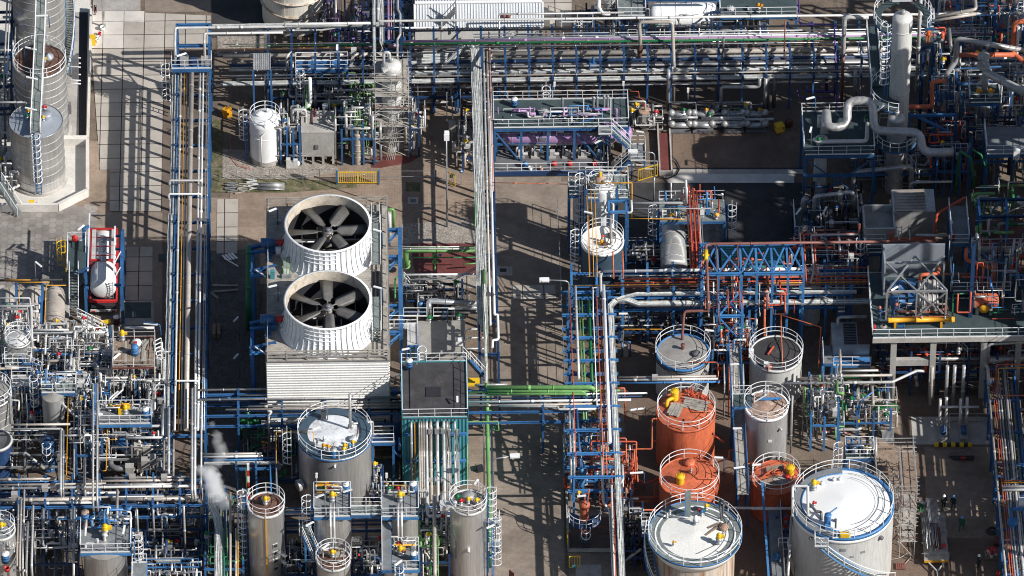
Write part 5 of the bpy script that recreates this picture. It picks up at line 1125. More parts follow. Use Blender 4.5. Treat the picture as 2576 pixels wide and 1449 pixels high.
Sb('dark pump manifold row in the shade under the rack',1230,860,1930,980,1.6,34,45,pal=('dgy','galv','black','grey'),Fa='navy',Be=0,Vc=4,nb=1,steel=0)
T(0,3);yc=Ta('crate','yellow crate tilted in the shade beside the maroon bag','crate',W(85,980,0));MB().cb(W(85,985,0),.85,.8,.75,.35).Ba('body','yellow',yc);MB().cb(W(85,985,.76),.7,.65,.03,.35).Ba('filling','amber',yc);mb=Ta('bag','maroon bag behind the yellow crate','bag',W(158,940,0));MB().Lb(W(158,950,0),[(.3,0),(.4,.3),(.35,.7),(.15,.95),(.001,1)],9).Ba('body','darkred',mb)
T(0,2)
rm=Ta('ramp','dark red ramp between white kerbs at the edge of the shaded yard','ramp',W(1150,1290,0));a,c_=W(1108,1005,.4),W(1200,1290,.4);MB().bx(a.x,c_.y,0,c_.x,a.y,.4).Ba('floor','darkred',rm);MB().bx(a.x-.15,c_.y,0,a.x-.003,a.y+1.5,.55).Ba('kerb','concrete',rm);MB().bx(c_.x+.003,c_.y,0,c_.x+.15,a.y+.5,.55).Ba('kerb','concrete',rm);MB().bx(a.x-.15,c_.y-.2,0,c_.x+.15,c_.y-.003,.5).Ba('kerb','concrete',rm)
Pb('black hose looping from the ramp over the concrete strip','black',.13,(1200,1175,.5),(1240,1210,.1),(1268,1270,.1),(1240,1320,.1),(1170,1352,.1),(1100,1330,.1),Bf=0,cat='hose',name='hose',bend=.8)
g3=Ga('yellow barred gate standing skewed beside the street lamp',W(952,1372,0),W(1098,1330,0),split=0,posts=0);
Se('street lamp in front of the compressor platform stairs',W(1070,1520,0),6.2,R(180),1.7)
sm=tank('small dark round tank with rusty top under the top rack',1005,835,2.,.62,.2,wall='dclad',roof='rusttop',rim=0,rail=0,cone=.1);c=Ra[sm.name];MB().Tc([(c.x,c.y,2.),(c.x,c.y,3.2),(c.x-1.8,c.y,3.2)],.09,8,bend=.2).Ba('outlet_pipe','pale',sm);Pb('thin red pipe stepping down to the small rusty topped tank','rpp',.07,(885,690,3.2),(955,690,3.2),(960,735,2.6),(990,755,2.6),('z',1.9))
Sb('dim pipes around the small rusty topped tank',890,900,1090,1000,2.,18,46,pal=('dgy','pale','grey'),Fa='navy',Be=2,steel=0)
for k,(x,y)in enumerate(((320,645),(840,640),(1328,690))):
 z=5.6 if k<2 else 4;t=Ta('tube_lamp',['white hanging lamp behind the caged ladder of the compressor platform','white hanging lamp at the right corner of the compressor platform','white hanging lamp in the shade under the top rack'][k],'lamp',W(x,y+60,z-1));MB().Tc([W(x,y+60,z-1),W(x,y-10,z+.1)],.04,6).Ba('pole','galv',t);MB().Bg(W(x,y+5,z),W(x+2,y-25,z+.5),.2,.16).Ba('housing','white',t)
T(0,1);xw_=W(1788,750,4.6).x;T(0,2)
Z=4.6;a=W(0,755,Z);c_=W(880,955,Z)
cp=Ta('compressor_platform','wide steel deck with white rails above the purple vessel','platform',((xw_+c_.x)/2,(a.y+c_.y)/2,0));X0,X1,Y0,Y1=xw_,c_.x,c_.y,a.y
MB().bx(X0,Y0,Z-.1,X1,Y1,Z).Ba('deck','ddk',cp)
for p,q in(((X0,Y0),(X1,Y0)),((X0,Y1),(X1,Y1)),((X0,Y0),(X0,Y1)),((X1,Y0),(X1,Y1))):MB().Ia((*p,Z-.25),(*q,Z-.25),.16,.28).Ba('edge_beam','blue',cp);Rb(MB(),[(*p,Z),(*q,Z)]).Ba('railing','rail',cp)
for i in range(6):
 x=X0+.1+(X1-X0-.2)*i/5
 for y in(Y0+.1,Y1-.1):MB().Ia((x,y,0),(x,y,Z-.3),.22,.22).Ba('leg','blue',cp)
for i in(0,3):x=X0+.1+(X1-X0-.2)*i/5;MB().Bg((x,Y0+.1,Z-.5),(x+2.2,Y0+.1,.6),.12).Ba('brace','blue',cp)
lx=W(258,740,Z).x;La((lx,Y1+.2,0),.3,Z+1,R(90),cp,sm='rail')
CW=(X0+.4,Y0+.3,X1-.4,Y0+2.,Z+.1,Z+1.);Ma(cp,W(240,860,Z+.05),.5,'pale');bx_=MB();p=W(240,860,Z);bx_.cb(p,1.1,1.,.06);bx_.Ba('hatch_plate','blue',cp)
for x0,x1,y in((0,110,835),(545,740,825),(310,480,840),(90,180,860)):MB().Tc(Ph((x0,y,Z+.4),(x1,y,Z+.4)),.16,10).Ba('pipe','purple'if x0!=310 else 'blue',cp)
Rb(MB(),[W(290,880,Z+.3),W(500,880,Z+.3)]).Ba('railing','rail',cp)
for x,y in((695,780),(722,780),(380,800),(615,790),(643,790)):p=W(x,y+30,Z);MB().cyl(p,.11,1.3,10).cyl((p.x,p.y,p.z+1.3),.14,.2,10).Ba('vent','galv',cp)
Da('blue drum with white lid on the left end of the compressor platform',18,800,Z);T(0,1);T(0,2)
for k,x in enumerate((540,745)):t=Ta('davit_post',['white post standing on the compressor platform','tall white post at the stair head of the compressor platform'][k],'post',W(x,920,Z));p=W(x,900,Z);MB().Bg(p-Va((0,0,0 if k==0 else 4.5)),p+Va((0,0,2.6)),.1).Ba('post','rail',t)
p=W(-60,1022,2.2);q=W(620,1022,2.2);Ha('purple horizontal vessel under the compressor platform',p,q,.82,'purple');p=W(690,1030,1.9);q=W(880,1000,1.9)
Ha('second purple vessel shaded behind the platform stair',p,q,.7,'purple')
pfz=.35;a=W(-150,1120,pfz);c_=W(725,1290,pfz);fl=Ta('pump_floor','raised grey pump floor in front of the purple vessel','floor slab',((a.x+c_.x)/2,c_.y,0));MB().bx(a.x,c_.y,0,c_.x,a.y+3,pfz).Ba('slab','dgy',fl);Rb(MB(),[(a.x,c_.y,pfz),(c_.x,c_.y,pfz),(c_.x,a.y,pfz)]).Ba('railing','rail',fl);MB().bx(a.x,c_.y-.2,0,c_.x,c_.y-.003,.5).Ba('curb','navy',fl)
for k in range(6):
 x=60+k*118;p=W(x,1180,pfz);t=Ta('metering_pump',f"grey metering pump with bent pipes on the raised floor, {ORD[k]} from the left",'pump',p);MB().cb(p,.9,.7,.18).Ba('base','concrete',t);MB().cb((p.x+.1,p.y,p.z+.18),.5,.4,.55).Ba('gearbox','pale',t);MB().Tc([(p.x-.35,p.y,p.z+.3),(p.x-.35,p.y,p.z+1.),(p.x-.1,p.y+.4,p.z+1.),(p.x-.1,p.y+.4,p.z+1.5)],.09,8,bend=.15).Ba('discharge_pipe','grey',t);MB().cyl((p.x+.3,p.y-.1,p.z+.4),.17,.45,12,axis=(1,0,0)).Ba('motor',('pale','dgy')[k%2],t)
Sb('row of risers and instruments behind the metering pumps',-120,1100,720,1180,3.4,48,47,pal=('pale','beige','galv','grey','white'),Fa='blue',Be=9,Vc=6,nb=5)
for k,(x,m)in enumerate(((318,'red'),(436,'red'),(622,'red'))):p=W(x,1248,pfz);t=Ta('red_stool',f"red round cover on the raised floor by the front railing, {ORD[k]} from the left",'cover',p);MB().cyl(p,.24,.3,16).cyl((p.x,p.y,p.z+.3),.28,.06,16).Ba('body',m,t)
Bd('white and red bucket on the raised floor near the left end',140,1285,'white',.2,.45,pfz);Da('small blue drum on the raised pump floor',100,1265,pfz,'lbl','lbl',.22,.6);Bd('salmon bucket on the raised floor near the left end',222,1285,'salmon',.18,.4,pfz)
stf=Ta('steel_stair','white railed two flight stair on the right of the compressor platform','stairs',W(900,1250,0));l=W(900,1060,2.4);top=Va((W(740,955,Z).x,Y0-.55,Z));
MB().bx(top.x-1.1,top.y-.55,Z-.08,top.x+.2,Y0-.01,Z).Ba('upper_landing','deck',stf);Rb(MB(),[(top.x-1.1,Y0,Z),(top.x-1.1,top.y-.55,Z),(top.x+.1,top.y-.55,Z)]).Ba('railing','rail',stf)
lx0,lx1=W(890,1060,2.4).x,W(1000,1060,2.4).x;ly0,ly1=top.y-1.9,top.y+.45
MB().bx(lx0,ly0,2.32,lx1,ly1,2.4).Ba('half_landing','deck',stf);Rb(MB(),[(lx0+.05,ly1,2.4),(lx1,ly1,2.4),(lx1,ly0,2.4),(lx0,ly0,2.4)]).Ba('railing','rail',stf)
Sc((lx0,top.y,2.4),(top.x+.15,top.y,Z),.9,stf);Sc((W(750,1240,0).x,top.y-1.35,.3),(lx0,top.y-1.35,2.4),.9,stf)
for x in(lx0+.1,lx1-.1):
 for y in(ly0+.1,ly1-.1):MB().Bg((x,y,0),(x,y,2.35),.14).Ba('leg','blue',stf)
Rb(MB(),[W(800,1250,.2),W(1000,1250,.2)]).Ba('railing','rail',stf);Rb(MB(),[W(1000,1280,.1),W(1095,1280,.1)]).Ba('railing','rail',stf)
Tb('white tube lamp beside the stair foot of the compressor platform',655,1065,3.2,R(25),.9,.2,.3,pole='galv');Tb('white tube lamp at the half landing of the platform stair',965,995,4.2,R(-15),.7,0,2.4,pole='galv')
a,c_=W(1095,60,3.),W(1480,60,3.);yv=W(1095,118,2.4).y
Ha('long white horizontal drum at the top edge partly shaded',Va((W(1090,120,2.4).x,yv,2.4)),Va((W(1500,120,2.4).x,yv,2.4)),1.25,'white',dish=.75)
uf=Ta('steel_tower','blue railed frame around the white drum at the top edge','steel frame',W(1300,0,0));
for x in(1020,1310,1550):
 p=W(x,185,.8);MB().Ia((p.x,p.y,0),(p.x,p.y,5),.2,.2).Ba('column','blue',uf);MB().Ia((p.x,p.y+5,0),(p.x,p.y+5,5),.2,.2).Ba('column','blue',uf)
p,q=W(1000,0,5),W(1560,0,5);MB().Ia(p,q,.2,.24).Ba('beam','blue',uf);Rb(MB(),[p,q]).Ba('railing','rail',uf)
up=Pa('grey platform with manhole beside the white drum at the top edge',1560,-60,2150,118,3.6,'ddk','sw',brace=0);Ma(up,W(1650,78,3.6),.38,'pale');Vb(up,W(1858,95,3.6),'amber',1.4);Bb('instrument_box',up,W(1800,80,3.6),.55,.3,.3,'white')
up2=Pa('small railed platform left of the white drum at the top edge',790,-40,1008,120,4.2,'grating','sew',brace=0)
ug=Cb('grey upright filter with white bend at the top edge',W(730,250,0),4.6,.55,'dclad');Pb('thick white bend joining the upright filter at the top edge','white',.42,(655,-60,4.2),(655,60,4.2),(680,105,4.2),(740,100,4.2),n=14)
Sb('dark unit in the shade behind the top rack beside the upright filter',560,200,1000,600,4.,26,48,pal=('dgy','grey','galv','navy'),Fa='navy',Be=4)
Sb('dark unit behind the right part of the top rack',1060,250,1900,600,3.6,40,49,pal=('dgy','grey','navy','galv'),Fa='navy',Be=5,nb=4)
gl=Ta('cage_ladder','small white hooped ladder head behind the top rack','ladder',W(498,180,6));p=W(498,190,6);La((p.x,p.y,0),3,6.6,R(-90),gl,sm='rail');Rc([W(375,205,6.8),W(375,170,6.8)+Va((0,.01,0)),W(610,170,6.8),W(610,205,6.8)],Lc='white railing frame on the top rack beside the hooped ladder')
T(0,3)
cb_=W(965,1290,0)
cl=Cb('tall silvery distillation column in the upper right',cb_,19.2,.95,'ptk',Bf=7)
MB().Lb((cb_.x,cb_.y,0),[(1.15,0),(1.15,4),(1.,4.4)],32).Ba('skirt','concrete',cl)
rp=Ta('ring_platform','blue ring platform with white rails around the top of the distillation column','platform',(cb_.x,cb_.y,18))
def Rd(t,c,z,r0,r1,a0,a1,m='blue',rail=True,inner=False):
 b=MB();n=24
 Pg=[(r0,0),(r1,0),(r1,.1),(r0,.1),(r0,0)];b.Lb((c.x,c.y,z-.1),Pg,n,R(a0),R(a1),smooth=0);b.Ba('deck',m,t)
 MB().ring((c.x,c.y,z-.12),r1,.09,n,R(a0),R(a1)).Ba('edge_ring','blue',t)
 if rail:ring_rail((c.x,c.y,z),r1,t,R(a0),R(a1))
Rd(rp,cb_,19.3,2.,2.7,95,235,'ddk');Rd(rp,cb_,19.3,2.,2.7,-35,60,'ddk');Rb(MB(),[Va((cb_.x-.9,cb_.y+1.2,20.2)),Va((cb_.x+.9,cb_.y+1.2,20.2))]).Ba('railing','rail',rp)
La((cb_.x-1.35,cb_.y-.9,0),10.2,19.3,R(215),rp,sm='blue',m='rail')
rp2=Ta('ring_platform','half ring platform with rails low on the distillation column','platform',(cb_.x,cb_.y,9));Rd(rp2,cb_,9.8,1.05,2.7,100,265,'ddk');
p=W(745,140,11.);q=W(757,590,11.);ws=Ta('walkway','narrow blue edged walkway running back from the low ring platform','walkway',(p.x,q.y,10));MB().bx(p.x,q.y,9.9,p.x+1.,p.y,10).Ba('deck','ddk',ws)
for x in(p.x,p.x+1):Rb(MB(),[(x,p.y,10),(x,q.y,10)]).Ba('railing','rail',ws)
MB().Bg((p.x,p.y,9.8),(p.x,q.y,9.8),.12,.25).Ba('edge_beam','blue',ws)
v2=Cb('grey lower vessel with a knuckle pipe in front of the distillation column',W(960,1290,0)+Va((-.3,-2.6,0)),9.,.85,'dclad');v2b=Ra[v2.name];Rd(v2,v2b,6.4,.9,1.9,150,350,'ddk')
Pb('tall grey vent pipe right of the distillation column','pale',.36,W(1120,690,3),('z',19),n=14)
Pb('pale pipe turning down at the right end of the top rack','pale',.44,(760,128,9.8),(578,128,9.8),('z',.6),n=14)
Pb('slim purple pipe stepping down from the top edge','dpu',.16,(228,-60,7.5),(240,180,7.5),(500,185,7.5),(510,470,5.5),('z',1));Pb('purple pipe low in the shade bending twice','dpu',.3,(290,655,1.5),('s',.6),(520,690,1.5),('s',3),n=12);Pb('violet pipe rising in the shade with red valve','dpu',.3,(440,680,1.6),('z',4.2),('e',1.),n=12);Pb('slim violet pipe low in the shade','dpu',.16,(215,665,1.4),(230,735,1.),(515,735,1.))
Pb('brown riser behind the railed snake pipe platform','brown',.3,(555,770,1.5),('z',7.4),n=12);Pb('slim brown vent over the right top rack','brown',.12,(120,470,4.5),('z',9.8));Pb('stout grey riser beside the brown riser','grey',.42,(655,740,1.5),('z',5.),n=12);Pb('slim grey riser beside the stout riser','grey',.2,(690,740,1.5),('z',5.5))
rg=Ta('guard_fence','white barred railing panel at the end of the top rack walkway','railing',W(710,410,8));Rb(MB(),[W(680,405,8.2),W(755,415,8.2)],gap=.35,h=1.5).Ba('railing','rail',rg)
pz=7.
sp_=Pa('blue legged platform with white rails carrying the fat snaking pipe',252,845,805,1165,pz,'ddk','nsew',brace=True,gap=1.3);X0,Y0,X1,Y1=sp_['X']
MB().Bg((X0,Y0,pz-2.6),(X1,Y0,pz-2.6),.2,.25).Ba('beam','blue',sp_);MB().Lb((X0+1.6,Y0+1.,0),[(.62,0),(.62,pz-.5)],24).Ba('pipe_support','pale',sp_)
Pb('fat grey snaking pipe over the railed platform towards the right','grey',.82,(425,1010,7.6),(440,810,9.6),Va(W(440,810,9.6))+Va((0,-3.,0)),(600,950,9.4),(600,760,11.),(790,760,11.),(800,985,9.),(1150,1000,9.),(1165,1150,7.5),(1400,1150,7.5),n=20,bend=.9)
Pb('pale elbow pipe along the front of the snake pipe platform','pale',.4,(345,1050,7.5),(375,1070,7.5),(745,1065,7.5),(750,930,7.8),n=14);Pb('pale equipment riser on the snake pipe platform','pale',.42,(385,960,7.3),(390,870,8.4),n=14);Ma(sp_,Va((X0+1.7,Y0+2.,pz)),.6,'pale');Vb(sp_,(X0+1.4,Y0+1.4,pz),'dgn',1.2);Vb(sp_,(X1-.6,Y1-1.6,pz),'dgn',1)
Tb('white tube lamp at the far left corner of the snake pipe platform',320,740,9.3,R(20),.85,0,7);Tb('white tube lamp inside the left rail of the snake pipe platform',322,980,9.3,R(75),.7,.2,7,pole='galv');
t=Ta('tube_lamp','long white tube lamp tilted in mid air right of the snaking pipe','lamp',W(790,860,9));MB().Bg(W(792,860,10),W(880,785,10.4),.2,.14).Ba('housing','white',t);MB().Tc([W(792,862,10),W(792,862,7)],.05,6).Ba('pole','galv',t)
Pb('fat orange pipe hanging in a U beside the distillation column','orange',.42,(1015,690,9.5),(1040,805,8),(1240,805,8),(1235,615,10.6),(1340,610,10.6),n=16,bend=.5)
Pb('grey lagged pipe descending from the orange pipe line','grey',.5,(1960,385,12),(1425,290,12.5),('z',9.6),(1345,565,8.6),('z',7),(1295,1120,1),n=16,bend=.5)
Pb('orange pipe lying under the grey lagged pipe','orange',.46,(1440,415,9.5),(1860,413,9.5),n=14);Pb('orange pipe arching down at the right edge','orange',.48,(1960,160,13),(1860,165,13),('z',9),(1960,480,9.),n=14,bend=.6);Pb('white pipe hooked along the orange arch','pale',.3,(1890,200,12.5),('z',8.4),(1960,425,8.));Pb('slim white pipe under the orange pipe','pale',.22,(1640,440,8.5),(1850,438,8.5))
Pb('grey lagged pipe bowing over the navy frame','grey',.52,(1330,1000,1),('z',5.9),(1435,700,6.8),('z',3.2),(1630,975,3.),n=16,bend=.5)
hv=W(1600,1130,0);vp=Cb('squat grey vessel carrying the white railed pipe platform',hv,8.,.75,'dclad');c=Ra[vp.name]
pf=Pa('small white railed platform round the grey pipe head on the upper right',1512,640,1752,775,9.,'ddk','nsew',legs=0);X0,Y0,X1,Y1=pf['X'];Vb(pf,(X0+.8,Y0+.9,9),'amber',1.2);Vb(pf,(X1-.9,Y0+.9,9),'amber',1.2)
Pb('thick grey pipe head rising through the small platform','grey',.62,(1632,725,8.6),('z',13.),n=18);b=MB();p=W(1625,500,12.6);b.cyl(p,.65,.12,20);b.cyl((p.x,p.y,p.z+1.2),.6,.1,20);b.Ba('pipe_flange','concrete',Lc='round pale flange on the thick grey pipe head',cat='flange')
Pb('long fat grey duct slanting down to the right edge','grey',.8,(1640,545,12.3),(1990,725,11.5),n=20)
p8=Pa('grey decked platform with leaning white rails at the right edge',1632,960,2150,1160,7.5,'deck','sw',brace=0);wbx=Ta('white_cabinet','white cabinet hanging at the right edge platform','cabinet',W(1875,1150,8));Bb('cabinet',wbx,W(1875,1180,8.2),.6,.5,.9,'white');Bb('bracket',wbx,W(1875,1215,8.),.3,.3,.3,'galv')
bfm=Ta('steel_tower','blue braced steel tower at the top right corner','steel frame',W(1790,330,0));p=W(1680,700,0);q=W(1900,700,0)
for x in(p.x,q.x):
 for y in(p.y,p.y+3.):MB().Ia((x,y,0),(x,y,16),.25,.25).Ba('column','blue',bfm)
for z in(4,8,12,15.9):
 for y in(p.y,p.y+3):MB().Ia((p.x,y,z),(q.x,y,z),.2,.24).Ba('beam','blue',bfm)
for z in(4,8,12):MB().Bg((p.x,p.y,z),(q.x,p.y,z+4),.12).Ba('brace','lbl',bfm)
MB().bx(p.x,p.y,12.12,q.x,p.y+3,12.2).Ba('deck','ddk',bfm);Rb(MB(),[(p.x,p.y,12.2),(q.x,p.y,12.2)]).Ba('railing','rail',bfm);La((q.x-.4,p.y-.3,0),8.2,14.5,R(-90),bfm,sm='rail')
pb_=Pa('white railed balcony high right of the distillation column',1180,130,1255,205,14.5,'ddk','es',legs=0)
Pb('pair of brown lagged pipes slanting right behind the orange worker, upper one','beige',.34,(1260,130,12),(1570,70,12.6),('n',3),n=14);Pb('pair of brown lagged pipes slanting right behind the orange worker, lower one','beige',.3,(1260,155,11.8),(1570,105,12.2),n=14)
sk=[(1230,760,1380,1100,9,22,51,('dgy','grey','lbl','pale','brown')),(1230,1100,1500,1480,6,34,52,('dgy','grey','rpp','navy')),(1420,800,1932,1150,8.5,48,53,('dgy','grey','blue','galv','pale','pale')),(1500,1180,1932,1420,6.5,34,54,('dgy','grey','navy','black')),(1250,380,1932,760,10.5,56,55,('dgy','grey','blue','pale','lbl','pale','rpp','grey')),(640,1180,1240,1449,4.5,44,56,('dgy','grey','navy','galv','brown'))]
for k,(x0,y0,x1,y1,zm,n,sd,pal)in enumerate(sk):
 Sb(['dark pipe stack just right of the distillation column','dim pipe maze below the navy beams right of the column','deep pipe stack around the squat grey vessel','dark pipework under the right edge platform','tall tangle of pipes in the top right corner','shaded pipework in front of the snake pipe platform'][k],x0,y0,x1,y1,zm,n,sd,pal=pal,Fa='blue',Be=6,Vc=4,nb=4,dmax=.34,rails=4)
nv=Ta('steel_tower','blue beam frame below the orange U pipe','steel frame',W(1040,1350,0));p=W(1040,1300,0);q=W(1400,1300,0)
MB().Ia((p.x,p.y,0),(p.x,p.y,7.5),.26,.26).Ba('column','lbl',nv);MB().Ia((p.x,p.y,7.2),(q.x,p.y,7.2),.22,.26).Ba('beam','lbl',nv);MB().Bg((p.x+1.,p.y,7.),(q.x,p.y,4.6),.22).Ba('brace','lbl',nv);MB().Ia((q.x,p.y,0),(q.x,p.y,7.5),.24,.24).Ba('column','blue',nv)
Pb('grey square loop pipe in front of the snake pipe platform','grey',.44,(640,1500,1.),('z',4.4),(1085,1255,4.6),('z',1.5),n=14);Pb('white pipe ending at the dark mat below the navy frame','pale',.22,(1070,1410,2.5),(1085,1378,3),(1390,1370,3))
Pb('bright green pipe hoop beside the right edge platform','dgn',.26,(1415,1440,3.5),(1450,1140,8.),(1530,1190,8.),(1555,1415,4.5),n=12);Pb('second green pipe behind the first green hoop','dgn',.2,(1545,1130,7.5),(1610,1170,7.5),(1640,1265,6),n=12)
Pb('green pipe running to the right edge under the blue frame','green',.2,(1600,1405,4),(1990,1398,4));
T(1,3)
fr=Ta('steel_tower','blue steel bay full of green pipes at the right edge','steel frame',W(1750,420,0));z=9.2;p=W(1590,60,z);q=W(2000,60,z);pf_=W(1590,380,6.)
for x in(p.x,(p.x+q.x)/2,q.x):
 for y in(p.y,pf_.y):MB().Ia((x,y,0),(x,y,z),.26,.26).Ba('column','lbl',fr)
for y in(p.y,pf_.y):MB().Ia((p.x,y,z),(q.x,y,z),.22,.26).Ba('beam','navy',fr)
for x in(p.x,(p.x+q.x)/2):MB().Ia((x,p.y,z),(x,pf_.y,z),.22,.24).Ba('beam','lbl',fr)
MB().Bg((p.x,p.y,z-3.4),(p.x+2.2,p.y,z),.14).Ba('brace','lbl',fr)
gd=Pa('timber edged deck with white rails crowded with green and grey valves',1528,200,2150,415,6.,'brown','s',brace=0,lm='lbl');X0,Y0,X1,Y1=gd['X'];MB().Bg((X0,Y0-.1,5.8),(X1,Y0-.1,5.8),.12,.55).Ba('kick_board','beige',gd)
rnd=random.Random(9)
def Cc(Pf,X0,Y0,X1,Y1,z0,z1,n,pal,rnd,dm=.24):
 for i in range(n):
  p=Va((rnd.uniform(X0,X1),rnd.uniform(Y0,Y1),rnd.uniform(z0,z1)));q=[p.copy()];last=None
  for s in range(rnd.randint(1,4)):
   ax=rnd.choice([k for k in 'xyzz'if k!=last]);last=ax;o=q[-1].copy()
   if ax=='x':o.x=min(X1,max(X0,o.x+rnd.uniform(-2.5,2.5)))
   elif ax=='y':o.y=min(Y1,max(Y0,o.y+rnd.uniform(-2,2)))
   else:o.z=rnd.uniform(z0,z1)
   q.append(o)
  pipe_mesh(q,rnd.choice((.08,.1,.12,.16,dm)),Bf=0).Ba('pipe',rnd.choice(pal),Pf)
Cc(gd,X0+.3,Y0+.5,X1,Y1+2.5,6.1,9.,58,('green','green','dgn','beige','pale','galv','beige'),rnd,.3)
for k in range(7):Vb(gd,(rnd.uniform(X0+.5,X1-1),rnd.uniform(Y0+.6,Y1+1),6.1),('dgn','galv','yellow')[k%3],1.1)
Pb('pale handrail pipe slanting across the green valves','pale',.12,(1655,300,7.4),(1665,210,7.8),(1990,80,8.6));
p4=Pa('grey deck with a red extinguisher left of the green valve bay',1362,105,1520,385,6.6,'deck','wse',brace=0,lm='lbl');X0,Y0,X1,Y1=p4['X'];fx=Ta('fire_extinguisher','red extinguisher on the deck left of the green valve bay','extinguisher',W(1403,355,6.6));b=MB();p=W(1403,360,6.6);b.Lb(p,[(.001,0),(.13,0),(.13,.55),(.05,.68),(.05,.75),(.001,.76)],14);b.Ba('cylinder','red',fx)
Pb('red pipe bending down beside the air cooler','rpp',.26,(1490,40,7.2),(1360,115,7.2),(1275,165,7),(1250,345,4.6),(925,362,5.2),('z',6.2),n=12)
ah=Bc('air_cooler','big grey air cooler house with open louvres on its roof','air cooler',W(945,130,6.5).x,W(1100,148,6.5).y,W(1262,130,6.5).x,W(1100,-20,6.5).y,0,6.4,'dclad','dclad',over=.02)
X0,X1=W(958,60,6.6).x,W(1185,60,6.6).x;Y1,Y0=W(1000,-15,6.6).y,W(1000,140,6.6).y
b=MB();n=7
for i in range(n):y=Y0+(Y1-Y0)*(i+.1)/n;b.Bg((X0,y,6.62),(X1,y,6.62),.3,.04);b.Bg((X0,y+.18,6.52),(X1,y+.18,6.72),.03,.3)
b.Ba('louvres','beige',ah);MB().bx(X0,Y0,6.503,X1,Y1,6.515).Ba('opening','black',ah)
b=MB();p=W(1060,170,6.3);b.cb((p.x,W(1060,148,6.4).y-.07,3.6),2.8,.06,1.4);b.Ba('access_panel','dgy',ah)
gb=Bc('cooler_box','square grey open topped box beside the air cooler house','enclosure',W(718,110,6.2).x,W(800,280,6.2).y,W(942,110,6.2).x,W(800,105,6.2).y,0,5.4,'dclad','greytop',over=.01,parap=.8)
Rb(MB(),[W(745,385,4.6),W(885,385,4.6)]).Ba('railing','rail',gb)
Pb('fat white pipe along the foot of the air cooler house','pale',.5,(895,385,4.6),(1265,385,4.6),n=18);Pb('slim white pipe under the air cooler','pale',.26,(1115,325,5.),(1360,328,5.));ladder_t=Ta('cage_ladder','white hooped ladder on the air cooler pipe deck','ladder',W(985,320,4.5));p=W(985,340,4.6);La((p.x,p.y,0),4.6,6.,R(-90),ladder_t,sm='rail',cage=0)
for k,(x0,y0,x1,y1)in enumerate(((985,290,965,620),(1068,290,1040,620))):Pb(['white sloping pipe left across the blue grey screen wall','white sloping pipe right across the blue grey screen wall'][k],'pale',.16,(x0,y0,6.6),(x0+3,y0+60,5.6),(x1,y1,8.4 if False else 2.5))
lt=Ta('cage_ladder','white hooped ladder on blue rails left of the cooler boxes','ladder',W(690,520,0));p=W(690,560,1.5);La((p.x,p.y,0),1.5,5.,R(-90),lt,sm='blue');
p9=Pa('small railed stair head beside the hooped ladder of the coolers',738,395,860,460,4.,'ddk','nse',brace=0)
bk=Pa('railed edge of the dark pump pit left of the coolers',190,120,420,325,1.6,'ddk','sw',brace=0,lm='navy');Pb('grey ribbed duct bent down inside the pump pit','grey',.55,(290,40,3.4),(268,70,3.),('z',1.2),n=16);Pb('grey pipe along the far side of the pump pit','grey',.4,(345,200,1.6),('z',4.4),(640,0,4.4),(645,40,3.6),('z',1.8),n=14);Pb('grey elbow pipe at the back of the pump pit','grey',.42,(545,0,4.2),('z',2.6),(640,95,2.4),n=14)
Tb('white tube lamp leaning inside the dark pump pit, left one',230,145,3.6,R(55),.9,.2,1.6,pole='galv');Tb('white tube lamp leaning inside the dark pump pit, right one',428,140,4.,R(65),1.,.2,1.6,pole='galv')
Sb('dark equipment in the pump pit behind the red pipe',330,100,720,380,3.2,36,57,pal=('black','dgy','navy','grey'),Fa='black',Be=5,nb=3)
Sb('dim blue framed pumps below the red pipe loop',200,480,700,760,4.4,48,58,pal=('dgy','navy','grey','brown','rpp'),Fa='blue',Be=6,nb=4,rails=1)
Ha('pale horizontal drum in the dim bay left of the hooped ladder',W(555,560,2.4),W(640,560,2.4),.42,'dclad')
Pb('red pipe frame across the dim bay, tallest one','rpp',.14,(290,700,6.2),(270,320,8.),(690,312,8.),('z',9.2),Bf=0);Pb('second red pipe dropping into the vessel with the railed ring','rpp',.14,(370,700,6.2),(348,345,7.8),('n',.8));Pb('grey pipe with white sleeve between the two red pipes','grey',.2,(318,690,6.3),(345,600,6.6),(325,325,8.),(680,320,8.))
rv=Cb('pale vessel inside a round railed platform below the red pipes',W(320,1030,0)+Va((0,1.2,0)),5.6,.92,'ptk',Bf=3);c=Ra[rv.name]
Rd(rv,c,4.2,.95,1.9,-60,330,'ddk');Cc(rv,c.x-.6,c.y-.5,c.x+.6,c.y+.5,5.9,6.8,12,('galv','black','pale','dgy'),random.Random(4),.1)
pr_=Pa('grey bridge deck with white rails right of the railed vessel',505,640,582,905,4.3,'deck','ews',brace=0)
mo=Ta('agitator_motor','grey drive unit on the side of the railed vessel with an orange loop','motor',W(440,800,5));b=MB();p=W(440,800,5.2);b.Bg(p+Va((-.7,.3,.2)),p+Va((.5,-.4,0)),.5,.5);b.Ba('motor','grey',mo);MB().Tc(Ph((430,760,5.8),(490,760,5.8),(490,830,5.)),.06,6,bend=.1).Ba('pipe','orange',mo)
Pb('orange pipe slanting from the brown riser to the lower cooler','orange',.1,(110,932,5.4),(400,1020,4.6),(380,1330,1.6));
Z=8.;a=W(765,620,Z);c_=W(795,1105,Z);DX0=W(790,1105,Z).x;DX1=52.;DY0=c_.y;DY1=a.y
pd=Ta('process_deck','large concrete legged process deck with a long white front railing','process deck',((DX0+DX1)/2,(DY0+DY1)/2,0));MB().bx(DX0,DY0,Z-.3,DX1,DY1,Z).Ba('deck','ddk',pd);MB().bx(DX0,DY0-.06,Z-.55,DX1,DY0-.003,Z+.02).Ba('edge_beam','concrete',pd)
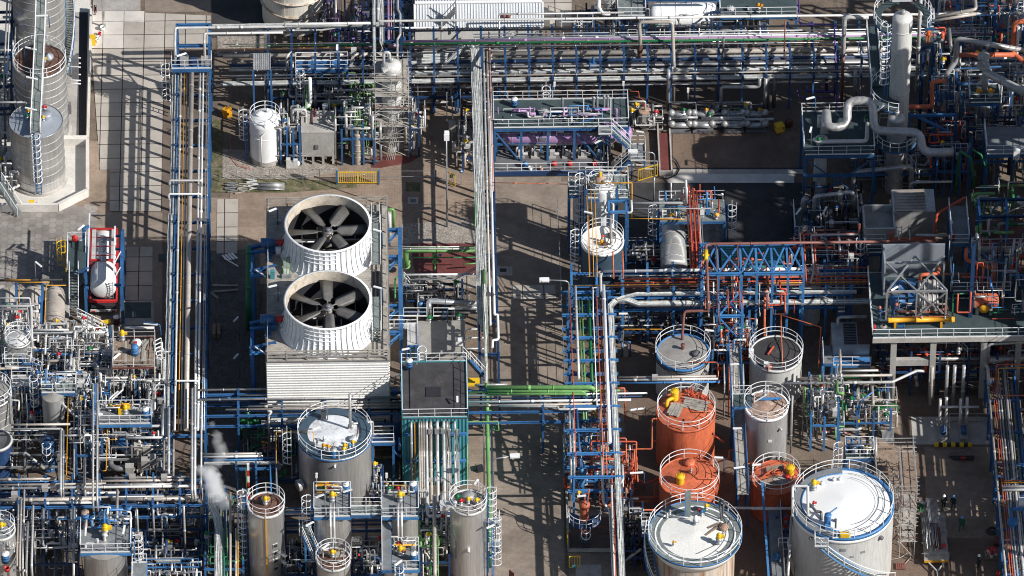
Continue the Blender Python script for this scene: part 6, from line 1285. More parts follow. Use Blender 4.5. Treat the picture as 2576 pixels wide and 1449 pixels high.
Rb(MB(),[(DX0,DY0,Z),(DX1,DY0,Z)]).Ba('railing','rail',pd);Rb(MB(),[(DX0,DY0,Z),(DX0,DY1,Z)]).Ba('railing','rail',pd)
T(1,3)
for x in(955,1255,1640,1900):
 for yy in(DY0+.5,DY0+6):xx=W(x,1110,Z).x;MB().bx(xx-.27,yy-.27,0,xx+.27,yy+.27,Z-.3).Ba('column','blockwall',pd)
x0,x1=W(955,1110,Z).x,W(1255,1110,Z).x;MB().bx(x0+.27,DY0+.3,4.2,x1-.27,DY0+.75,4.9).Ba('tie_beam','blockwall',pd)
sw=Ta('screen_wall','tall blue grey screen wall behind the compressors','wall',W(1100,640,Z));wy=W(1100,640,Z).y;wx0,wx1=W(868,640,Z).x,W(1325,640,Z).x;MB().bx(wx0,wy,Z,wx1,wy+.15,Z+4.).Ba('panel','slatetop',sw);MB().bx(wx0-.15,wy-2.6,Z,wx0-.003,wy+.15,Z+4.).Ba('panel','slatetop',sw)
xf=Ta('braced_tower','white X braced steel frame around the blue and grey compressors','steel frame',W(1110,960,Z));fx0,fx1=W(890,960,Z).x,W(1340,960,Z).x;fy=W(1100,955,Z).y;fb_=fy+3.9;zz=Z+3.4
for x in(fx0,fx1):
 for y in(fy,fb_):MB().Bg((x,y,Z),(x,y,zz),.17).Ba('column','galv',xf)
xm=(fx0+fx1)/2
for y in(fy,fb_):MB().Bg((fx0,y,zz),(fx1,y,zz),.18).Ba('beam','galv',xf)
MB().Bg((xm,fy,Z),(xm,fy,zz),.15).Ba('column','galv',xf)
for p,q in(((fx0,fy,zz),(xm,fb_,zz+.8)),((xm,fy,zz),(fx0,fb_,zz+.2)),((xm,fy,zz),(fx1,fb_,zz+.8)),((fx1,fy,zz+.1),(xm,fb_,zz+.8)),((xm,fy,zz-.1),(fx1-.2,fy,Z+.6)),((xm,fy-.02,Z+.2),(fx1-.1,fy-.02,zz-.2)),((fx0,fb_,zz+.1),(xm,fy,zz+.05))):MB().Bg(p,q,.13).Ba('brace','galv',xf)
for k,(y,nm)in enumerate(((720,'farther'),(830,'nearer'))):
 p=W(960,y,Z+.6);t=Ta('compressor_motor',f"blue compressor drive inside the X braced frame, {nm} one",'motor',(p.x,p.y,Z));MB().Tc([(p.x-.5,p.y,Z+.75),(p.x+.9,p.y,Z+.75)],.55,20).Ba('motor','blue',t);MB().cb((p.x+1.5,p.y,Z),.7,.9,1.35).Ba('gearbox','blue',t);MB().cb((p.x+.6,p.y,Z),3.2,1.2,.2).Ba('baseplate','dgy',t)
 p=W(1205,y+10,Z+.6);t=Ta('compressor',f"grey compressor body beside the blue drive, {nm} one",'compressor',(p.x,p.y,Z));MB().cb((p.x,p.y,Z),1.9,1.3,.9).Lb((p.x-.95,p.y,Z+.9),[(.001,0),(.62,0),(.62,1.9),(.001,1.9)],24,axis=(1,0,0)).Ba('casing','blockwall',t);b=MB();
 for i in range(5):b.Lb((p.x-.8+i*.4,p.y,Z+.9),[(.62,0),(.68,0),(.68,.1),(.62,.1)],24,axis=(1,0,0))
 b.Ba('ribs','pale',t)
Pb('orange elbow pipe entering the farther grey compressor','orange',.34,(1145,680,Z+1.2),(1150,625,Z+2.),(1290,615,Z+2.),('n',1.5),n=14,bend=.35);Pb('maroon pipe running right from the farther compressor','brown',.24,(1300,620,Z+1.6),(1560,618,Z+1.6))
hx=Ta('heat_exchanger','long orange exchanger tube on two short stands near the front railing','heat exchanger',W(1150,1010,Z));p,q=W(905,968,Z+.9),W(1410,965,Z+.9);b=MB();L=q.x-p.x;b.Lb(p,[(.001,0),(.26,0),(.26,.12),(.22,.121),(.22,L*.42),(.25,L*.421),(.25,L*.43),(.22,L*.431),(.22,L-.35),(.28,L-.349),(.28,L-.2),(.24,L-.199),(.24,L-.02),(.001,L)],20,axis=(1,0,0));b.Ba('shell','amber',hx)
for f in(.11,.8):e=p.lerp(q,f);MB().cb((e.x,e.y,Z),.22,.3,.75).Ba('stand','amber',hx)
for f in(.5,.85):e=p.lerp(q,f);MB().cyl((e.x,e.y,e.z+.15),.09,.3,10).Ba('nozzle','grey',hx)
Pb('slim orange pipe lying behind the orange exchanger','orange',.12,(960,945,Z+.5),(1360,938,Z+.6),('n',1.5));Pb('second slim orange pipe with flanges between the compressors','rpp',.12,(970,905,Z+.6),(1310,905,Z+.6),(1350,845,Z+.6));Cc(pd,fx0+.3,fy+.2,fx1,fy+1.3,Z+.1,Z+1.2,22,('orange','rpp','dgy','beige','galv'),random.Random(6),.12)
Cc(pd,fx1+.3,DY0+1.6,50,DY1,Z+.2,Z+5,50,('grey','lbl','pale','rpp','blue','galv'),random.Random(77),.24)
bc=Ta('blue_crate','small blue wire crate under the orange exchanger','crate',W(1002,1015,Z));p=W(1002,1018,Z);b=MB()
for x in(-.3,.3):
 for y in(-.2,.2):b.Bg((p.x+x,p.y+y,Z),(p.x+x,p.y+y,Z+.4),.05)
for h in(.05,.22,.4):
 for y in(-.2,.2):b.Bg((p.x-.3,p.y+y,Z+h),(p.x+.3,p.y+y,Z+h),.04)
 for x in(-.3,.3):b.Bg((p.x+x,p.y-.2,Z+h),(p.x+x,p.y+.2,Z+h),.04)
b.Ba('frame','lbl',bc)
rc=Ta('rope_coil','tan rope coil on the deck left of the orange exchanger','rope',W(870,1010,Z));b=MB();p=W(872,1012,Z+.03)
for i in range(4):b.ring((p.x,p.y,p.z+.03*i),.32-.05*i,.03,20,k=5)
b.Ba('coil','beige',rc);fe=Ta('fire_extinguisher','red extinguisher at the front left corner of the process deck','extinguisher',W(803,1045,Z));MB().Lb(W(803,1045,Z),[(.001,0),(.12,0),(.12,.6),(.04,.72),(.001,.75)],14).Ba('cylinder','red',fe)
Tb('white tube lamp at the left column of the X braced frame',955,728,Z+3.6,R(35),.8,.1,Z,pole='galv');Tb('white tube lamp at the right column of the X braced frame',1302,715,Z+3.4,R(-60),.8,.1,Z,pole='galv')
ov=Ha('orange red vessel with a round bolted cover on the process deck',W(1545,820,Z+1.2),W(1715,820,Z+1.2),.7,'orange',zb=Z,name='receiver_vessel');p=W(1628,860,Z+1.);MB().cyl((p.x,W(1628,850,Z+1.).y-.5,Z+1.),.46,.15,24,axis=(0,-1,0)).Ba('bolted_cover','amber',ov)
Pb('green pipe bent round the right corner of the X braced frame','dgn',.14,(1390,950,Z+.4),(1398,770,Z+2.),(1510,765,Z+2.));Pb('orange pipe T with vertical leg right of the process frame','orange',.36,(1498,430,Z+4),('z',Z+2.6),(1690,575,Z+2.6),n=14);Pb('vertical orange pipe feeding the orange red vessel','orange',.34,(1712,540,Z+3.2),('z',Z+.9),(1650,705,Z+.9),n=14);Pb('salmon pipe low between the orange pipes','rpp',.22,(1460,640,Z+1.5),(1670,645,Z+1.5),('z',Z+.6))
md=Pa('dark inner platform with white rail behind the orange red vessel',1375,560,1830,745,Z+.8,'ddk','sw',brace=0,zb=Z)
Cc(pd,W(1500,700,Z).x,W(1500,760,Z).y,50,W(1500,560,Z).y,Z+.3,Z+4.2,46,('dgy','grey','navy','galv','rpp'),random.Random(8),.3);Cc(pd,W(1550,950,Z).x,W(1500,960,Z).y,50,W(1500,850,Z).y,Z+.1,Z+2.5,22,('dgy','dgn','navy','grey'),random.Random(18),.2)
br_=Ta('steel_bracing','bright blue Y braces under the timber edged deck','brace',W(1690,560,Z));q=W(1692,545,Z+2.6);MB().Bg(q,W(1692,450,Z+3.4)+Va((0,0,1)),.16).Bg(q,W(1615,452,6.),.12).Bg(q,W(1765,452,6.),.12).Ba('brace','lbl',br_)
pm=Ta('purple_motor','purple and blue motor at the right edge of the process deck','motor',W(1900,880,Z));b=MB();p=W(1915,850,Z+.7);b.cyl(p,.6,1.2,18,axis=(1,0,0));b.Ba('motor','purple',pm);Rc([W(1840,915,Z),W(2000,905,Z)],Lc='short white railing in front of the purple motor')
Pb('tall grey leaning post at the right edge of the process deck','grey',.22,(1815,760,Z),(1860,360,Z+5));Pb('second tall grey leaning post left of it','grey',.16,(1770,880,Z),(1800,500,Z+4.5))
nvp=Ta('navy_column','tall navy steel column in front of the orange red vessel','column',W(1530,950,Z));p=W(1525,940,Z);MB().Ia((p.x,p.y,0),(p.x,p.y,Z+9),.34,.34).Ba('column','navy',nvp)
Sb('dark pipework under the process deck beside the concrete legs',830,1250,1932,1520,5.5,60,59,pal=('dgy','grey','navy','brown','dgy','rpp'),Fa='navy',Be=6,nb=5,dmax=.34,rails=3)
Ha('grey horizontal drum peeping from under the deck at the right edge',W(1620,1270,4.2),W(2050,1240,4.2),.32,'dclad',saddles=0);Pb('grey bent pipe above the drum under the deck edge','grey',.3,(1660,1280,4.6),('z',6.8),(2000,1128,7),n=12)
Pb('grey pipe crossing below the process deck between its legs','grey',.34,(890,1262,4.2),(1640,1257,4.2),n=12)
lc=Bc('air_cooler','lower grey air cooler with dark louvre slots in its roof','air cooler',W(490,1180,4.2).x,W(600,1165,4.2).y,W(768,1180,4.2).x,W(600,985,4.2).y,0,4.1,'dclad','dclad',over=.02);X0,X1=W(565,1000,4.2).x,W(660,1000,4.2).x;Y0,Y1=W(600,1150,4.2).y,W(600,990,4.2).y;MB().bx(X0,Y0,4.203,X1,Y1,4.215).Ba('opening','black',lc);b=MB()
for i in range(13):y=Y0+(Y1-Y0)*(i+.5)/13;b.Bg((X0,y,4.26),(X1,y,4.26),.08,.04)
b.Ba('louvres','dgy',lc);MB().bx(X1+.1,Y0,4.203,W(755,1000,4.2).x,Y1+.1,4.25).Ba('rust_plate','rustdark',lc)
Rb(MB(),[W(495,1310,3.),W(775,1310,3.)]).Ba('railing','rail',lc);MB().bx(W(495,1310,3.).x,W(495,1310,3.).y,2.7,W(775,1310,3.).x,W(495,1310,3.).y+1.2,3.).Ba('balcony','lbl',lc)
dk=Pa('small grey deck left of the lower air cooler',408,1160,488,1290,3.6,'deck','w',brace=0)
Pb('grey pipe frame behind the lower air cooler','grey',.3,(530,1010,4.4),(525,945,5.),(745,940,5.),n=12)
T(1,2)
ta=tank('tall blue grey tank with white railed top stained orange beside the road',682,372,6.8,1.98,0,wall='bluetank',roof='stainedtop',cone=.15,rim='white',a_lad=R(180),lad_z0=.4);c=Ra[ta.name]
Ma(ta,(c.x+.9,c.y+.5,6.85),.4,'dgy');MB().cyl((c.x-.1,c.y-.5,6.9),.16,.5,12).Tc([(c.x-.5,c.y-.6,7.1),(c.x+.4,c.y-.6,7.1)],.07,8).Ba('nozzle','amber',ta);MB().cyl((c.x+.2,c.y-.8,6.9),.3,.3,14).Ba('rusty_stub','rustdark',ta);Vb(ta,(c.x,c.y-.2,7.2),'rpp',.7)
tb2=Cb('white domed vessel rising through the deck behind the stained tank top',W(690,480,0),8.6,1.,'wtp',Bf=2)
up=Pa('small white topped deck above the tall tank with orange pipes',555,-120,880,45,8.,'grating','wesn',lm='blue',brace=0);X0,Y0,X1,Y1=up['X'];La((X0-.25,Y0+1.4,0),.4,9.3,R(180),up,sm='blue');Cc(up,X0,Y0,X1,Y1,8.1,9.6,22,('pale','lbl','galv','grey'),random.Random(3),.14)
for x in(560,790):p=W(x,60,8.2);MB().Ia((p.x,p.y,0),(p.x,p.y,9.5),.24,.24).Ba('column','blue',up)
T(0,2)
dm=Ta('dome_filter','small domed filter with a yellow cap and white rail above the tall tank','filter',W(665,1400,9));c=W(665,1390,8.7);MB().Lb(c,[(.55,0),(.55,.6),(.4,.9),(.001,1.)],24).Ba('shell','rusttop',dm);MB().cyl((c.x,c.y,c.z+1),.14,.5,10).Ba('cap','yellow',dm);ring_rail((c.x,c.y,8.5),1.1,dm);Vb(dm,(c.x-.6,c.y-.4,8.6),'galv',.8);Vb(dm,(c.x+.6,c.y-.3,8.6),'galv',.8)
sl2=Pa('railed side deck left of the domed filter',425,1365,520,1470,7.5,'grating','wns',brace=0)
Pb('orange pipe bending round the domed filter deck','amber',.12,(600,1382,9.6),(905,1380,9.6),(905,1460,9.2),('z',6));Pb('thin orange pipe crossing the road head to the domed filter','orange',.07,(-150,1378,6.2),(420,1390,6.2))
T(1,2)
fr=Ta('steel_tower','blue square frame with pale pipes on the right side of the tall tank','steel frame',W(800,150,6));p,q=W(730,70,8.2),W(865,150,8.2)
for x in(p.x,q.x):
 for y in(p.y,q.y):MB().Bg((x,y,0),(x,y,8.2),.18).Ba('column','blue',fr)
for a_,b__ in(((p.x,p.y),(q.x,p.y)),((p.x,q.y),(q.x,q.y)),((p.x,p.y),(p.x,q.y)),((q.x,p.y),(q.x,q.y))):MB().Bg((*a_,8.2),(*b__,8.2),.18,.22).Ba('beam','lbl',fr)
Pb('pale pipe running from the tall tank frame to the right','pale',.24,(700,60,8.4),(702,160,7.4),(905,155,7.8),(900,60,8.6));Pb('long pale pipe from the tank frame to the grey flue','pale',.26,(905,85,7.5),(1315,82,7.5),('z',9.4));Pb('grey flue standing at the end of the pale pipe','pale',.24,(1318,85,7.6),(1312,-90,10.2));Pb('slim pale pipe over the shaded vessels','pale',.13,(905,125,6.8),(1510,125,6.8),('z',7.6),Bf=0);Pb('pale pipe dropping in front of the tall tank','beige',.26,(740,150,7.5),(748,330,7.5),('s',.6),('z',1.5),n=12)
for k,(x,m)in enumerate(((572,'amber'),(578,'brown'),(605,'amber'),(632,'amber'))):Pb(['thin amber pipe climbing the tall tank, left one','thin brown pipe climbing the tall tank','thin amber pipe climbing the tall tank, middle one','thin amber pipe dropping from the tall tank to the blue rack'][k],m,.07,(x-15,-90,9.),(x,200,8.6),(x+12,640,6.3),Bf=0)
Pb('thin orange pipe along the deck towards the shaded vessels','amber',.08,(870,200,7.),(1300,205,7.),Bf=0)
for k,x in enumerate((765,838)):Pb(['orange pipe rising from the blue rack at the tank, left one','orange pipe rising from the blue rack at the tank, right one'][k],'orange',.14,(x+2,655,6.3),(x-2,500,7.6),('n',.5),('z',8),Bf=0)
pf=Pa('blue walkway with white rails beyond the shaded vessels',1110,60,1610,215,5.2,'grating','n',brace=0,legn=3);X0,Y0,X1,Y1=pf['X'];La((X0-.3,Y0+.8,0),1.,6.,R(180),pf);La((X1+.3,Y0+.9,0),.8,6.2,R(0),pf);Rb(MB(),[(X1-1.3,Y1,5.2),(X1,Y1,5.2)]).Ba('railing','rail',pf)
for k,(x,m)in enumerate(((1150,'white'),(1435,'white'),(1480,'lbl'))):Bb('instrument_cabinet',pf,W(x,165,5.3),.4,.3,.7,m)
Cc(pf,X0+.2,Y0,X1-.2,Y1+.6,5.3,7.,26,('pale','galv','rpp','lbl','white'),random.Random(12),.14)
for x in(1200,1270,1540):Vb(pf,W(x,205,5.2),'amber'if x!=1540 else 'yellow',.9)
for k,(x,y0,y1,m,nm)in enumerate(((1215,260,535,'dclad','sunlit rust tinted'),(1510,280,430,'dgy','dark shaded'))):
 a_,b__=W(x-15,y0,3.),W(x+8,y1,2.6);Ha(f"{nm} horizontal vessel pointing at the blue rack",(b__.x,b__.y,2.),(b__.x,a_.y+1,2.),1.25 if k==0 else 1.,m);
p=W(1300,0,0);
for k,x in enumerate((1336,1350,1366,1382,1398,1412)):Pb(f"orange red pipe of the bundle running onto the blue rack, {ORD[k]} from the left",'rpp',.15,(x-28+(k%2)*8,-60+k*10,6.6+.15*(k%2)),(x+15,545,6.6+.15*(k%2)),('z',3),Bf=True)
for k,x in enumerate((1425,1440)):Pb(['white pipe right of the orange red bundle','grey pipe right of the orange red bundle'][k],('white','galv')[k],.1,(x-10,200,6.4),(x+8,500,6.4),('z',4),Bf=0)
bxm=Ta('steel_mast','pair of blue crooked pipes rising beside the orange red bundle','post',W(1160,60,5));
for x in(1160,1470):MB().Tc(Ph((x,130,6.),(x,10,7.4),(x-8,-10,7.4)),.1,8,bend=.2).Ba('post','lbl',bxm)
Sb('dim valves in front of the shaded vessels',850,430,1450,600,2.4,26,61,pal=('dgy','navy','grey','pale'),Fa='navy',Be=3,steel=0)
bz=6.;xw=W(400,640,bz).x;yA=W(900,590,bz).y;yB=W(900,775,bz).y;T(1,3);xe=W(620,620,bz).x;T(1,2)
br1=rack('blue pipe rack crossing the middle right from the road lamp to the coolers',(xw+.6,(yA+yB)/2),(xe,(yA+yB)/2),yA-yB,12,[4.4,6.],6.9,over=.25,longi=True,cw=.22,m='lbl')
def ew2(x,y,z,d,L,m):p=W(x,y,z);return(m,d,Va((p.x,p.y,z+d/2)),('e',L))
runs('the blue middle rack','far edge',[ew2(600,600,6.,.1,26,'rpp'),ew2(690,608,6.,.3,20,'white'),ew2(560,640,6.,.1,28,'pale'),ew2(840,664,6.,.14,25,'rpp'),ew2(770,692,6.,.14,26,'rpp'),ew2(440,711,6.1,.1,32,'amber'),ew2(740,724,6.,.16,28,'brown'),ew2(900,655,6.,.16,25,'dgy'),ew2(1100,745,5.9,.12,24,'galv')])
Ca('perforated pale cable tray on the blue middle rack',.34,(790,812,5.9),(845,795,5.9),(940,770,6.2),(2600,752,6.2),m='pcb',n=3,rung=.28);
xx=W(750,1000,5.8).x
Ca('broad bundle of pale cables bending from the blue rack down to the bottom edge',.55,(2700,826,5.4),(950,842,5.6),(860,810,5.8),(790,815,5.8),(740,860,5.8),Va((xx,W(750,960,5.8).y,5.8)),('s',43),m='pcb',n=10)
Ca('narrow pale cable tray beside the broad bundle on the near side of the rack',.22,(1500,860,5.),(950,858,5.2),(880,835,5.5),(800,828,5.6),m='pcb',n=3)
fl=Ta('flue','grey funnel headed pipe standing on the blue rack','pipe',W(672,620,6));b=MB();b.Tc(Ph((688,790,6.),(672,760,6.),(668,610,7.5)),.13,10);p=W(668,612,7.5);b.Lb(p,[(.14,-.5),(.22,0),(.2,.1)],14);b.Ba('pipe','pale',fl)
nzx0,nzx1=W(425,955,6).x,W(745,955,6).x;ny0=W(580,750,6).y
n_beams=9
nsr=rack('blue ladder like pipe rack running down the right side of the road',((nzx0+nzx1)/2,ny0),((nzx0+nzx1)/2,ny0-24.6),nzx1-nzx0,n_beams,[4.3,6.],6.05,over=.55,m='lbl',longi=False,cw=.2)
T(1,2)
def ns2(x,y,z,d,L,m):p=W(x,y,z);return(m,d,Va((p.x,ny0+(.6 if m!='green'else-.2),z+d/2)),('s',L))
runs('the blue ladder rack','the left',[ns2(443,955,6,.08,24,'rpp'),ns2(487,955,6,.24,12.5,'pale'),ns2(512,955,5.,.16,16,'green'),ns2(532,955,5.,.16,16,'green'),ns2(585,955,5.,.38,14,'dgn'),ns2(615,955,6,.1,16,'white'),ns2(645,955,6,.12,25,'orange'),ns2(668,955,5.9,.1,25,'orange'),ns2(700,955,6.,.32,21,'white'),ns2(722,955,5.8,.16,22,'navy'),ns2(683,955,5.7,.1,22,'salmon')])
Pb('slim white pipe hoop above the green pipes of the ladder rack','pale',.12,(612,960,6.3),(612,722,6.6),(655,722,6.6),Bf=0)
Se('street lamp leaning over the road from the ladder rack',W(425,1245,0),9.6,R(180),1.9)
rf=Ta('wire_fence','thin post and wire fence along the right kerb of the road','fence',W(365,800,0))
for k in range(11):p=Va((W(365,800,0).x+.02*k,W(365,150,0).y-4.2*k,0));MB().Bg(p,p+Va((0,0,1.9)),.07).Ba('post','galv',rf)
p0=Va((W(365,800,0).x,W(365,150,0).y,0))
for h in(.5,1.2,1.85):MB().Bg(p0+Va((0,0,h)),p0+Va((.2,-42,h)),.025).Ba('wire','galv',rf)
tw2=Ta('lattice_tower','bright blue lattice tower standing across the middle rack','steel frame',W(1590,960,0));
px=[W(1432,600,9).x,W(1555,600,9).x,W(1730,600,9).x];py=[W(1555,395,9.2).y,W(1555,620,9.2).y];
tz=9.2
for x in px:
 for y in(py[0],py[1]):MB().Ia((x,y,0),(x,y,tz),.26,.26).Ba('column','lbl',tw2)
yf=W(1600,965,6.5).y
for x in px[1:]:MB().Ia((x,yf,0),(x,yf,7.),.26,.26).Ba('column','lbl',tw2);MB().Ia((x,py[0],tz-.1),(x,py[1],tz-.1),.22,.24).Ba('beam','lbl',tw2);MB().Ia((x,py[1],6.95),(x,yf,6.95),.22,.24).Ba('beam','lbl',tw2)
for y,z in((py[0],tz),(py[1],tz),(py[1],6.2),(yf,6.95)):MB().Ia((px[0]if y!=yf else px[1],y,z),(px[2]+.2,y,z),.22,.26).Ba('beam','lbl',tw2)
xe_=W(2200,600,9).x
for y in(py[0],py[1]):MB().Ia((px[2],y,tz),(xe_,y,tz),.22,.26).Ba('beam','lbl',tw2)
for i in range(4):
 x=px[2]+(xe_-px[2])*(i+1)/4;MB().Ia((x,py[1],0),(x,py[1],tz),.22,.22).Ba('column','lbl',tw2);MB().Ia((x,py[0],tz),(x,py[1],tz),.2,.22).Ba('beam','lbl',tw2)
 x0=px[2]+(xe_-px[2])*i/4;MB().Bg((x0,py[0],tz+.05),(x,py[1],tz+.05),.13).Ba('brace','lbl',tw2);MB().Bg((x,py[0],tz+.09),(x0,py[1],tz+.09),.13).Ba('brace','lbl',tw2)
for(xa,xb)in((px[0],px[1]),(px[1],px[2])):
 MB().Bg((xa,py[0],tz+.05),(xb,py[1],tz+.05),.13).Ba('brace','lbl',tw2);MB().Bg((xb,py[0],tz+.09),(xa,py[1],tz+.09),.13).Ba('brace','lbl',tw2)
MB().Bg((px[1],py[1],7.05),(px[2],yf,7.05),.14).Ba('brace','lbl',tw2);MB().Bg((px[2],py[1],7.09),(px[1],yf,7.09),.14).Ba('brace','lbl',tw2)
for z0_,z1_ in((.5,3.6),(3.6,6.8)):MB().Bg((px[1],yf,z0_),(px[2],yf,z1_),.12).Ba('brace','lbl',tw2);MB().Bg((px[2],yf-.02,z0_),(px[1],yf-.02,z1_),.12).Ba('brace','lbl',tw2)
Cc(tw2,px[0],yf,px[2]+5,py[0],6.3,9,44,('rpp','orange','rpp','pale','brown'),random.Random(2),.16);Cc(bpy.data.objects['compressor_platform'],*CW,34,('purple','pale','lbl','galv','purple'),random.Random(5),.22)
tr2=Bc('teal_shed','low teal ribbed roof shed behind the lattice tower','shed',W(1585,420,4).x,W(1700,590,4).y,W(2045,420,4).x,W(1700,405,4).y,0,3.8,'teal','teal',ribs=True,pitch=.4)
b=MB();X0,X1=W(1585,420,4).x,W(2045,420,4).x;Y0,Y1=W(1700,590,4).y,W(1700,405,4).y
n=14
for i in range(n):y=Y0+(Y1-Y0)*(i+.5)/n;b.Bg((X0,y,3.93),(X1,y,3.93),.08,.06)
b.Ba('roof_ribs','teal',tr2)
Pb('brown pipe standing over the lattice tower with yellow valve','brown',.27,(1482,890,7.5),(1475,640,9.2),(1462,400,10.4),(1500,392,10.4),('e',21),n=12,bend=.35);Pb('brown pipe continuing down to the brown topped tank','brown',.26,(1482,760,8.4),(1488,895,7.2),(1300,900,7.2),(1285,1085,5.2),('z',4.2),n=12,bend=.35);yvv=Ta('yellow_valve','yellow valve body on the brown standing pipe','valve',W(1465,490,10));b=MB();p,q=W(1465,515,9.9),W(1464,440,10.2);b.Tc([p,q],.2,12);b.cyl(p.lerp(q,.5)-Va((.3,0,0)),.12,.6,10,axis=(1,0,0));b.Ba('body','yellow',yvv)
for k,(x,y0,y1)in enumerate(((1540,395,1000),(1700,400,880))):Pb(['slim brown pipe down the lattice tower front, left one','slim brown pipe down the lattice tower front, right one'][k],'brown',.14,(x,y0,10.2),(x+18,y1-60,7.4),(x+25,y1,6.),Bf=0)
for k,(x,y0,y1,m)in enumerate(((1520,680,1000,'pale'),(1660,590,1050,'pale'),(1675,600,1050,'salmon'),(1690,680,1080,'pale'),(1740,790,1160,'orange'))):Pb(['white pipe rising inside the lattice tower, far left','white pipe rising inside the lattice tower, middle','pink pipe rising inside the lattice tower','white pipe rising inside the lattice tower, far right','orange pipe with green wheel at the lattice tower foot'][k],m,.14,(x,y0,7.6),(x+3,y1,3.),('z',1),Bf=0)
Pb('orange elbow pipe climbing right of the lattice tower','orange',.22,(1905,1090,4.2),(1908,760,6.2),(1935,730,6.4),('n',1.6),n=12)
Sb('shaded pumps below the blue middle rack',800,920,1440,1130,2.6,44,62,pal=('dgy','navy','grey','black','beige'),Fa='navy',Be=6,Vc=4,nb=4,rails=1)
fr3=Ta('post_stand','small blue hoop frame around a tan post beside the pale cables','post',W(860,1250,0));p=W(858,1240,0);MB().Tc(Ph((830,1240,.0),(830,1130,2.),(893,1130,2.),(893,1240,.0)),.08,6).Ba('hoop','lbl',fr3);MB().cb(p,.4,.35,1.5).Ba('post','beige',fr3)
Pb('thin orange pipe bent over the shaded ground near the brown topped tank','amber',.06,(840,1140,2.2),(843,1035,3.8),(1135,1035,3.8),Bf=0)
gtank=tank('brown grey topped tank with white ring rail below the lattice tower',1290,1212,4.6,2.45,0,wall='ptk',roof='greytop',cone=.3,rim='lbl',kerb=.1,railr=2.52);c=Ra[gtank.name]
MB().Tc(Ph((1300,1285,4.9),(1540,1285,4.9),(1555,1300,4.9),(1558,1449,4.2)),.07,6,bend=.2).Ba('fire_pipe','orange',gtank);Na(gtank,(c.x,c.y+.2,4.9),'brown',.3,.5);Ma(gtank,(c.x+1.2,c.y-.5,4.75),.4,'dgy');MB().ring((c.x,c.y,4.3),2.55,.05,48).Ba('cable_ring','black',gtank)
gtank2=tank('dark topped tank with cable coils and white ring rail right of the lattice tower',1992,1222,4.6,2.4,0,wall='ptk',roof='asphalt',cone=.3,rim='ptk',kerb=.1,railr=2.46);c=Ra[gtank2.name];MB().ring((c.x+.5,c.y+.3,4.85),1.2,.03,30,R(90),R(290)).ring((c.x+1.,c.y-.2,4.8),1.4,.03,30,R(100),R(250)).Ba('cable_loops','black',gtank2);MB().Tc([(c.x-.8,c.y-.4,4.9),(c.x-.2,c.y+.5,5.1)],.1,8).Ba('roof_pipe','rpp',gtank2)
MB().cyl((c.x-.75,c.y-2.,4.75),.3,.25,12).Ba('rusty_stub','orange',gtank2);Bb('instrument_box',gtank2,(c.x-2.3,c.y-.3,4.6),.45,.35,.8,'white');Bb('instrument_box',gtank2,(c.x-1.,c.y-1.9,4.6),.4,.3,.7,'white')
Pb('thin orange pipe dropping to the dark topped tank','orange',.1,(2030,930,5.4),(2030,1010,5.2),(2042,1300,4.9),Bf=0)
gw=Ta('gangway','grey plank gangway between the two rail ringed tanks','walkway',W(1660,1250,4.4));p=W(1640,1120,4.2);T(2,2);q=W(1690,830,4.2);X0,X1=p.x-.1,p.x+.95;MB().bx(X0,q.y,4.1,X1,p.y,4.2).Ba('deck','gwd',gw);Rb(MB(),[(X0,p.y,4.2),(X0,q.y,4.2)],gap=2.5).Ba('railing','lbl',gw);Rb(MB(),[(X1,p.y,4.2),(X1,q.y,4.2)],gap=2.5).Ba('railing','lbl',gw)
for i in range(8):y=p.y-(p.y-q.y)*i/7;MB().Bg((X0+.1,y,0),(X0+.1,y,4.1),.16).Ba('leg','blue',gw);MB().Bg((X1-.1,y,0),(X1-.1,y,4.1),.16).Ba('leg','blue',gw)
T(1,2)
Sb('tight pipe manifold on the left side of the plank gangway',1500,1290,1620,1449,5.2,44,63,pal=('galv','pale','orange','lbl','brown','black'),Fa='lbl',Be=4,Vc=8,nb=1,dmax=.2)
Sb('tight pipe manifold on the right side of the plank gangway',1690,1260,1800,1440,5.,40,64,pal=('galv','pale','orange','lbl','rpp'),Fa='lbl',Be=4,Vc=7,nb=1,dmax=.2)
for k in range(5):Pb(f"vertical pipe of the organ like row by the gangway, {ORD[k]} from the left",('pale','orange','pale','galv','pale')[k],.14,(1600+k*36,1300,5.2),(1604+k*36,1440,5.2),('z',1),Bf=0)
for k,(x,y)in enumerate(((1575,1030),(1740,1027))):Vb(Ta('hand_valve',['green hand wheel at the lattice tower foot, left one','green hand wheel at the lattice tower foot, right one'][k],'valve',W(x,y+20,5)),W(x,y+25,5),'dgn',.9)
for k,(x,y,z,a_)in enumerate(((840,918,5.6,0),(1490,1045,5.8,-10),(1680,1300,5.6,5),(575,155,9,-20),(938,463,2.5,0))):Tb(['white tube lamp beside the broad cable bundle under the rack','white tube lamp at the left of the lattice tower foot','white tube lamp over the plank gangway','white tube lamp against the tall stained tank','white tube lamp low between tank and shaded vessel'][k],x,y,z,R(a_),.8,0,z-1.8)
T(1,2);p=W(800,1405,4.6)
runs('the slim rack behind the orange tanks','far edge',[('beige',.22,(800,1400,4.8),('e',9)),('pale',.22,(790,1420,4.8),('e',9.3)),('lbl',.2,(780,1443,4.6),('e',9.6))]);b_=Ta('junction_box','grey junction box on the slim rack in front of the brown topped tank','box',W(1078,1410,5));Bb('box',b_,W(1078,1412,4.9),.5,.4,.4,'blockwall')
T(1,3)
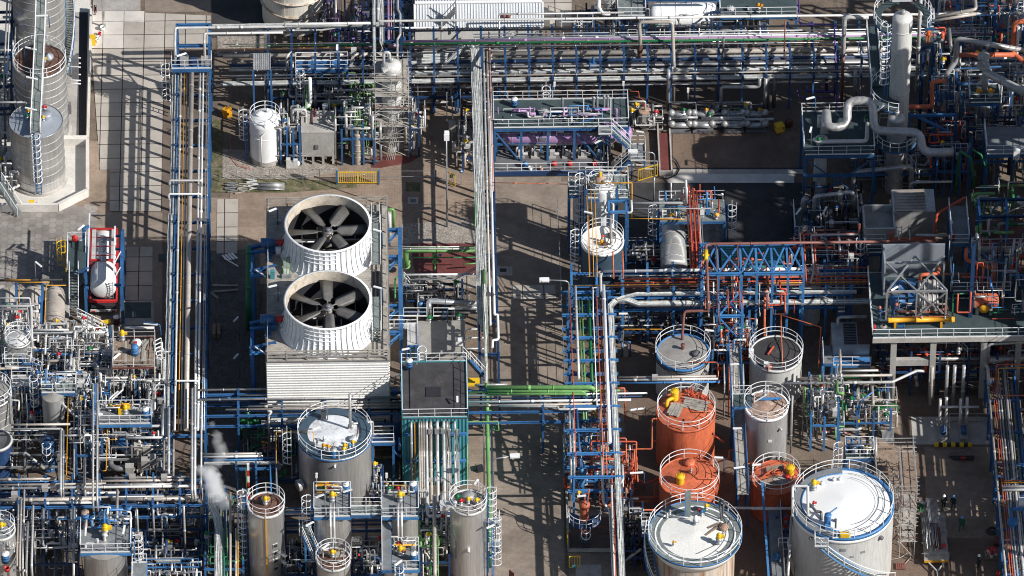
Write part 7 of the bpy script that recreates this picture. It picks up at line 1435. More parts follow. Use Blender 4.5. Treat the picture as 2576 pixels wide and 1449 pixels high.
runs('the beige rack below the lower air cooler','far edge',[('beige',.16,(520,1300,4.4),('s',2.),(530,1420,4.6)),('pale',.2,(545,1350,4.5),('e',3.5)),('beige',.26,(220,1415,4.8),('e',4.),('n',1.),('z',6),('n',1.6)),('beige',.24,(330,1390,4.8),('e',7.4)),('pale',.26,(130,1445,4.8),('e',9.8),(1120,1350,5.2),(1180,1350,5.2))])
T(2,2)
Pb('large pale green pipe crossing the road and turning down','green',.42,(-190,28,6.2),(620,24,6.2),('z',2.5),n=16,bend=.5);Pb('second pale green pipe crossing the road','green',.3,(-190,55,6.),(545,55,6.),('z',3),n=12);Pb('third pale green pipe crossing the road','green',.26,(-180,75,5.9),(565,75,5.9),('z',3));
ot=[('tall orange tank with planks and a yellow elbow on its roof',1313,205,5.9,2.68),('orange tank with a bolted yellow drum on its roof',1338,712,3.9,2.72),('pinkish orange tank with scattered planks and a yellow drum',1992,705,3.8,2.2)]
OT=[]
for k,(lb,x,y,zt,r)in enumerate(ot):
 t=tank(lb,x,y,zt,r,0,wall='orange',roof='orange',cone=.4,rim='orange',kerb=.06,railr=r-.05,rimw=.06);OT.append(t)
c=Ra[OT[0].name];zt=6.05
def Pd(t,cx,cy,z,n,rz,L,m='gwd',w_=.24,seed=1):
 rnd=random.Random(seed)
 for i in range(n):
  o=(i-n/2)*w_;MB().cb((cx-math.sin(rz)*o,cy+math.cos(rz)*o,z+rnd.uniform(0,.05)),L*rnd.uniform(.85,1.1),w_*.9,.05,rz+rnd.uniform(-.06,.06)).Ba('plank',m,t)
Pd(OT[0],c.x-1.1,c.y-.1,zt+.2,5,R(70),1.7);Pd(OT[0],c.x+.9,c.y+.55,zt+.2,6,R(-18),2.3,seed=2)
def ydrum(t,x,y,z,r=.38,h=.85):
 MB().cyl((x,y,z),r,h,24).Ba('yellow_drum','yellow',t);b=MB();b.cyl((x,y,z+h),r+.06,.1,24)
 for k in range(14):b.cyl((x+(r+.01)*math.cos(k*.449),y+(r+.01)*math.sin(k*.449),z+h+.1),.035,.05,6)
 b.Ba('bolted_lid','yellow',t)
ydrum(OT[0],c.x-1.,c.y+1.35,zt+.15,.36,.9);MB().Tc([(c.x-1.,c.y+1.2,zt+.5),(c.x-1.7,c.y+.75,zt+.5),(c.x-1.75,c.y+.4,zt-.0)],.17,10,bend=.3).Ba('yellow_elbow','yellow',OT[0])
b=MB();rnd=random.Random(2)
for i in range(26):a_=rnd.uniform(R(25),R(85));r_=rnd.uniform(1.5,2.4);b.Tc([(c.x+r_*math.cos(a_),c.y+r_*math.sin(a_),zt+.1),(c.x+r_*math.cos(a_)+rnd.uniform(-.4,.4),c.y+r_*math.sin(a_)+rnd.uniform(-.3,.3),zt+rnd.uniform(.2,.7))],.05,5)
b.Ba('roof_pipework','rpp',OT[0]);MB().Tc([(c.x+.15,c.y+.2,zt+.3),(c.x+.6,c.y-.6,zt+.3),(c.x+2.6,c.y-.5,zt+.3)],.05,6).cb((c.x+.2,c.y-1.6,zt),.8,.5,.2).Ba('roof_pipes','orange',OT[0])
c=Ra[OT[1].name];zt=4.05;ydrum(OT[1],c.x-.85,c.y-.75,zt+.05,.36,.75);MB().cyl((c.x+.05,c.y+1.7,zt),.55,.3,8).Ba('roof_hatch','orange',OT[1]);Vb(OT[1],(c.x+.15,c.y+.25,zt+.35),'salmon',.7);MB().Tc([(c.x-.6,c.y+.4,zt+.35),(c.x+.15,c.y+.3,zt+.5),(c.x+.8,c.y-.5,zt+.25),(c.x+2.4,c.y-.5,zt+.25)],.06,6).Ba('roof_pipes','orange',OT[1]);MB().ring((c.x-.3,c.y+.8,zt+.25),1.2,.03,20,R(-60),R(60)).Ba('roof_cable','brown',OT[1])
c=Ra[OT[2].name];zt=3.95;ydrum(OT[2],c.x+1.3,c.y+.25,zt+.1,.36,.7);Pd(OT[2],c.x-.6,c.y-.9,zt+.15,5,R(25),1.7,'wood',seed=3);Pd(OT[2],c.x+.6,c.y-.5,zt+.2,5,R(-35),1.5,'gwd',seed=4);Pd(OT[2],c.x-.1,c.y+.9,zt+.25,3,R(10),1.6,'wood',seed=5);MB().ring((c.x+.2,c.y+.05,zt+.4),.4,.05,20).Bg((c.x-.2,c.y+.05,zt+.4),(c.x+.6,c.y+.05,zt+.4),.05).cyl((c.x+.2,c.y+.05,zt+.1),.3,.25,16).Ba('roof_wheel','orange',OT[2]);MB().Bg((c.x-1.8,c.y+.6,zt+.25),(c.x+.4,c.y+1.5,zt+.3),.1).Bg((c.x-1.2,c.y-.3,zt+.3),(c.x-.3,c.y+.5,zt+.35),.1).Ba('roof_bars','orange',OT[2]);b=MB()
for i in range(14):a_=rnd.uniform(R(-70),R(-10));r_=rnd.uniform(1.2,2.);b.Tc([(c.x+r_*math.cos(a_),c.y+r_*math.sin(a_),zt+.1),(c.x+r_*math.cos(a_)+rnd.uniform(-.3,.3),c.y+r_*math.sin(a_),zt+rnd.uniform(.2,.5))],.05,5)
b.Ba('roof_pipework','orange',OT[2]);MB().cyl((c.x+1.,c.y-.4,zt+.15),.25,.3,10).Ba('red_valve','red',OT[2])
for k,its in enumerate((((600,690,3.),(598,432,5.6),(940,435,5.6),(925,740,2.6)),((905,780,1.5),(925,490,3.2),(1055,490,3.2),(1058,262,6.),(1095,262,6.)),((830,590,3.6),(862,590,3.6),(862,410,5.4),(760,410,5.4)),((1060,430,3.5),(1100,430,3.5)),((790,30,6),(850,30,6),(850,280,3.)),((840,855,1.2),(1120,855,1.2),(1075,855,1.2),(1075,760,2.2),(1130,735,2.2)),((910,920,1.),(910,690,2.2),(1000,750,2.2),(1120,710,2.4)),((800,950,1.4),(1110,950,1.4)),((850,885,1),(1110,885,1)),((905,1015,.6),(905,560,3)),((1500,370,3.4),(1600,440,3.2)),((1520,600,3),(1640,560,3.2),(1640,500,3.6),(1770,500,3.6),(1765,600,3.2),(1900,600,3.2)))):
 Pb(['orange pipe hoop over the ladder rack','orange pipe entering the tall orange tank near its rim','orange pipe bend beside the ladder rack','short orange stub into the tall orange tank','orange pipe hook at the top of the ladder rack','orange pipe square in front of the bolted drum tank','orange pipe zigzag into the bolted drum tank','orange pipe crossing low to the white topped tank','second orange pipe crossing low behind it','upright orange pipe among the low crossings','orange pipe slanting off the tall orange tank','orange pipe stepping across the plank gangway'][k],'orange'if k%3 else 'rpp',.15,*its,Bf=0)
Sb('orange piped pump group between ladder rack and orange tanks',700,650,900,960,3.2,44,65,pal=('orange','rpp','orange','brown','grey'),Fa='navy',Be=2,Vc=3,nb=2,dmax=.18)
Sb('orange and grey valve cluster under the lower end of the ladder rack',440,700,720,860,4.2,46,66,pal=('orange','grey','pale','lbl','rpp','grey'),Fa='lbl',Be=4,Vc=8,nb=3,dmax=.22)
Sb('grey pipe tangle on the ladder rack by the blue beams',440,380,720,640,4.6,34,67,pal=('pale','grey','galv','orange','lbl'),Fa='lbl',Be=3,Vc=3,nb=2,steel=0)
Pb('fat blue pipe leaning at the lower end of the ladder rack','lbl',.42,(520,780,2.5),(548,690,3.2),(520,640,4.),('n',.8),n=14);Pb('navy pipe running up the ladder rack to the green crossing','blue',.22,(520,640,4.4),(488,190,5.8),n=10)
for k,(x0,x1)in enumerate(((432,445),(458,470))):Pb(['slim pale pipe along the kerb side of the ladder rack, left one','slim pale pipe along the kerb side of the ladder rack, right one'][k],'pale',.2,(x0,200,5.4),(x1,600,5.2),('z',.5))
Pb('long pale pipe beside the ladder rack dropping to the bottom edge','pale',.25,(662,190,5.8),(690,900,4.6),(738,950,4.),(770,1550,4.),n=10,bend=.4)
Pb('pale pipe end bending off the broad cable bundle','pale',.24,(832,610,5.6),(838,730,5.2),(795,770,4.8),(815,1560,4.4),n=10,bend=.4);Pb('second pale pipe bending beside it','pale',.2,(810,720,5.),(750,765,4.7),(775,1560,4.3),n=10,bend=.4)
Pb('salmon pipe between the two long pale pipes','salmon',.14,(765,830,4.4),(790,1560,4.3));Pb('orange pipe between the two long pale pipes','rpp',.1,(770,800,4.6),(782,1560,4.4),Bf=0)
Pb('long white pipe in front of the orange tanks','pale',.24,(1640,935,3.6),(2180,940,3.6),n=10)
cap=Ta('pipe_loop','pale pipe end loop crossing at the head of the ladder rack','pipe',W(400,190,6));MB().Tc(Ph((-100,165,5.7),(345,170,5.7),(350,190,5.7),(655,188,5.7)),.11,10,bend=.2).Ba('pipe','pale',cap)
ra_=Ta('dosing_vessel','small orange flanged vessel head inside a curved white railing by the road','vessel',W(550,1150,0));c=W(545,1180,0);MB().Lb((c.x,c.y,0),[(.38,1.),(.38,4.),(.3,4.3),(.48,4.31),(.48,4.5),(.5,4.52),(.5,4.62),(.35,4.8),(.15,4.95),(.001,5)],28).Ba('shell','orange',ra_);MB().Tc([(c.x,c.y,4.9),(c.x,c.y,5.8)],.07,8).Tc([(c.x-.5,c.y+.3,4.4),(c.x-.5,c.y+.3,5.9)],.06,8).Tc([(c.x+.3,c.y,4.8),(c.x+.4,c.y+.3,6.2)],.06,8).Ba('pipes','orange',ra_);Vb(ra_,(c.x-.55,c.y+.3,5.3),'yellow',.8);ring_rail((c.x,c.y+.3,2.6),1.5,ra_,R(180),R(370));MB().Lb((c.x,c.y+.3,2.5),[(.45,0),(1.5,0),(1.5,.08),(.45,.08)],30,R(150),R(380)).Ba('ring_deck','navy',ra_);La((c.x+.1,c.y-1.3,0),.1,2.9,R(-90),ra_,sm='navy');MB().Lb((c.x,c.y,0),[(.5,0),(.42,1.)],16).Ba('skirt','dgy',ra_)
Tb('white tube lamp over the small orange vessel head',525,845,6.,R(8),.8,0,3)
Tb('white tube lamp by the grey wall left of the orange tanks',945,190,5,R(10),1.4,0,2,pole='galv');Tb('white tube lamp beside the bolted drum tank',940,670,4.2,R(5),1.2,0,2);Tb('white tube lamp over the gangway, nearest the drum tank',1560,555,5.2,R(-5),.8,0,3);Tb('white tube lamp over the gangway, middle',1700,335,5.8,R(0),.8,0,4);Tb('white tube lamp over the gangway, front',1715,630,5.4,R(10),1,0,4);Tb('white tube lamp beside the pinkish tank railing',1845,610,5.4,R(10),.8,0,3)
g5=Ga('yellow barred gate with a teal plate at the bottom kerb',W(432,1392,0),W(512,1388,0),split=0,posts=0);b=MB();p=W(472,1362,1);b.cb((p.x,p.y-.1,.7),.42,.03,.35);b.Ba('sign_plate','teal',g5)
sg=Ta('road_sign','maroon sign plate at the bottom edge of the road','sign',W(5,1500,0));p=W(-6,1449,1.5);b=MB();b.v+=[p+Va((-.2,0,-.3)),p+Va((.25,-.5,-.3)),p+Va((.25,-.5,.8)),p+Va((-.2,0,.8))];b.face((0,1,2,3));b.v+=[q+Va((.03,.03,0))for q in b.v[:4]];b.face((7,6,5,4));b.face((0,3,7,4));b.face((1,5,6,2));b.face((3,2,6,7));b.Ba('plate','darkred',sg);b=MB();q=p+Va((.03,-.2,-.3));b.Bg((q.x,q.y+.06,0),(q.x,q.y+.06,q.z),.08);b.Ba('post','galv',sg)
wf=tank('white topped tank with rust streaked wall and hoses at the bottom edge',1380,1140,6.4,3.6,0,wall='rustytank',roof='stainedtop',cone=.35,rim='wtp',kerb=.15,railr=4.2,rail=0);c=Ra[wf.name];zt=6.4
MB().Lb((c.x,c.y,zt-.12),[(3.1,.16),(4.2,.16),(4.2,.24),(3.1,.24),(3.1,.16)],56,smooth=0).Ba('walkway','grating',wf);MB().Lb((c.x,c.y,zt),[(3.6,-1.1),(3.66,-1.1),(4.24,-.05),(4.24,.03)],64).Ba('white_band','wtp',wf);MB().ring((c.x,c.y,zt+.16),4.2,.06,64).Ba('toe_ring','lbl',wf);ring_rail((c.x,c.y,zt+.1),4.18,wf)
for(x,y,s_,m)in((1385,1060,1.3,'white'),(1410,985,.9,'red'),(1430,1000,1.,'blue'),(1440,990,.9,'dgn'),(1465,950,.9,'yellow'),(1560,1205,1.5,'yellow'),(1220,1218,.7,'amber'),(1190,985,.7,'galv'),(1170,1010,.7,'galv')):Vb(wf,W(x,y,zt+.25),m,s_)
MB().Tc(Ph((1200,1000,zt+.4),(1260,1000,zt+.4),(1330,1010,zt+.4)),.07,8).Ba('roof_pipe','galv',wf);Ma(wf,W(1600,1090,zt+.2),.45,'rusttop');Bb('box_duct',wf,W(1325,985,zt+.2),.5,.6,2.6,'grating');MB().cb(W(1305,1010,zt+.1),.1,.12,3.).Ba('post','lbl',wf);MB().Tc(Ph((1580,1030,zt+.3),(1565,870,zt+2.4)),.1,8).Tc(Ph((1585,1010,zt+.3),(1600,880,zt+2.4)),.1,8).Tc(Ph((1570,870,zt+2.4),(1650,940,zt+2.2)),.1,8).Ba('pipe_frame','dgy',wf)
for(x0,y0,x1,y1)in((1480,1085,1580,1045),(1460,1140,1570,1065)):MB().Bg(W(x0,y0,zt+.3),W(x1,y1,zt+.35),.2,.06).Ba('plank','wood',wf)
MB().Tc(Ph((1400,1280,zt+.25),(1530,1220,zt+.25),(1620,1100,zt+.25),(1660,1000,zt+.25)),.03,5,bend=1).Ba('hose','dgy',wf)
Sa(wf,c,3.64,.85,R(250),R(160),.3,6.3,sm='lbl')
rv2=Pa('railed landing left of the rust streaked tank',975,1040,1050,1130,6.2,'grating','wns',legs=0)
Sb('shaded pipes between the ladder rack and the rust streaked tank',830,1050,1000,1400,3.,30,68,pal=('dgy','navy','grey','black'),Fa='navy',Be=2,nb=2,rails=1)
Cc(Ta('pipe_group','loose pipes on the paved pad below the small orange vessel','pipes',W(600,1100,0)),W(600,1100,0).x-1,W(600,1100,0).y-1,W(600,1100,0).x+2,W(600,1100,0).y+1,.1,1.,8,('brown','rpp','grey'),random.Random(3),.12)
kw=Ta('kerb_wall','low grey kerb wall around the paved pad at the right roadside','wall',W(425,1100,0));Wa(kw,[(395,180),(425,1262)],.3,.2,'concrete');Wa(kw,[(425,1262),(985,1265)],.3,.2,'concrete');p=W(420,1260,0);MB().Bg(p+Va((0,0,.02)),p+Va((0,1.8,.9)),.09).Ba('yellow_post','yellow',kw)
T(2,3)
mt=tank('steel tank with fan shaped rust stains on its white ringed top',-12,165,6.3,1.98,0,wall='dclad',roof='rusttop',cone=.55,rim='wtp',kerb=.1,railr=2.05,loc=W(-12+1,165,6.3));c=Ra[mt.name];MB().Bg((c.x-.6,c.y+.3,6.9),(c.x+1.3,c.y+.3,6.9),.3,.08).Ba('roof_bridge','lbl',mt);Vb(mt,(c.x-.2,c.y+.6,6.9),'galv',.9);Bb('nameplate',mt,(c.x+.3,c.y-2.,3.6),.35,.03,.25,'white');MB().cyl((c.x+1.2,c.y-1.66,5.),.13,.25,12,axis=(.5,-.85,0)).Ba('wall_nozzle','pale',mt)
Pb('tall grey post pipe in front of the rust topped tank','grey',.2,(170,520,1.),('z',8.2),n=10)
T(2,2);sd=Pa('blue side deck with white rail left of the rust topped tank',1660,80,1810,165,6.6,'ddk','wn',brace=0);Rb(MB(),[W(1830,140,6.6),W(1932,80,7.6)]).Ba('railing','rail',sd);T(2,3)
wt2=tank('big white topped tank with curved blue stair at the bottom right',566,905,7.6,4.55,0,wall='ptk',roof='wtp',cone=.55,rim='lbl',kerb=.12,rail=0,rimw=.25);c=Ra[wt2.name];zt=7.6
MB().Lb((c.x,c.y,zt),[(4.56,-.6),(4.59,-.6),(4.59,-.19),(4.56,-.19)],72).Ba('white_band','wtp',wt2);ring_rail((c.x,c.y,zt+.12),4.5,wt2)
MB().Lb((c.x,c.y,zt+.02),[(3.7,.05),(4.5,.05),(4.5,.14),(3.7,.14),(3.7,.05)],30,R(88),R(262),smooth=0).Ba('walkway','deck',wt2);MB().ring((c.x,c.y,zt+.2),3.7,.06,30,R(88),R(262)).Ba('walkway_edge','lbl',wt2)
MB().ring((c.x,c.y,zt+.4),3.1,.02,40,R(-75),R(75)).ring((c.x,c.y,zt+.25),3.75,.02,40,R(-80),R(80)).Ba('cable_rings','dgy',wt2)
MB().Tc(Ph((185,1000,zt+.0),(185,770,9.4),(300,770,9.4),(302,1000,zt+.3)),.13,10,bend=.2).Ba('vent_loop','pale',wt2)
Vb(wt2,W(345,800,zt+.2),'yellow',1.5);
for(x,y)in((370,775),(410,755),(500,727),(545,722)):Na(wt2,W(x,y+6,zt+.2),'wtp',.25,.3)
MB().Tc(Ph((300,900,zt+.4),(330,920,zt+.6),(360,960,zt+.6),(400,965,zt+.6),(408,1030,zt+.2)),.13,10,bend=.2).Ba('roof_pipe','dgy',wt2);Vb(wt2,W(345,925,zt+.4),'red',.8)
MB().Tc(Ph((430,1085,zt+.1),(428,1000,zt+1.2),(522,932,zt+1.8)),.07,6).Ba('davit','lbl',wt2);b=MB();p=W(450,1065,zt+.2);b.cyl(p,.28,1.2,18);b.cyl((p.x,p.y,p.z+1.2),.32,.1,18);b.Ba('breather','lbl',wt2);Bb('blue_box',wt2,W(450,1085,zt+.2),.5,.35,.35,'lbl');MB().cyl(W(510,1095,zt+.2),.09,1.1,10).cyl(W(510,1040,zt+.2)+Va((0,0,.1)),.14,.2,10).Ba('vent_post','dgy',wt2);Bb('yellow_box',wt2,W(580,1150,zt+.2),.8,.45,.35,'yellow');Rb(MB(),[W(490,1165,zt+.1),W(625,1160,zt+.1)]).Ba('railing','rail',wt2)
Sa(wt2,c,4.58,.85,R(331),R(241),.4,7.3,sm='lbl')
bl=MB();p=W(430,1200,zt);bl.cb((c.x-2.15,c.y-4.75,zt-.3),1.2,1.,.08);bl.Ba('stair_landing','deck',wt2);Rb(MB(),[(c.x-2.75,c.y-4.3,zt-.2),(c.x-2.75,c.y-5.2,zt-.2),(c.x-1.6,c.y-5.25,zt-.2)]).Ba('railing','rail',wt2)
for(x,y,s_)in((345,1180,.45),(565,1220,.5),(720,1265,.4),(640,1290,.35)):
 p=W(x,y,6.2);a_=math.asin(max(-1,min(1,(p.x-c.x)/4.56)));q=Va((c.x+4.57*math.sin(a_),c.y-4.57*math.cos(a_),6.6-(y-1180)*.012));MB().cb(q,s_,.04,s_*.7,a_).Ba('nameplate','galv',wt2)
p=Va((c.x+3.2,c.y-3.3,6.6));MB().cyl(p,.2,.25,16,axis=(.7,-.7,0)).Ba('wall_nozzle','dgy',wt2);p=Va((c.x-3.,c.y-3.45,6.8));MB().cyl(p,.13,.2,12,axis=(-.66,-.75,0)).Ba('wall_nozzle','dgy',wt2)
tb3=Ta('tube_bundle','bundle of grey and orange tubes at the bottom edge before the white tank','tube bundle',W(560,1500,0));
for k in range(7):MB().Tc([W(500+k*24,1345+k*8-(k%2)*14,2.2+.1*(k%2)),W(600+k*26,1560,.8)],.13,10).Ba('tube','rpp'if k==1 else 'grey',tb3)
p=W(935,1290,0);q=W(1085,1290,0)
sc1=Sd('tall narrow scaffold stair beside the white topped tank',W(965,1000,0).x,W(1020,1310,0).y,W(1075,1000,0).x,W(1020,1020,0).y,0,8.2,bay=1.6,lift=2.,Pd='all',seed=5)
a,b__=W(835,480,6.),W(1095,480,6.);yt,yb=W(960,470,6.).y,W(960,770,6.).y
sc2=Sd('wide plank decked scaffold behind the white topped tank',W(800,480,6.).x,yb,b__.x,yt,0,6.2,bay=1.7,lift=2.,Pd=(6.,),seed=6)
for k,(x,y,rz)in enumerate(((800,640,1.1),(830,620,.9),(810,660,1.4))):MB().cb(W(x,y,6.15+.06*k),1.3,.25,.05,rz).Ba('loose_plank','wood',sc2)
lt_=Pa('blue caged landing with pipes behind the white topped tank',578,465,800,560,6.5,'ddk','nsew',brace=0,zb=0);X0,Y0,X1,Y1=lt_['X'];La((X0-.3,Y0+.4,0),1.,7.5,R(180),lt_,sm='rail');Vb(lt_,(X0+1.9,Y0+.6,6.5),'yellow',1.1);Bb('white_box',lt_,(X0+.9,Y0+.8,6.5),.45,.35,.7,'white');b=MB()
for x in(770,815):b.Tc(Ph((x,640,5),(x,400,7.5)),.13,10)
b.Ba('risers','grey',lt_);Bb('junction_box',lt_,W(790,470,7),.6,.4,.5,'grey');Cc(lt_,X0+.1,Y0+.1,X1-.1,Y1,6.6,8.,14,('blue','lbl','galv','navy'),random.Random(31),.14)
vd=Cb('silvery domed vessel tucked behind the white topped tank',W(700,930,0),5.,.8,'sclad');
g1_=Ta('grating_panel','ribbed grey panel lying on the brick floor near the scaffold','panel',W(895,330,0));a,b__=W(850,275,.5),W(940,360,.5)
b=MB()
for i in range(12):x=a.x+(b__.x-a.x)*i/11;b.Bg((x,a.y,.5),(x,b__.y,.5),.07,.05)
for i in range(10):x=a.x+(b__.x-a.x)*i/9;b.Bg((x,b__.y-.4,1.1),(x,b__.y-1.9,1.1),.08,.05)
b.Bg((a.x,a.y,.46),(b__.x,a.y,.46),.08);b.Bg((a.x,b__.y,.46),(b__.x,b__.y,.46),.08);b.Ba('bars','galv',g1_);MB().cb(W(905,328,.55),.25,.18,.12).Ba('wood_block','wood',g1_)
for k,x in enumerate((315,400,480,535,880)):
 pass
Sb('blue legged pipe frame with red steps right of the rust topped tank',300,230,520,500,6.,34,71,pal=('beige','grey','pale','dgy','green','galv'),Fa='lbl',Be=6,Vc=4,nb=2)
Sb('beige pipes over the brick floor below the process deck',520,180,920,420,4.2,34,72,pal=('beige','pale','beige','grey','dgn'),Fa='blue',Be=4,Vc=4,nb=3,dmax=.3)
b_=Ta('blue_bend','bright blue bent pipe rising over the brick floor','pipe',W(685,370,0));MB().Tc(Ph((680,380,.5),('z',3.),(700,130,5.5),(790,60,6.2)),.07,8,bend=.6).Ba('pipe','lbl',b_);MB().cb(W(677,290,2.2),.35,.2,.25).Ba('yellow_tag','yellow',b_);MB().cb(W(685,330,.6),.6,.5,.5).Ba('pump','lbl',b_)
b=Ta('barrier_tape','red and white tape strung below the blue legged frame','tape',W(500,380,1));p,q=W(420,352,1.),W(610,372,1.)
for i in range(12):MB().Bg(p.lerp(q,i/12),p.lerp(q,(i+1)/12),.02,.12).Ba('stripe','red'if i%2 else 'white',b)
for k in range(9):
 pass
rs=Ta('red_steps','red painted rungs stacked between blue posts','steps',W(420,230,1))
for k in range(8):MB().cb(W(420,160+k*28,2.2-.2*k),.4,.18,.12).Ba('rung','red',rs)
for k,x in enumerate((1320,1475)):
 t=Ta('pump_set',['blue pump on a grey plinth in the dark yard, left one','blue pump on a grey plinth in the dark yard, right one'][k],'pump',W(x,390,0));p=W(x,385,0);MB().cb(p,.8,1.7,.3).Ba('plinth','concrete',t);MB().cyl((p.x,p.y-.4,.65),.26,.8,14,axis=(0,1,0)).Ba('motor','blue',t);MB().Tc([(p.x-.3,p.y+.7,.5),(p.x-.3,p.y+1.1,3.5)],.14,10).Tc([(p.x+.3,p.y+.7,.5),(p.x+.3,p.y+1.3,3.5)],.14,10).Tc([(p.x-.4,p.y+1.,2.6),(p.x+1.4,p.y+1.,2.6)],.12,8).Ba('pipes','pale',t)
for k,(x,m)in enumerate(((1225,'beige'),(1340,'grey'),(1395,'grey'),(1465,'grey'))):Pb(f"grey riser under the process deck edge, {ORD[k]} from the left",m,.32,(x,150 if k else 155,1.2),('z',6),n=12)
hr=Rc([W(1365,400,0),W(1365,290,0),W(1680,290,0)],Lc='grey railing around the two blue pumps in the dark yard',m='galv')
bb=Ta('bump_rail','yellow and black striped bump rail across the yard','barrier',W(1395,458,0));p,q=W(1255,458,.35),W(1540,458,.35)
for i in range(9):MB().Bg(p.lerp(q,i/9),p.lerp(q,(i+1)/9),.3,.3).Ba('stripe','yellow'if i%2==0 else 'black',bb)
db=Ta('scrap_heap','dark bundle of hoses with a red label on the yard behind the striped rail','hose bundle',W(1460,550,0));
for i in range(6):MB().Tc([W(1360+i*8,545+i*4,.1),W(1555,545+i*5,.15)],.06,6).Ba('hose','black',db)
MB().cb(W(1475,560,.3),.5,.25,.08).Ba('label_plate','red',db);MB().Bg(W(1380,520,.2),W(1500,500,.3),.1).Ba('bar','dgy',db)
tl=Ta('trailer','flat trailer loaded with scaffold tubes and red bundles','trailer',W(1255,1200,0));a,b__=W(1150,970,.7),W(1365,1330,.7);X0,X1,Y0,Y1=a.x,b__.x,b__.y,a.y
MB().bx(X0,Y0,.55,X1,Y1,.68).Ba('bed','gwd',tl);MB().bx(X0,Y0-.08,.5,X1,Y0-.003,.7).Ba('tail_board','amber',tl);MB().Bg(((X0+X1)/2-.7,Y0-.08,.5),((X0+X1)/2,Y0-1.2,.5),.1).Bg(((X0+X1)/2+.7,Y0-.08,.5),((X0+X1)/2,Y0-1.2,.5),.1).Bg(((X0+X1)/2,Y0-1.2,.5),((X0+X1)/2,Y0-2.4,.5),.12).Ba('drawbar','pale',tl)
for x in(X0+.1,X1-.3):
 for y in(Y0+1.2,Y1-1.2):MB().cyl((x,y,.3),.3,.2,16,axis=(1,0,0)).Ba('wheel','black',tl)
rnd=random.Random(17)
for i in range(34):
 x=X0+.15+(X1-X0-.9)*i/34;z=.74+rnd.uniform(0,.55);y0=Y0+rnd.uniform(.6,3.2);MB().Tc([(x,y0,z),(x+rnd.uniform(-.15,.15),min(Y1+.8,y0+rnd.uniform(2.6,4.2)),z+rnd.uniform(0,.1))],.04,6).Ba('scaffold_tube','galv'if i%4 else 'pale',tl)
for i in range(9):x=W(1215+i*9,1000,1.3).x;MB().Tc([(x,W(1230,1060,1.2).y,1.35+.05*(i%2)),(x-.1,W(1230,870,1.4).y,1.5)],.045,6).Ba('scaffold_tube','galv',tl)
for i in range(3):b=MB();p=W(1268+i*16,1240,1.);b.Bg(p,W(1262+i*14,1085,1.1),.2,.14);b.Ba('red_bundle','darkred',tl)
MB().cb(W(1330,1225,1.),.35,.3,.2).Ba('pink_sack','red',tl);MB().Lb(W(1195,1170,.7),[(.3,0),(.33,.4),(.2,.5)],14).Ba('coil','slatetop',tl)
for y in(1020,1110,1200,1280):MB().Bg(W(1160,y,1.05),W(1350,y-6,1.05),.07).Ba('lashing_bar','galv',tl)
for x in(X0,X1):
 for y in(Y0+.2,(Y0+Y1)/2,Y1-.2):MB().Bg((x,y,.6),(x,y,1.5),.07).Ba('stake','galv',tl)
gc=Ta('gas_cart','green machine with a white roll beside the tube trailer','cart',W(1150,960,0));MB().cb(W(1148,945,0),.65,.6,.55).Ba('body','dgn',gc);MB().Tc([W(1138,880,1.),W(1190,905,.8)],.15,12).Ba('roll','white',gc)
pl=Ta('pallet','brown pallet under the red topped pails','pallet',W(1690,1310,0));p=W(1690,1295,0);b=MB()
for i in range(6):b.cb((p.x-.55+i*.22,p.y,.1),.17,1.1,.04)
for y in(-.45,0,.45):b.cb((p.x,p.y+y,0),1.3,.1,.1)
b.Ba('boards','wood',pl)
for k,(dx,dy)in enumerate(((-.3,.35),(.05,.4),(.35,.3),(-.1,0),(.35,-.1),(-.05,-.35))):
 t=Ta('pail','white pail with red lid on the pallet at the right rack','pail',(p.x+dx,p.y+dy,.14),'white pails with red lids on the pallet');MB().Lb((p.x+dx,p.y+dy,.14),[(.001,0),(.15,0),(.17,.4)],16).Ba('body','white',t);MB().cyl((p.x+dx,p.y+dy,.54),.18,.05,16).Ba('lid','red',t)
pl2=Ta('pallet','dark red pallet at the foot of the scaffold stair','pallet',W(1000,1390,0));p=W(1000,1380,0);b=MB()
for i in range(5):b.cb((p.x-.35+i*.18,p.y,.1),.14,.8,.04)
b.cb((p.x,p.y-.3,0),.9,.1,.1);b.cb((p.x,p.y+.3,0),.9,.1,.1);b.Ba('boards','brown',pl2)
for k,(x,y,r_)in enumerate(((1685,1115,.45),)):
 t=Ta('hose_coil','black hose coiled on the sunlit bricks by the right rack','hose',W(x,y,0));c2=W(x,y,.05);b=MB()
 for i in range(4):b.ring((c2.x+.05*i,c2.y+.08*i,.06+.03*i),r_-.04*i,.035,20,k=5)
 b.Ba('coil','black',t)
Pb('tan hose curling at the foot of the scaffold stair','beige',.07,(905,1330,.06),(1000,1310,.06),(1060,1270,.06),(1085,1300,.06),(1030,1360,.06),Bf=0,cat='hose',name='hose',bend=1)
dr=Da('dark red drum in the shade by the right rack',1725,1210,0,'darkred','darkred',.28,.85);Bd('white and red pail alone at the bottom right corner',1735,1445,'red',.16,.4)
T(2,3);xa=W(1690,300,5.).x;xb=W(1900,300,5.).x;T(1,3);yt=W(1680,1330,5.).y
er=rack('blue pipe rack running off the bottom right corner',((xa+xb)/2,yt),((xa+xb)/2,yt-42),xb-xa,11,[3.4,5.],5.1,over=.2,m='blue',longi=True,cw=.2)
T(2,3)
sp=[]
for i,(x,m,d,z)in enumerate(((1688,'beige',.2,5.),(1722,'orange',.1,5.),(1740,'rpp',.09,5.),(1755,'grey',.14,5.),(1775,'grey',.16,5.),(1800,'dgy',.2,4.9),(1820,'pale',.24,5.),(1840,'beige',.12,5.),(1868,'grey',.2,3.6),(1890,'dgn',.12,3.6),(1905,'dgy',.24,3.6))):
 p=W(x,300,z);sp.append((m,d,Va((p.x,yt-.2,z+d/2)),('s',40)))
runs('the bottom right rack','the left',sp)
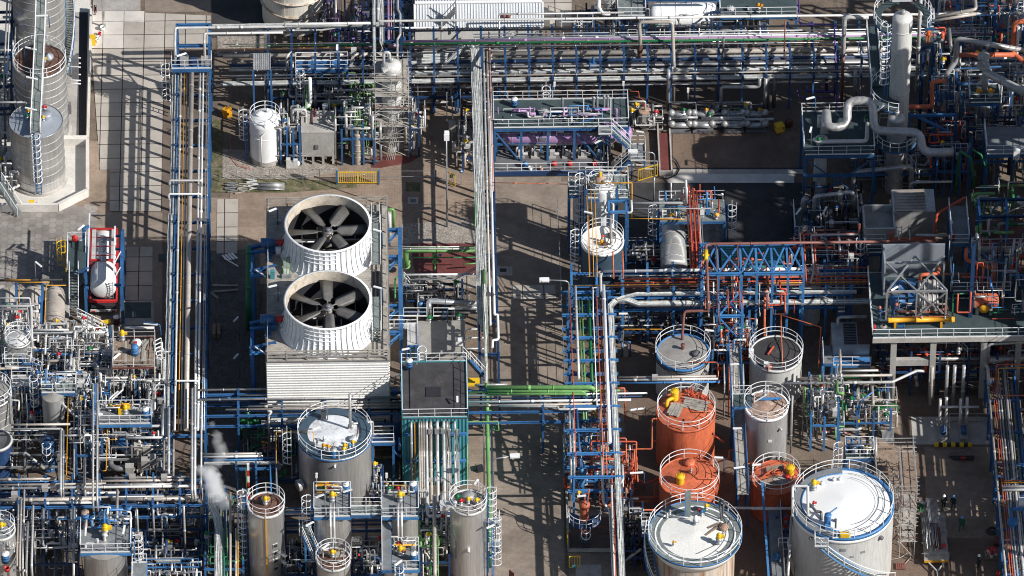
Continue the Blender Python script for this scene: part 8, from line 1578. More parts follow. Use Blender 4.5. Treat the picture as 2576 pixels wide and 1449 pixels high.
for k,(y,m)in enumerate(((88,'orange'),(730,'orange'),(745,'amber'),(800,'pale'),(775,'grey'))):Pb(f"cross pipe leaving the bottom right rack to the right, {ORD[k]} from the top",m,.12 if k<3 else .26,(1780 if k<3 else 1770,y,5.4),('e',4),Bf=0)
Pb('orange pipe hoop at the head of the bottom right rack','rpp',.12,(1740,60,5.2),('n',2),(1690+30,-145,5.6),(1990,-150,5.6));T(1,3);Pb('yellow pipe hoop at the head of the bottom right rack','amber',.1,(1740,1449,5.2),(1740,1330,5.6),(1990,1326,5.6));
Pb('grey pipe bending into the bottom right rack from the deck','grey',.3,(1630,1275,5.6),(1660,1330,5.4),('s',2.));T(2,3)
bfr=Ta('pump_skid','blue framed pump skid at the bottom right corner','pump',W(1870,1100,0));Cc(bfr,W(1830,1100,0).x,W(1830,1150,0).y,W(1980,1100,0).x,W(1830,900,0).y,.3,5.6,22,('blue','lbl','pale','grey'),random.Random(44),.2);MB().cyl(W(1845,1060,5),.5,.5,18).Ba('casing','lbl',bfr);b=MB();p=W(1830,945,5.5);b.Bg(p,p+Va((1.6,0,0)),.2,.25);b.Bg(p,p-Va((0,1.5,0)),.2,.25);b.Ba('frame','lbl',bfr);wbx2=Ta('white_cabinet','white cabinet at the right edge above the blue pump skid','cabinet',W(1915,940,3));Bb('cabinet',wbx2,W(1920,930,5.1),.7,.5,1.,'white')
Sb('coiled pale hoses and grey pipes at the very bottom right corner',1840,1330,1980,1500,3.,20,73,pal=('pale','grey','beige','lbl'),Fa='lbl',Be=2,nb=1)
Sb('dim pipework beyond the bottom right rack',1850,200,2100,1000,3.2,30,74,pal=('dgy','dgn','navy','grey','brown'),Fa='navy',Be=2,nb=2)
Sb('shaded grating walkway unit left of the white topped tank',40,960,150,1560,3.5,14,75,pal=('dgy','navy','grey'),Fa='blue',Be=2,nb=1,rails=1)
wl=Ta('walkway','shaded grey walkway with blue posts between the two white topped tanks','walkway',W(70,1300,3));a,b__=W(0,940,3.2),W(130,1560,3.2);MB().bx(a.x,b__.y,3.1,b__.x,a.y,3.2).Ba('deck','deck',wl);MB().Bg((a.x,b__.y,3.),(a.x,a.y,3.),.14,.2).Ba('edge_beam','blue',wl);MB().Ia((a.x-.3,b__.y,3.),(a.x-.6,a.y,6.5),.2,.2).Ba('post','lbl',wl);Rb(MB(),[(b__.x,a.y,3.2),(b__.x,b__.y,3.2)]).Ba('railing','galv',wl);MB().cb(W(60,1320,3.2),.6,.5,.5).Ba('box','blue',wl)
Pb('long white pipe with blue base left of the big white topped tank','pale',.26,(-120,940,4.2),(160,940,4.2),n=10);Pb('tall grey pipe along the left side of the white topped tank','grey',.26,(178,1000,6.5),(150,1449,3.),('z',0),n=10)
def Pc(Lc,p,heading,cloth,helmet,pose='stand',h=1.76,legs=None,vest=None):
 s=h/1.76;t=Ta('person',Lc,'person',p);V=[];E=[];Rr=[]
 def add(x,y,z,r,par=None):
  V.append((x*s,y*s,z*s));Rr.append(r*s);i=len(V)-1
  if par is not None:E.append((par,i))
  return i
 lean=.0 if pose!='bend'else .25
 pel=add(0,0,.95,.15);ch=add(0,lean*.5,1.2,.15,pel);up=add(0,lean,1.42,.16,ch);nk=add(0,lean*1.1,1.52,.065,up);hd=add(0,lean*1.2+.02,1.62,.095,nk);add(0,lean*1.25+.02,1.72,.085,hd)
 for sx in(-1,1):
  st=.12 if pose=='walk'else .03
  hip=add(sx*.1,0,.9,.105,pel);kn=add(sx*.11,.05+sx*st,.5,.075,hip);an=add(sx*.11,-.02+sx*st*1.5,.09,.05,kn);add(sx*.12,.14+sx*st*1.5,.04,.045,an)
  sh=add(sx*.2,lean,1.42,.075,up)
  if pose in('bend','reach'):el=add(sx*.27,lean+.2,1.2,.055,sh);wr=add(sx*.2,lean+.42,1.18,.036,el);f=(0,.08,-.01)
  else:el=add(sx*.27,lean-.04,1.14,.055,sh);wr=add(sx*.26,lean+.08,.9,.036,el);f=(0,.03,-.08)
  pm=add(V[wr][0]/s+f[0],V[wr][1]/s+f[1],V[wr][2]/s+f[2],.035,wr);px,py,pz=[q/s for q in V[pm]]
  for k,L in enumerate((.07,.085,.08,.06)):add(px+(k-1.5)*.022,py+f[1]*L*9,pz+f[2]*L*9,.009,pm)
  add(px-sx*.05,py+.03,pz-.01,.011,pm)
 me=bpy.data.meshes.new('body');me.from_pydata(V,E,[]);o=bpy.data.objects.new('body',me);COL.objects.link(o);o.parent=t;me.materials.append(M[cloth])
 md=o.modifiers.new('skin','SKIN');md.use_smooth_shade=True
 for i,r in enumerate(Rr):me.skin_vertices[0].data[i].radius=(r,r)
 me.skin_vertices[0].data[0].use_root=True
 sb=o.modifiers.new('sub','SUBSURF');sb.levels=1;sb.render_levels=1
 def pt(name,mb,m):
  q=mb;me2=bpy.data.meshes.new(name);me2.from_pydata([tuple(x)for x in q.v],[],q.f);me2.polygons.foreach_set('use_smooth',q.sm);me2.materials.append(M[m]);ob=bpy.data.objects.new(name,me2);COL.objects.link(ob);ob.parent=t;return ob
 hy=lean*1.22+.02;b=MB();b.Lb((0,hy*s,1.66*s),[(.155*s,0),(.15*s,.03*s),(.125*s,.035*s),(.12*s,.09*s),(.075*s,.15*s),(.001,.165*s)],18);pt('helmet',b,helmet)
 b=MB();b.ball((0,(hy+.035)*s,1.6*s),.088*s,12,1.15);b.ball((0,(hy+.125)*s,1.595*s),.016*s,6);face=pt('face',b,'skin')
 b=MB()
 for sx in(-1,1):b.ball((sx*.033*s,(hy+.118)*s,1.625*s),.011*s,6)
 b.cb((0,(hy+.118)*s,1.555*s),.05*s,.012*s,.01*s);pt('eyes_and_mouth',b,'black')
 for sx in(-1,1):
  k=[i for i in range(len(V))if abs(Rr[i]-.036*s)<1e-6][0 if sx<0 else 1];v=V[k];b=MB();b.cb((v[0],v[1],v[2]-.02*s),.09*s,.09*s,.03*s);pt('cuff',b,vest or cloth)
 if vest:b=MB();b.Lb((0,lean*.7*s,1.12*s),[(.2*s,0),(.21*s,.04*s)],16);pt('reflective_band',b,vest)
 t.rotation_euler=(0,0,heading);return t
T(1,3)
Pc('worker in blue overalls and orange helmet at the left rail of the process deck',W(838,972,8.),R(-60),'cloth','orange','reach',vest='helmetwhite');Pc('worker in blue overalls and orange helmet bending over the orange exchanger',W(940,955,8.),R(-70),'cloth','orange','bend')
T(0,3);Pc('worker in an orange jacket among the pipes right of the column',W(1205,318,12.),R(160),'orangecloth','helmetwhite','stand');wp_=Pa('small dark deck under the worker in the orange jacket',1165,275,1250,345,12.,'ddk','',legs=1,brace=0,lm='navy')
T(2,3);Pc('dark dressed worker with white helmet behind the tube trailer',W(1325,945,0),R(20),'darkcloth','helmetwhite','stand');Pc('dark dressed worker with blue helmet right of the trailer',W(1398,950,0),R(-20),'darkcloth','helmetblue','walk');Pc('worker in green overalls and blue helmet on the dappled bricks',W(1460,1105,0),R(150),'greencloth','helmetblue','walk');Pc('dark dressed worker with white helmet near the red topped pails',W(1590,1395,0),R(40),'darkcloth','helmetwhite','stand')
T(2,0);z=5.6;p0=W(1465,60,z);xE=W(3090+900,60,z).x
T(2,1);ym0,ym1=W(500,45,z).y,W(500,205,z).y;T(2,0);xs=W(1470,60,z).x;T(2,2);xe=W(560,60,z).x
mr=rack('blue pipe rack crossing below the cooling tower to the road',(xs,(ym0+ym1)/2),(xe,(ym0+ym1)/2),ym0-ym1,10,[4.2,5.5],5.9,over=.2,m='blue',longi=True,cw=.2,skip=(6,7))
T(2,1)
def ewm(x,y,z,d,L,m):p=W(x,y,z);return(m,d,Va((p.x,p.y,z+d/2)),('e',L))
LL=W(1090,60,5.6).x-xs
runs('the rack below the cooling tower','far edge',[ewm(-465,52,5.6,.2,LL-.3,'beige'),ewm(-120,92,5.6,.16,LL-5,'grey'),ewm(-420,112,5.6,.1,LL-1,'lbl'),ewm(-470,126,5.6,.2,LL-.3,'grey'),ewm(30,152,5.5,.14,13,'grey'),ewm(-60,176,5.5,.2,14.3,'beige'),ewm(-230,200,5.4,.2,16,'beige'),ewm(-450,140,4.6,.14,19,'navy'),ewm(-300,215,4.3,.16,17,'navy'),ewm(-300,238,4.2,.14,17,'dgy')])
runs('the road crossing right of the teal building','far edge',[ewm(1590,92,5.6,.16,16.5,'white'),ewm(1590,115,5.6,.14,16,'navy'),ewm(1590,142,5.6,.22,15,'white'),ewm(1592,168,5.6,.18,11.5,'beige'),ewm(1590,70,5.6,.2,14,'green'),ewm(1650,15,5.4,.24,3,'grey')])
for k,(x,y)in enumerate(((145,55),(1050,60),(1745,60))):
 bj=Ta('junction_box',['pale box hung on the rack below the tower, left','blue box hung on the rack below the tower by the teal building','blue box hung on the rack at the road crossing'][k],'box',W(x,y+20,5));Bb('box',bj,W(x,y+15,5.3),.5,.4,.5,'beige'if k==0 else 'lbl')
Pb('pale pipe with tee at the left end of the rack below the tower','pale',.24,(85,205,5.5),(120,205,5.5),(95,240,5.2),('z',1.2),n=10);Pb('tall grey pipe rising behind the foam topped tank','grey',.26,(712,330,8.),(722,60,12.)if False else('z',12.2),n=10)
Pb('pale elbow pipe behind the left of the foam topped tank','pale',.22,(190,330,3),(190,285,4.2),(340,282,4.2));Pb('green pipe low in the shade at the left of the tower foot','dgn',.28,(-110,292,2),(75,290,2),n=10);Pb('green pipe bending down in the shade left of the foam topped tank','dgn',.34,(30,380,2.5),('z',1.3),(-60,500,1.2),n=12,bend=.5)
ft=tank('wide steel tank with snow white foam on its roof inside a blue railed ring',593,385,7.6,3.3,0,wall='sclad',roof='snowtop',cone=.3,rim='sclad',kerb=.05,railr=3.34,rimw=.05);c=Ra[ft.name];zt=7.6
MB().Lb((c.x,c.y,zt),[(2.45,.22),(3.32,.16),(3.32,.24),(2.45,.3),(2.45,.22)],64,smooth=0).Ba('ring_deck','bluetank',ft);MB().ring((c.x,c.y,zt-.05),3.36,.09,64).Ba('edge_ring','blue',ft)
La((W(272,740,3).x,c.y-.6,0),3.,8.6,R(180),ft,sm='galv');Ma(ft,W(735,425,zt+.2),.4,'snowtop')
for(x,y,s_,m)in((668,490,1.,'yellow'),(662,515,.9,'yellow'),(730,460,.9,'yellow'),(705,480,.8,'lbl'),(510,485,.9,'amber'),(545,490,.8,'amber'),(465,440,.7,'galv'),(445,470,.7,'galv'),(515,420,.7,'white')):Vb(ft,W(x,y+10,zt+.25),m,s_)
pdr=W(585,545,zt+.3);MB().cyl(pdr,.28,.8,20).Ba('blue_drum','lbl',ft);MB().Lb((pdr.x,pdr.y,pdr.z+.8),[(.32,0),(.32,.06),(.001,.12)],20).Tc([(pdr.x,pdr.y,pdr.z+.9),(pdr.x,pdr.y,pdr.z+1.6),(pdr.x+.25,pdr.y,pdr.z+1.8)],.04,6).Ba('drum_lid','grey',ft)
b=MB();p=W(510,255,zt+.3);b.cb(p,.45,.4,.9);b.Bg(p+Va((.35,-.1,-.6)),p+Va((.35,-.1,1.3)),.09);b.Ba('mixer_stand','dgy',ft);MB().Tc(Ph((330,345,zt+1.1),(480,335,zt+1.4)),.06,6).Ba('lamp_arm','galv',ft);MB().Bg(W(425,345,zt+1.6),W(485,325,zt+1.6),.16,.1).Ba('lamp','white',ft);MB().Tc(Ph((720,330,zt+.3),(730,300,zt+.3),(880,285,zt-.2),('z',3)),.13,8,bend=.2).Ba('overflow_pipe','grey',ft);b=MB();p=Va((c.x,c.y-3.3,6.9));b.cyl(p,.1,.22,12,axis=(0,-1,0));b.Ba('wall_nozzle','white',ft);MB().cyl(Va((c.x-3.,c.y-1.6,3.)),.55,.5,18,axis=(-.9,-.4,0)).Ba('wall_manhole','grey',ft);
Pb('thin amber pipe looping over the cage ladder to the foam topped tank','amber',.07,(152,600,5.8),(152,362,7.4),(432,362,8.4),(435,440,8.),Bf=0)
sd2=Pa('blue railed side landing right of the foam topped tank',875,385,1040,440,5.4,'navy','ns',brace=0);br3=Ta('blue_post','navy blue bent frame right of the foam topped tank','post',W(1060,480,3));MB().Tc(Ph((1040,400,5.5),(1040,510,4.2),(1095,550,3.5)),.13,8).Tc(Ph((1085,400,5.5),(1085,500,4.5)),.13,8).Ba('pipe','blue',br3)
dbk=Ta('dark_cabinet','dark tall cabinet at the left wall of the teal building','cabinet',W(1060,430,2));a,b__=W(1032,210,6.5),W(1088,560,0);MB().bx(a.x,a.y-1.2,1.5,b__.x,a.y,6.3).Ba('cabinet','navy',dbk)
fp=Ta('framed_pit','dark pit with a brown timber frame between foam tank and teal building','pit frame',W(985,690,0));a,b__=W(890,555,1.),W(1085,715,1.);MB().Bg((a.x,a.y,1.),(b__.x,a.y,1.),.16).Bg((b__.x,a.y,1.),(b__.x,b__.y,1.),.16).Ba('frame','wood',fp);MB().bx(a.x,b__.y,.1,b__.x-.1,a.y-.1,.8).Ba('cover','ddk',fp)
spc=((1172,330,'pale',.2),(1197,320,'amber',.09),(1232,330,'beige',.2),(1248,330,'beige',.2),(1265,330,'grey',.2),(1287,325,'pale',.26),(1318,325,'beige',.28),(1367,322,'pale',.3),(1417,325,'pale',.28),(1442,350,'grey',.24),(1500,325,'pale',.22),(1455,345,'beige',.12))
for k,(x,y,m,d)in enumerate(spc):
 q=[W(x,y,8.)];q[0]=Va((q[0].x,by0-.7,8.))
 yend=by0-6.2-(k%3)*.3
 Ib=[q[0]+Va((0,.6,0)),q[0],('z',5.),Va((q[0].x,by0-1.,4.6)),Va((q[0].x,yend,2.6)),('z',1.)]if k>1 else[q[0]+Va((0,.6,0)),q[0],('z',1.2)]
 Pb(f"{words(d)} {CNAME[m]} pipe running down the front of the teal building, {ORD[k]} from the left",m,d,*Ib)
for k,x in enumerate((1460,1520)):
 xx=W(x,400,7).x;Ca(['dark cable ladder down the front of the teal building, left one','dark cable ladder down the front of the teal building, right one'][k],.3,Va((xx,by0-.8,7.6)),Va((xx,by0-.8,4.8)),Va((xx,by0-5.,2.8)),n=3)
wr2=Ta('wall_rails','blue support beams across the ribbed front of the teal building','beam',W(1345,500,4))
for z in(6.6,3.2):MB().Ia((bx0+.1,by0-.28,z),(bx1-.1,by0-.28,z),.2,.22).Ba('beam','lbl',wr2)
for k,(x,y,z)in enumerate(((1318,680,2.9),(1366,665,3.),(1412,660,3.),(1318,385,7.2),(1366,385,7.2),(1412,385,7.2))):bj=Ta('pipe_box',f"square cladding box on the teal front pipes, {['lower left','lower middle','lower right','upper left','upper middle','upper right'][k]} one",'cladding box',(W(x,y,z).x,by0-.7,z));Bb('box',bj,(W(x,y,z).x,(by0-.7)if k>2 else by0-3.3,z if k>2 else 3.3),.42,.42,.55,'grey')
Pb('tall pale green pipe running along the pavement right of the teal building','green',.36,(1742,60,5.6),(1745,190,5.2),('z',3.6),('s',15.5),('z',.3),n=16,bend=.35);Pb('slim salmon pipe beside the tall green pipe','beige',.12,(1718,260,3.8),(1722,790,3.),('z',.3));Pb('slim navy pipe beside the tall green pipe','navy',.1,(1775,190,3.6),(1782,900,3.),Bf=0);Pb('green square loop pipe at the right corner of the teal building','green',.12,(1595,780,3.4),(1595,285,5.8),(1828,285,5.8),(1832,350,5.),(1780,352,4.8));Vb(Ta('gate_valve','green valve at the end of the square loop pipe','valve',W(1790,350,4.5)),W(1790,352,4.6),'dgn',.7);Vb(Ta('gate_valve','green valve on the green pipe under the road crossing','valve',W(1745,240,4)),W(1748,240,4.),'green',1.1)
Se('street lamp beside the tall green pipe at the pavement',W(1792,1080,0),8.6,R(5),1.6)
T(2,1);bkb=Ta('black_box','black box lying on the brick pavement behind the salmon pipe','box',W(1690,650,0));Bb('body',bkb,W(1690,650,0),.55,.6,.4,'black',.2);MB().Tc(Ph((1660,600,.8),(1640,650,.0),(1720,660,.0)),.025,5).Ba('strap','black',bkb)
Tb('white lamp on a bent stand beside the right silo top',1662,740,8.6,R(65),.8,0,6,pole='rail')
def silo(Lc,x,y,zt,r,roof,lad=None,**k):return tank(Lc,x,y,zt,r,0,wall='sclad',roof=roof,rim='ptk',cone=.35,a_lad=lad,railr=r+.06,**k)
sa=silo('slim aluminium silo with rust brown roof beside the steam',75,915,8.8,1.62,'rustdark',lad=R(170));c=Ra[sa.name];Ma(sa,(c.x,c.y+.4,8.95),.42,'rusttop');Vb(sa,(c.x-.05,c.y-.2,9.1),'yellow',1.2);MB().Bg((c.x-.03,c.y-1.68,0),(c.x-.03,c.y-1.68,8.8),.09).Ba('corner_strip','amber',sa)
for k in range(4):a_=R(-62);q=Va((c.x+1.63*math.cos(a_),c.y+1.63*math.sin(a_),4.9-k*.95));MB().cb(q,.5,.06,.45,a_+math.pi/2).Ba('hatch_frame','galv',sa);MB().cb(q+Va((math.cos(a_)*.035,math.sin(a_)*.035,.08)),.36,.05,.28,a_+math.pi/2).Ba('hatch','black',sa)
for k in range(2):a_=R(-35);q=Va((c.x+1.6*math.cos(a_),c.y+1.6*math.sin(a_),3.6-k*.9));MB().cyl(q,.17,.5,14,axis=(math.cos(a_),math.sin(a_),-.3)).Ba('nozzle','pale',sa)
MB().ring((c.x,c.y,9.),1.2,.04,24).Ba('roof_hose','brown',sa)
sd_=silo('slim aluminium silo with grey roof and coloured valves beside the green pavement pipe',1600,895,8.9,1.62,'greytop',lad=R(12));c=Ra[sd_.name];MB().cyl((c.x-.0,c.y+.35,9.1),.55,.45,24).Ba('vent_drum','grey',sd_);Vb(sd_,(c.x,c.y-.35,9.1),'yellow',1.);Vb(sd_,(c.x+.75,c.y-.5,9.1),'yellow',1.);Vb(sd_,(c.x-.65,c.y-.55,9.1),'red',1.);Vb(sd_,(c.x-.95,c.y-.2,9.1),'dgn',1.2);Na(sd_,(c.x-1.2,c.y-.6,9.),'pale',.3,.6);MB().cyl((c.x,c.y-1.62,4.6),.16,.3,14,axis=(0,-1,0)).Ba('wall_nozzle','pale',sd_);Bb('grey_duct',sd_,(c.x-1.9,c.y-.3,8.6),1.2,.8,.5,'pale')
for z in(3.6,6.6):MB().cb((c.x+2.3,c.y-.3,z),1.,1.,.1).Ba('landing','deck',sd_);Rb(MB(),[(c.x+1.8,c.y-.8,z),(c.x+2.8,c.y-.8,z),(c.x+2.8,c.y+.2,z)],kick=0).Ba('railing','rail',sd_)
La((c.x+2.2,c.y-.9,0),.3,7.6,R(-20),sd_,sm='lbl');MB().Bg((c.x+1.7,c.y-.9,0),(c.x+1.7,c.y-.9,7.4),.14).Bg((c.x+1.6,c.y-.6,2.4),(c.x+2.7,c.y-.6,3.5),.12).Ba('landing_bracket','lbl',sd_)
for k,a_ in enumerate((R(-80),)):MB().cb((c.x+.1,c.y-1.63,.5),.55,.06,.35).Ba('manway','galv',sd_)
tka=tank('aluminium silo under the middle valve platform',577,905,8.9,1.68,0,wall='sclad',roof='greytop',rim=0,rail=0,cone=.1)
tkc=tank('narrower aluminium silo under the right valve platform',1123,905,8.9,1.18,0,wall='sclad',roof='greytop',rim=0,rail=0,cone=.1)
def valve_platform(Lc,x0,y0,x1,y1,z,seed,cage=None,drumx=None,yv=None,legs=0):
 t=Pa(Lc,x0,y0,x1,y1,z,'deck','nsew',legs=legs,brace=0,gap=1.,lm='lbl');X0,Y0,X1,Y1=t['X']
 r_=random.Random(seed);Cc(t,X0+.2,Y1-.6,X1-.3,Y1,z+.1,z+1.2,16,('pale','galv','grey','white','pale','amber'),r_,.16)
 Vb(t,(X0+(X1-X0)*.45,Y1-.3,z),'red',1);Vb(t,(X0+(X1-X0)*.2,Y1-.25,z),'dgn',1);Vb(t,(X0+(X1-X0)*.5,(Y0+Y1)/2+.3,z),'yellow',1.4)
 MB().cyl((X0+(X1-X0)*.33,(Y0+Y1)/2+.6,z),.09,.9,10).Ba('vent','galv',t);Bb('actuator_box',t,(X0+(X1-X0)*.6,Y1-.3,z+.3),.4,.3,.5,'grey')
 return t
va=valve_platform('grey valve platform with blue drum on the middle silo',437,805,714,1000,9.1,81);vb=valve_platform('grey valve platform with blue drum on the right twin silo',948,805,1226,1000,9.1,82)
Da('blue drum with white lid on the middle silo platform',680,815,9.1,'lbl','white',.34,1.);Da('blue drum with white lid on the right twin silo platform',1187,812,9.1,'lbl','white',.34,1.)
X0,Y0,X1,Y1=va['X'];La((X0-.3,Y0+1.2,0),3.5,10.,R(180),va,sm='lbl')
bg_=Pa('narrow white railed bridge between the two silo platforms',716,925,946,985,8.9,'grating','ns',legs=0)
for pp,(xs_)in((va,(560,588)),(vb,(1070,1097))):
 for x in xs_:
  b=MB();q=W(x,905,9.6);b.Tc([q,q-Va((0,1.2,0)),Va((q.x,q.y-2.2,9.)),Va((q.x,q.y-2.4,3.6))],.11,10,bend=.2);b.Ba('downpipe','pale',pp)
ext=Pa('grey stepped deck running forward from the right silo platform',948,1005,1022,1400,8.2,'deck','w',legs=0)
vc=valve_platform('lower grey valve platform with blue drum at the bottom edge',950,1225,1230,1400,6.9,83);Da('blue drum with white lid on the lower platform at the bottom edge',1192,1330,6.9,'lbl','white',.34,.9);Vb(vc,W(1105,1300,6.9),'darkred',1);X0,Y0,X1,Y1=vc['X'];La(((X0+X1)/2-.1,Y0-.2,0),3,7.8,R(-90),vc,sm='lbl');tank('aluminium silo under the lowest valve platform at the bottom edge',1090,1330,6.6,1.5,0,wall='sclad',roof='greytop',rim=0,rail=0,cone=.1)
tkb=silo('aluminium silo with scrap on its ringed roof at the bottom edge',585,1325,6.6,1.5,'rustdark');c=Ra[tkb.name];Vb(tkb,(c.x-.1,c.y,6.9),'yellow',1.1);Cc(tkb,c.x-1,c.y-.7,c.x+1,c.y+.8,6.8,7.2,10,('beige','galv','gwd','pale'),random.Random(5),.12);Pd(tkb,c.x+.5,c.y+.4,6.9,3,R(10),1.2,'gwd',seed=9)
st_=Ta('steel_stair','white railed blue stair bending down left of the scrap topped silo','stairs',W(430,1200,4));Sc(W(455,1320,4.4),W(375,1130,6.6),.75,st_,sm='lbl');b=MB();q=W(370,1100,6.6);b.cb(q,1.1,1.4,.08);b.Ba('landing','grating',st_);Rb(MB(),[q+Va((-.5,.7,0)),q+Va((-.5,-.7,0))]).Ba('railing','rail',st_);La(W(415,1420,0)*1.,.5,5.,R(180),st_,sm='lbl');MB().Bg((q.x,q.y,0),(q.x,q.y,6.5),.16).Ba('post','lbl',st_)
for k,(x,y,z,a_)in enumerate(((480,845,11,R(20)),(690,805,10.6,R(15)),(405,1055,8.4,R(30)),(525,1225,8.4,R(40)),(1075,1350,8.2,R(40)),(1770,1075,7.6,R(25)))):Tb(['white tube lamp on the left of the middle silo platform','white tube lamp under the drum of the middle silo platform','white tube lamp beside the bent blue stair','white tube lamp over the scrap topped silo','white tube lamp at the lowest platform ladder','white tube lamp on the landing right of the grey roofed silo'][k],x,y,z,a_,.8,.15,z-1.8,pole='galv')
for k,(x,y,z)in enumerate(((457,690,11.3),(985,690,11.3))):t=Ta('tube_lamp',['white spot lamp above the middle silo platform','white spot lamp above the right twin silo platform'][k],'lamp',W(x,800,9.3));MB().Tc([W(x,800,9.2),W(x,700,11.)],.04,6).Ba('pole','galv',t);MB().Bg(W(x,705,11),W(x+1,675,11.5),.2,.18).Ba('housing','white',t)
runs('the shaded pipes behind the silos','far edge',[ewm(205,945,4.6,.14,15.5,'lbl'),ewm(205,962,4.6,.12,15.5,'grey'),ewm(205,980,4.5,.1,15.4,'pale'),ewm(205,1000,4.4,.2,15.4,'navy'),ewm(205,1045,4.2,.24,15.4,'navy'),ewm(205,1075,4.,.2,15.4,'navy'),ewm(205,1105,4.,.12,15.4,'grey')])
lr=rack('navy pipe rack hidden between the front silos',(W(215,1020,4.2).x,W(215,1020,4.2).y),(W(1450,1020,4.2).x,W(215,1020,4.2).y),2.6,7,[4.2],4.4,m='navy',cw=.2)
Sb('shaded valves and bent pipes at the foot of the left silos',215,1320,450,1520,2.6,36,84,pal=('dgy','grey','navy','black','pale'),Fa='navy',Be=3,nb=2)
Sb('shaded valves and bent pipes between the middle silos',720,1320,945,1520,2.8,40,85,pal=('dgy','grey','navy','pale','galv'),Fa='navy',Be=4,nb=2)
Sb('pipe tangle between the lowest platform and the grey roofed silo',1235,1100,1460,1500,5.,60,86,pal=('grey','galv','green','dgy','beige','pale'),Fa='navy',Be=5,Vc=5,nb=2,dmax=.3)
for k,(x,m)in enumerate(((1315,'dgn'),(1370,'green'),(1345,'beige'))):Pb(['dark green riser left of the grey roofed silo','pale green riser left of the grey roofed silo','tall beige duct left of the grey roofed silo'][k],m,.12 if k<2 else .34,(x,1090 if k<2 else 840,5.4 if k<2 else 7.),(x+5,1420,4.6),('z',.5))
ff=Ta('funnel','grey sheet funnel on a post left of the grey roofed silo','funnel',W(1435,990,4));q=W(1435,920,7.);MB().Lb((q.x,q.y,6.2),[(.12,0),(.32,.8),(.3,.8),(.001,.3)],16).Bg((q.x,q.y,0),(q.x,q.y,6.2),.2).Ba('funnel','pale',ff)
hp=Ta('pipe_hoop','pair of grey upright pipe hoops between the silos at the bottom','pipe',W(850,1400,0));
for dx in(0,60):MB().Tc([W(800+dx,1480,.2),W(800+dx,1262,3.6),W(830+dx,1250,3.8),W(835+dx,1262,3.6),W(838+dx,1480,.2)],.07,6).Ba('hoop','galv',hp)
Sb('shaded units under the rack left of the foam topped tank',-60,420,320,800,3.,30,87,pal=('dgy','navy','dgn','grey','black'),Fa='navy',Be=3,nb=2)
Sb('shaded piping behind the foam topped tank under the rack',330,300,1030,560,3.6,34,88,pal=('dgy','navy','grey','green'),Fa='navy',Be=3,nb=3)
Sb('dim pipework right of the foam topped tank',880,760,950,980,3.4,12,89,pal=('dgy','navy','grey'),Fa='navy',Be=1,nb=1)
T(2,0);runs('the short rack by the steam','far edge',[('beige',.22,(1535,530,5.),('e',5.3)),('white',.2,(1535,550,5.),('e',5.4)),('lbl',.16,(1535,575,4.8),('e',5.4))]);Ca('perforated pale cable tray on the short rack by the steam',.25,W(1540,600,4.7),('e',6.8),m='pcb',n=2,rung=.3)
T(2,1);sr=rack('blue uprights of the short rack by the steam',(W(-150,560,4.7).x,W(0,575,4.7).y),(W(150,560,4.7).x,W(0,575,4.7).y),1.3,3,[4.6],5.2,m='blue',cw=.16)
for k,x in enumerate((105,150)):Pb(['pale green pipe dropping beside the slim silo','galvanised pipe dropping beside the slim silo'][k],('lbl','galv')[k],.16,(x,600,4.6),(x+8,800,4.2),('z',.5))
T(2,0)
rw=Ta('striped_pole','red and white striped pole with green tube beside the slim silo','pole',W(1880,870,0));q=W(1882,930,0)
for i in range(6):MB().Bg(q+Va((0,0,1.+i*.75)),q+Va((0,0,1.75+i*.75)),.2).Ba('stripe','red'if i%2==0 else 'white',rw)
MB().Tc([q+Va((-.18,0,.5)),q+Va((-.18,0,5))],.07,8).Ba('tube','green',rw)
Pb('dark green riser with red foot in the shaded gravel','dgn',.28,(1878,480,.3),('z',5.),n=10);
z=5.;yA,yB=W(700,715,z).y,W(700,905,z).y;xL=W(-60,800,z).x;xR=W(1560,800,z).x
lrk=rack('blue pipe rack entering from the left edge below the process units',(xL,(yA+yB)/2),(xR,(yA+yB)/2),yA-yB,9,[3.6,5.],5.6,over=.2,m='blue',longi=True,cw=.2)
def ewl(x,y,d,xe,m,z=5.):p=W(x,y,z);q=W(xe,y,z);return(m,d,Va((p.x,p.y,z+d/2)),('e',q.x-p.x))
runs('the left edge rack','far edge',[ewl(-60,728,.24,425,'beige'),ewl(780,715,.2,1430,'grey'),ewl(-60,745,.12,430,'lbl'),ewl(600,742,.24,1390,'beige'),ewl(-60,770,.22,800,'beige'),ewl(780,768,.2,1340,'grey'),ewl(-60,797,.24,1480,'pale'),ewl(440,832,.22,900,'pale',4.6),ewl(-60,855,.14,1400,'navy',4.4),ewl(180,868,.2,1240,'grey',4.9),ewl(-60,888,.34,760,'beige',4.8),ewl(840,882,.36,1500,'beige',4.8),ewl(235,908,.24,720,'pale',4.8),ewl(-60,925,.14,1500,'navy',4.2)])
Pb('thick grey pipe end bending down at the right of the left edge rack','beige',.36,(1490,882,4.95),('e',.4),('z',1),n=14)
for k,x in enumerate((110,340,450,1000,1240)):bj=Ta('junction_box',f"square cladding box on the left edge rack, {ORD[k]} from the left",'cladding box',W(x,800,5));Bb('box',bj,W(x,850 if k==0 else 800 if k<3 else 720,5.1),.55,.5,.45,'blockwall')
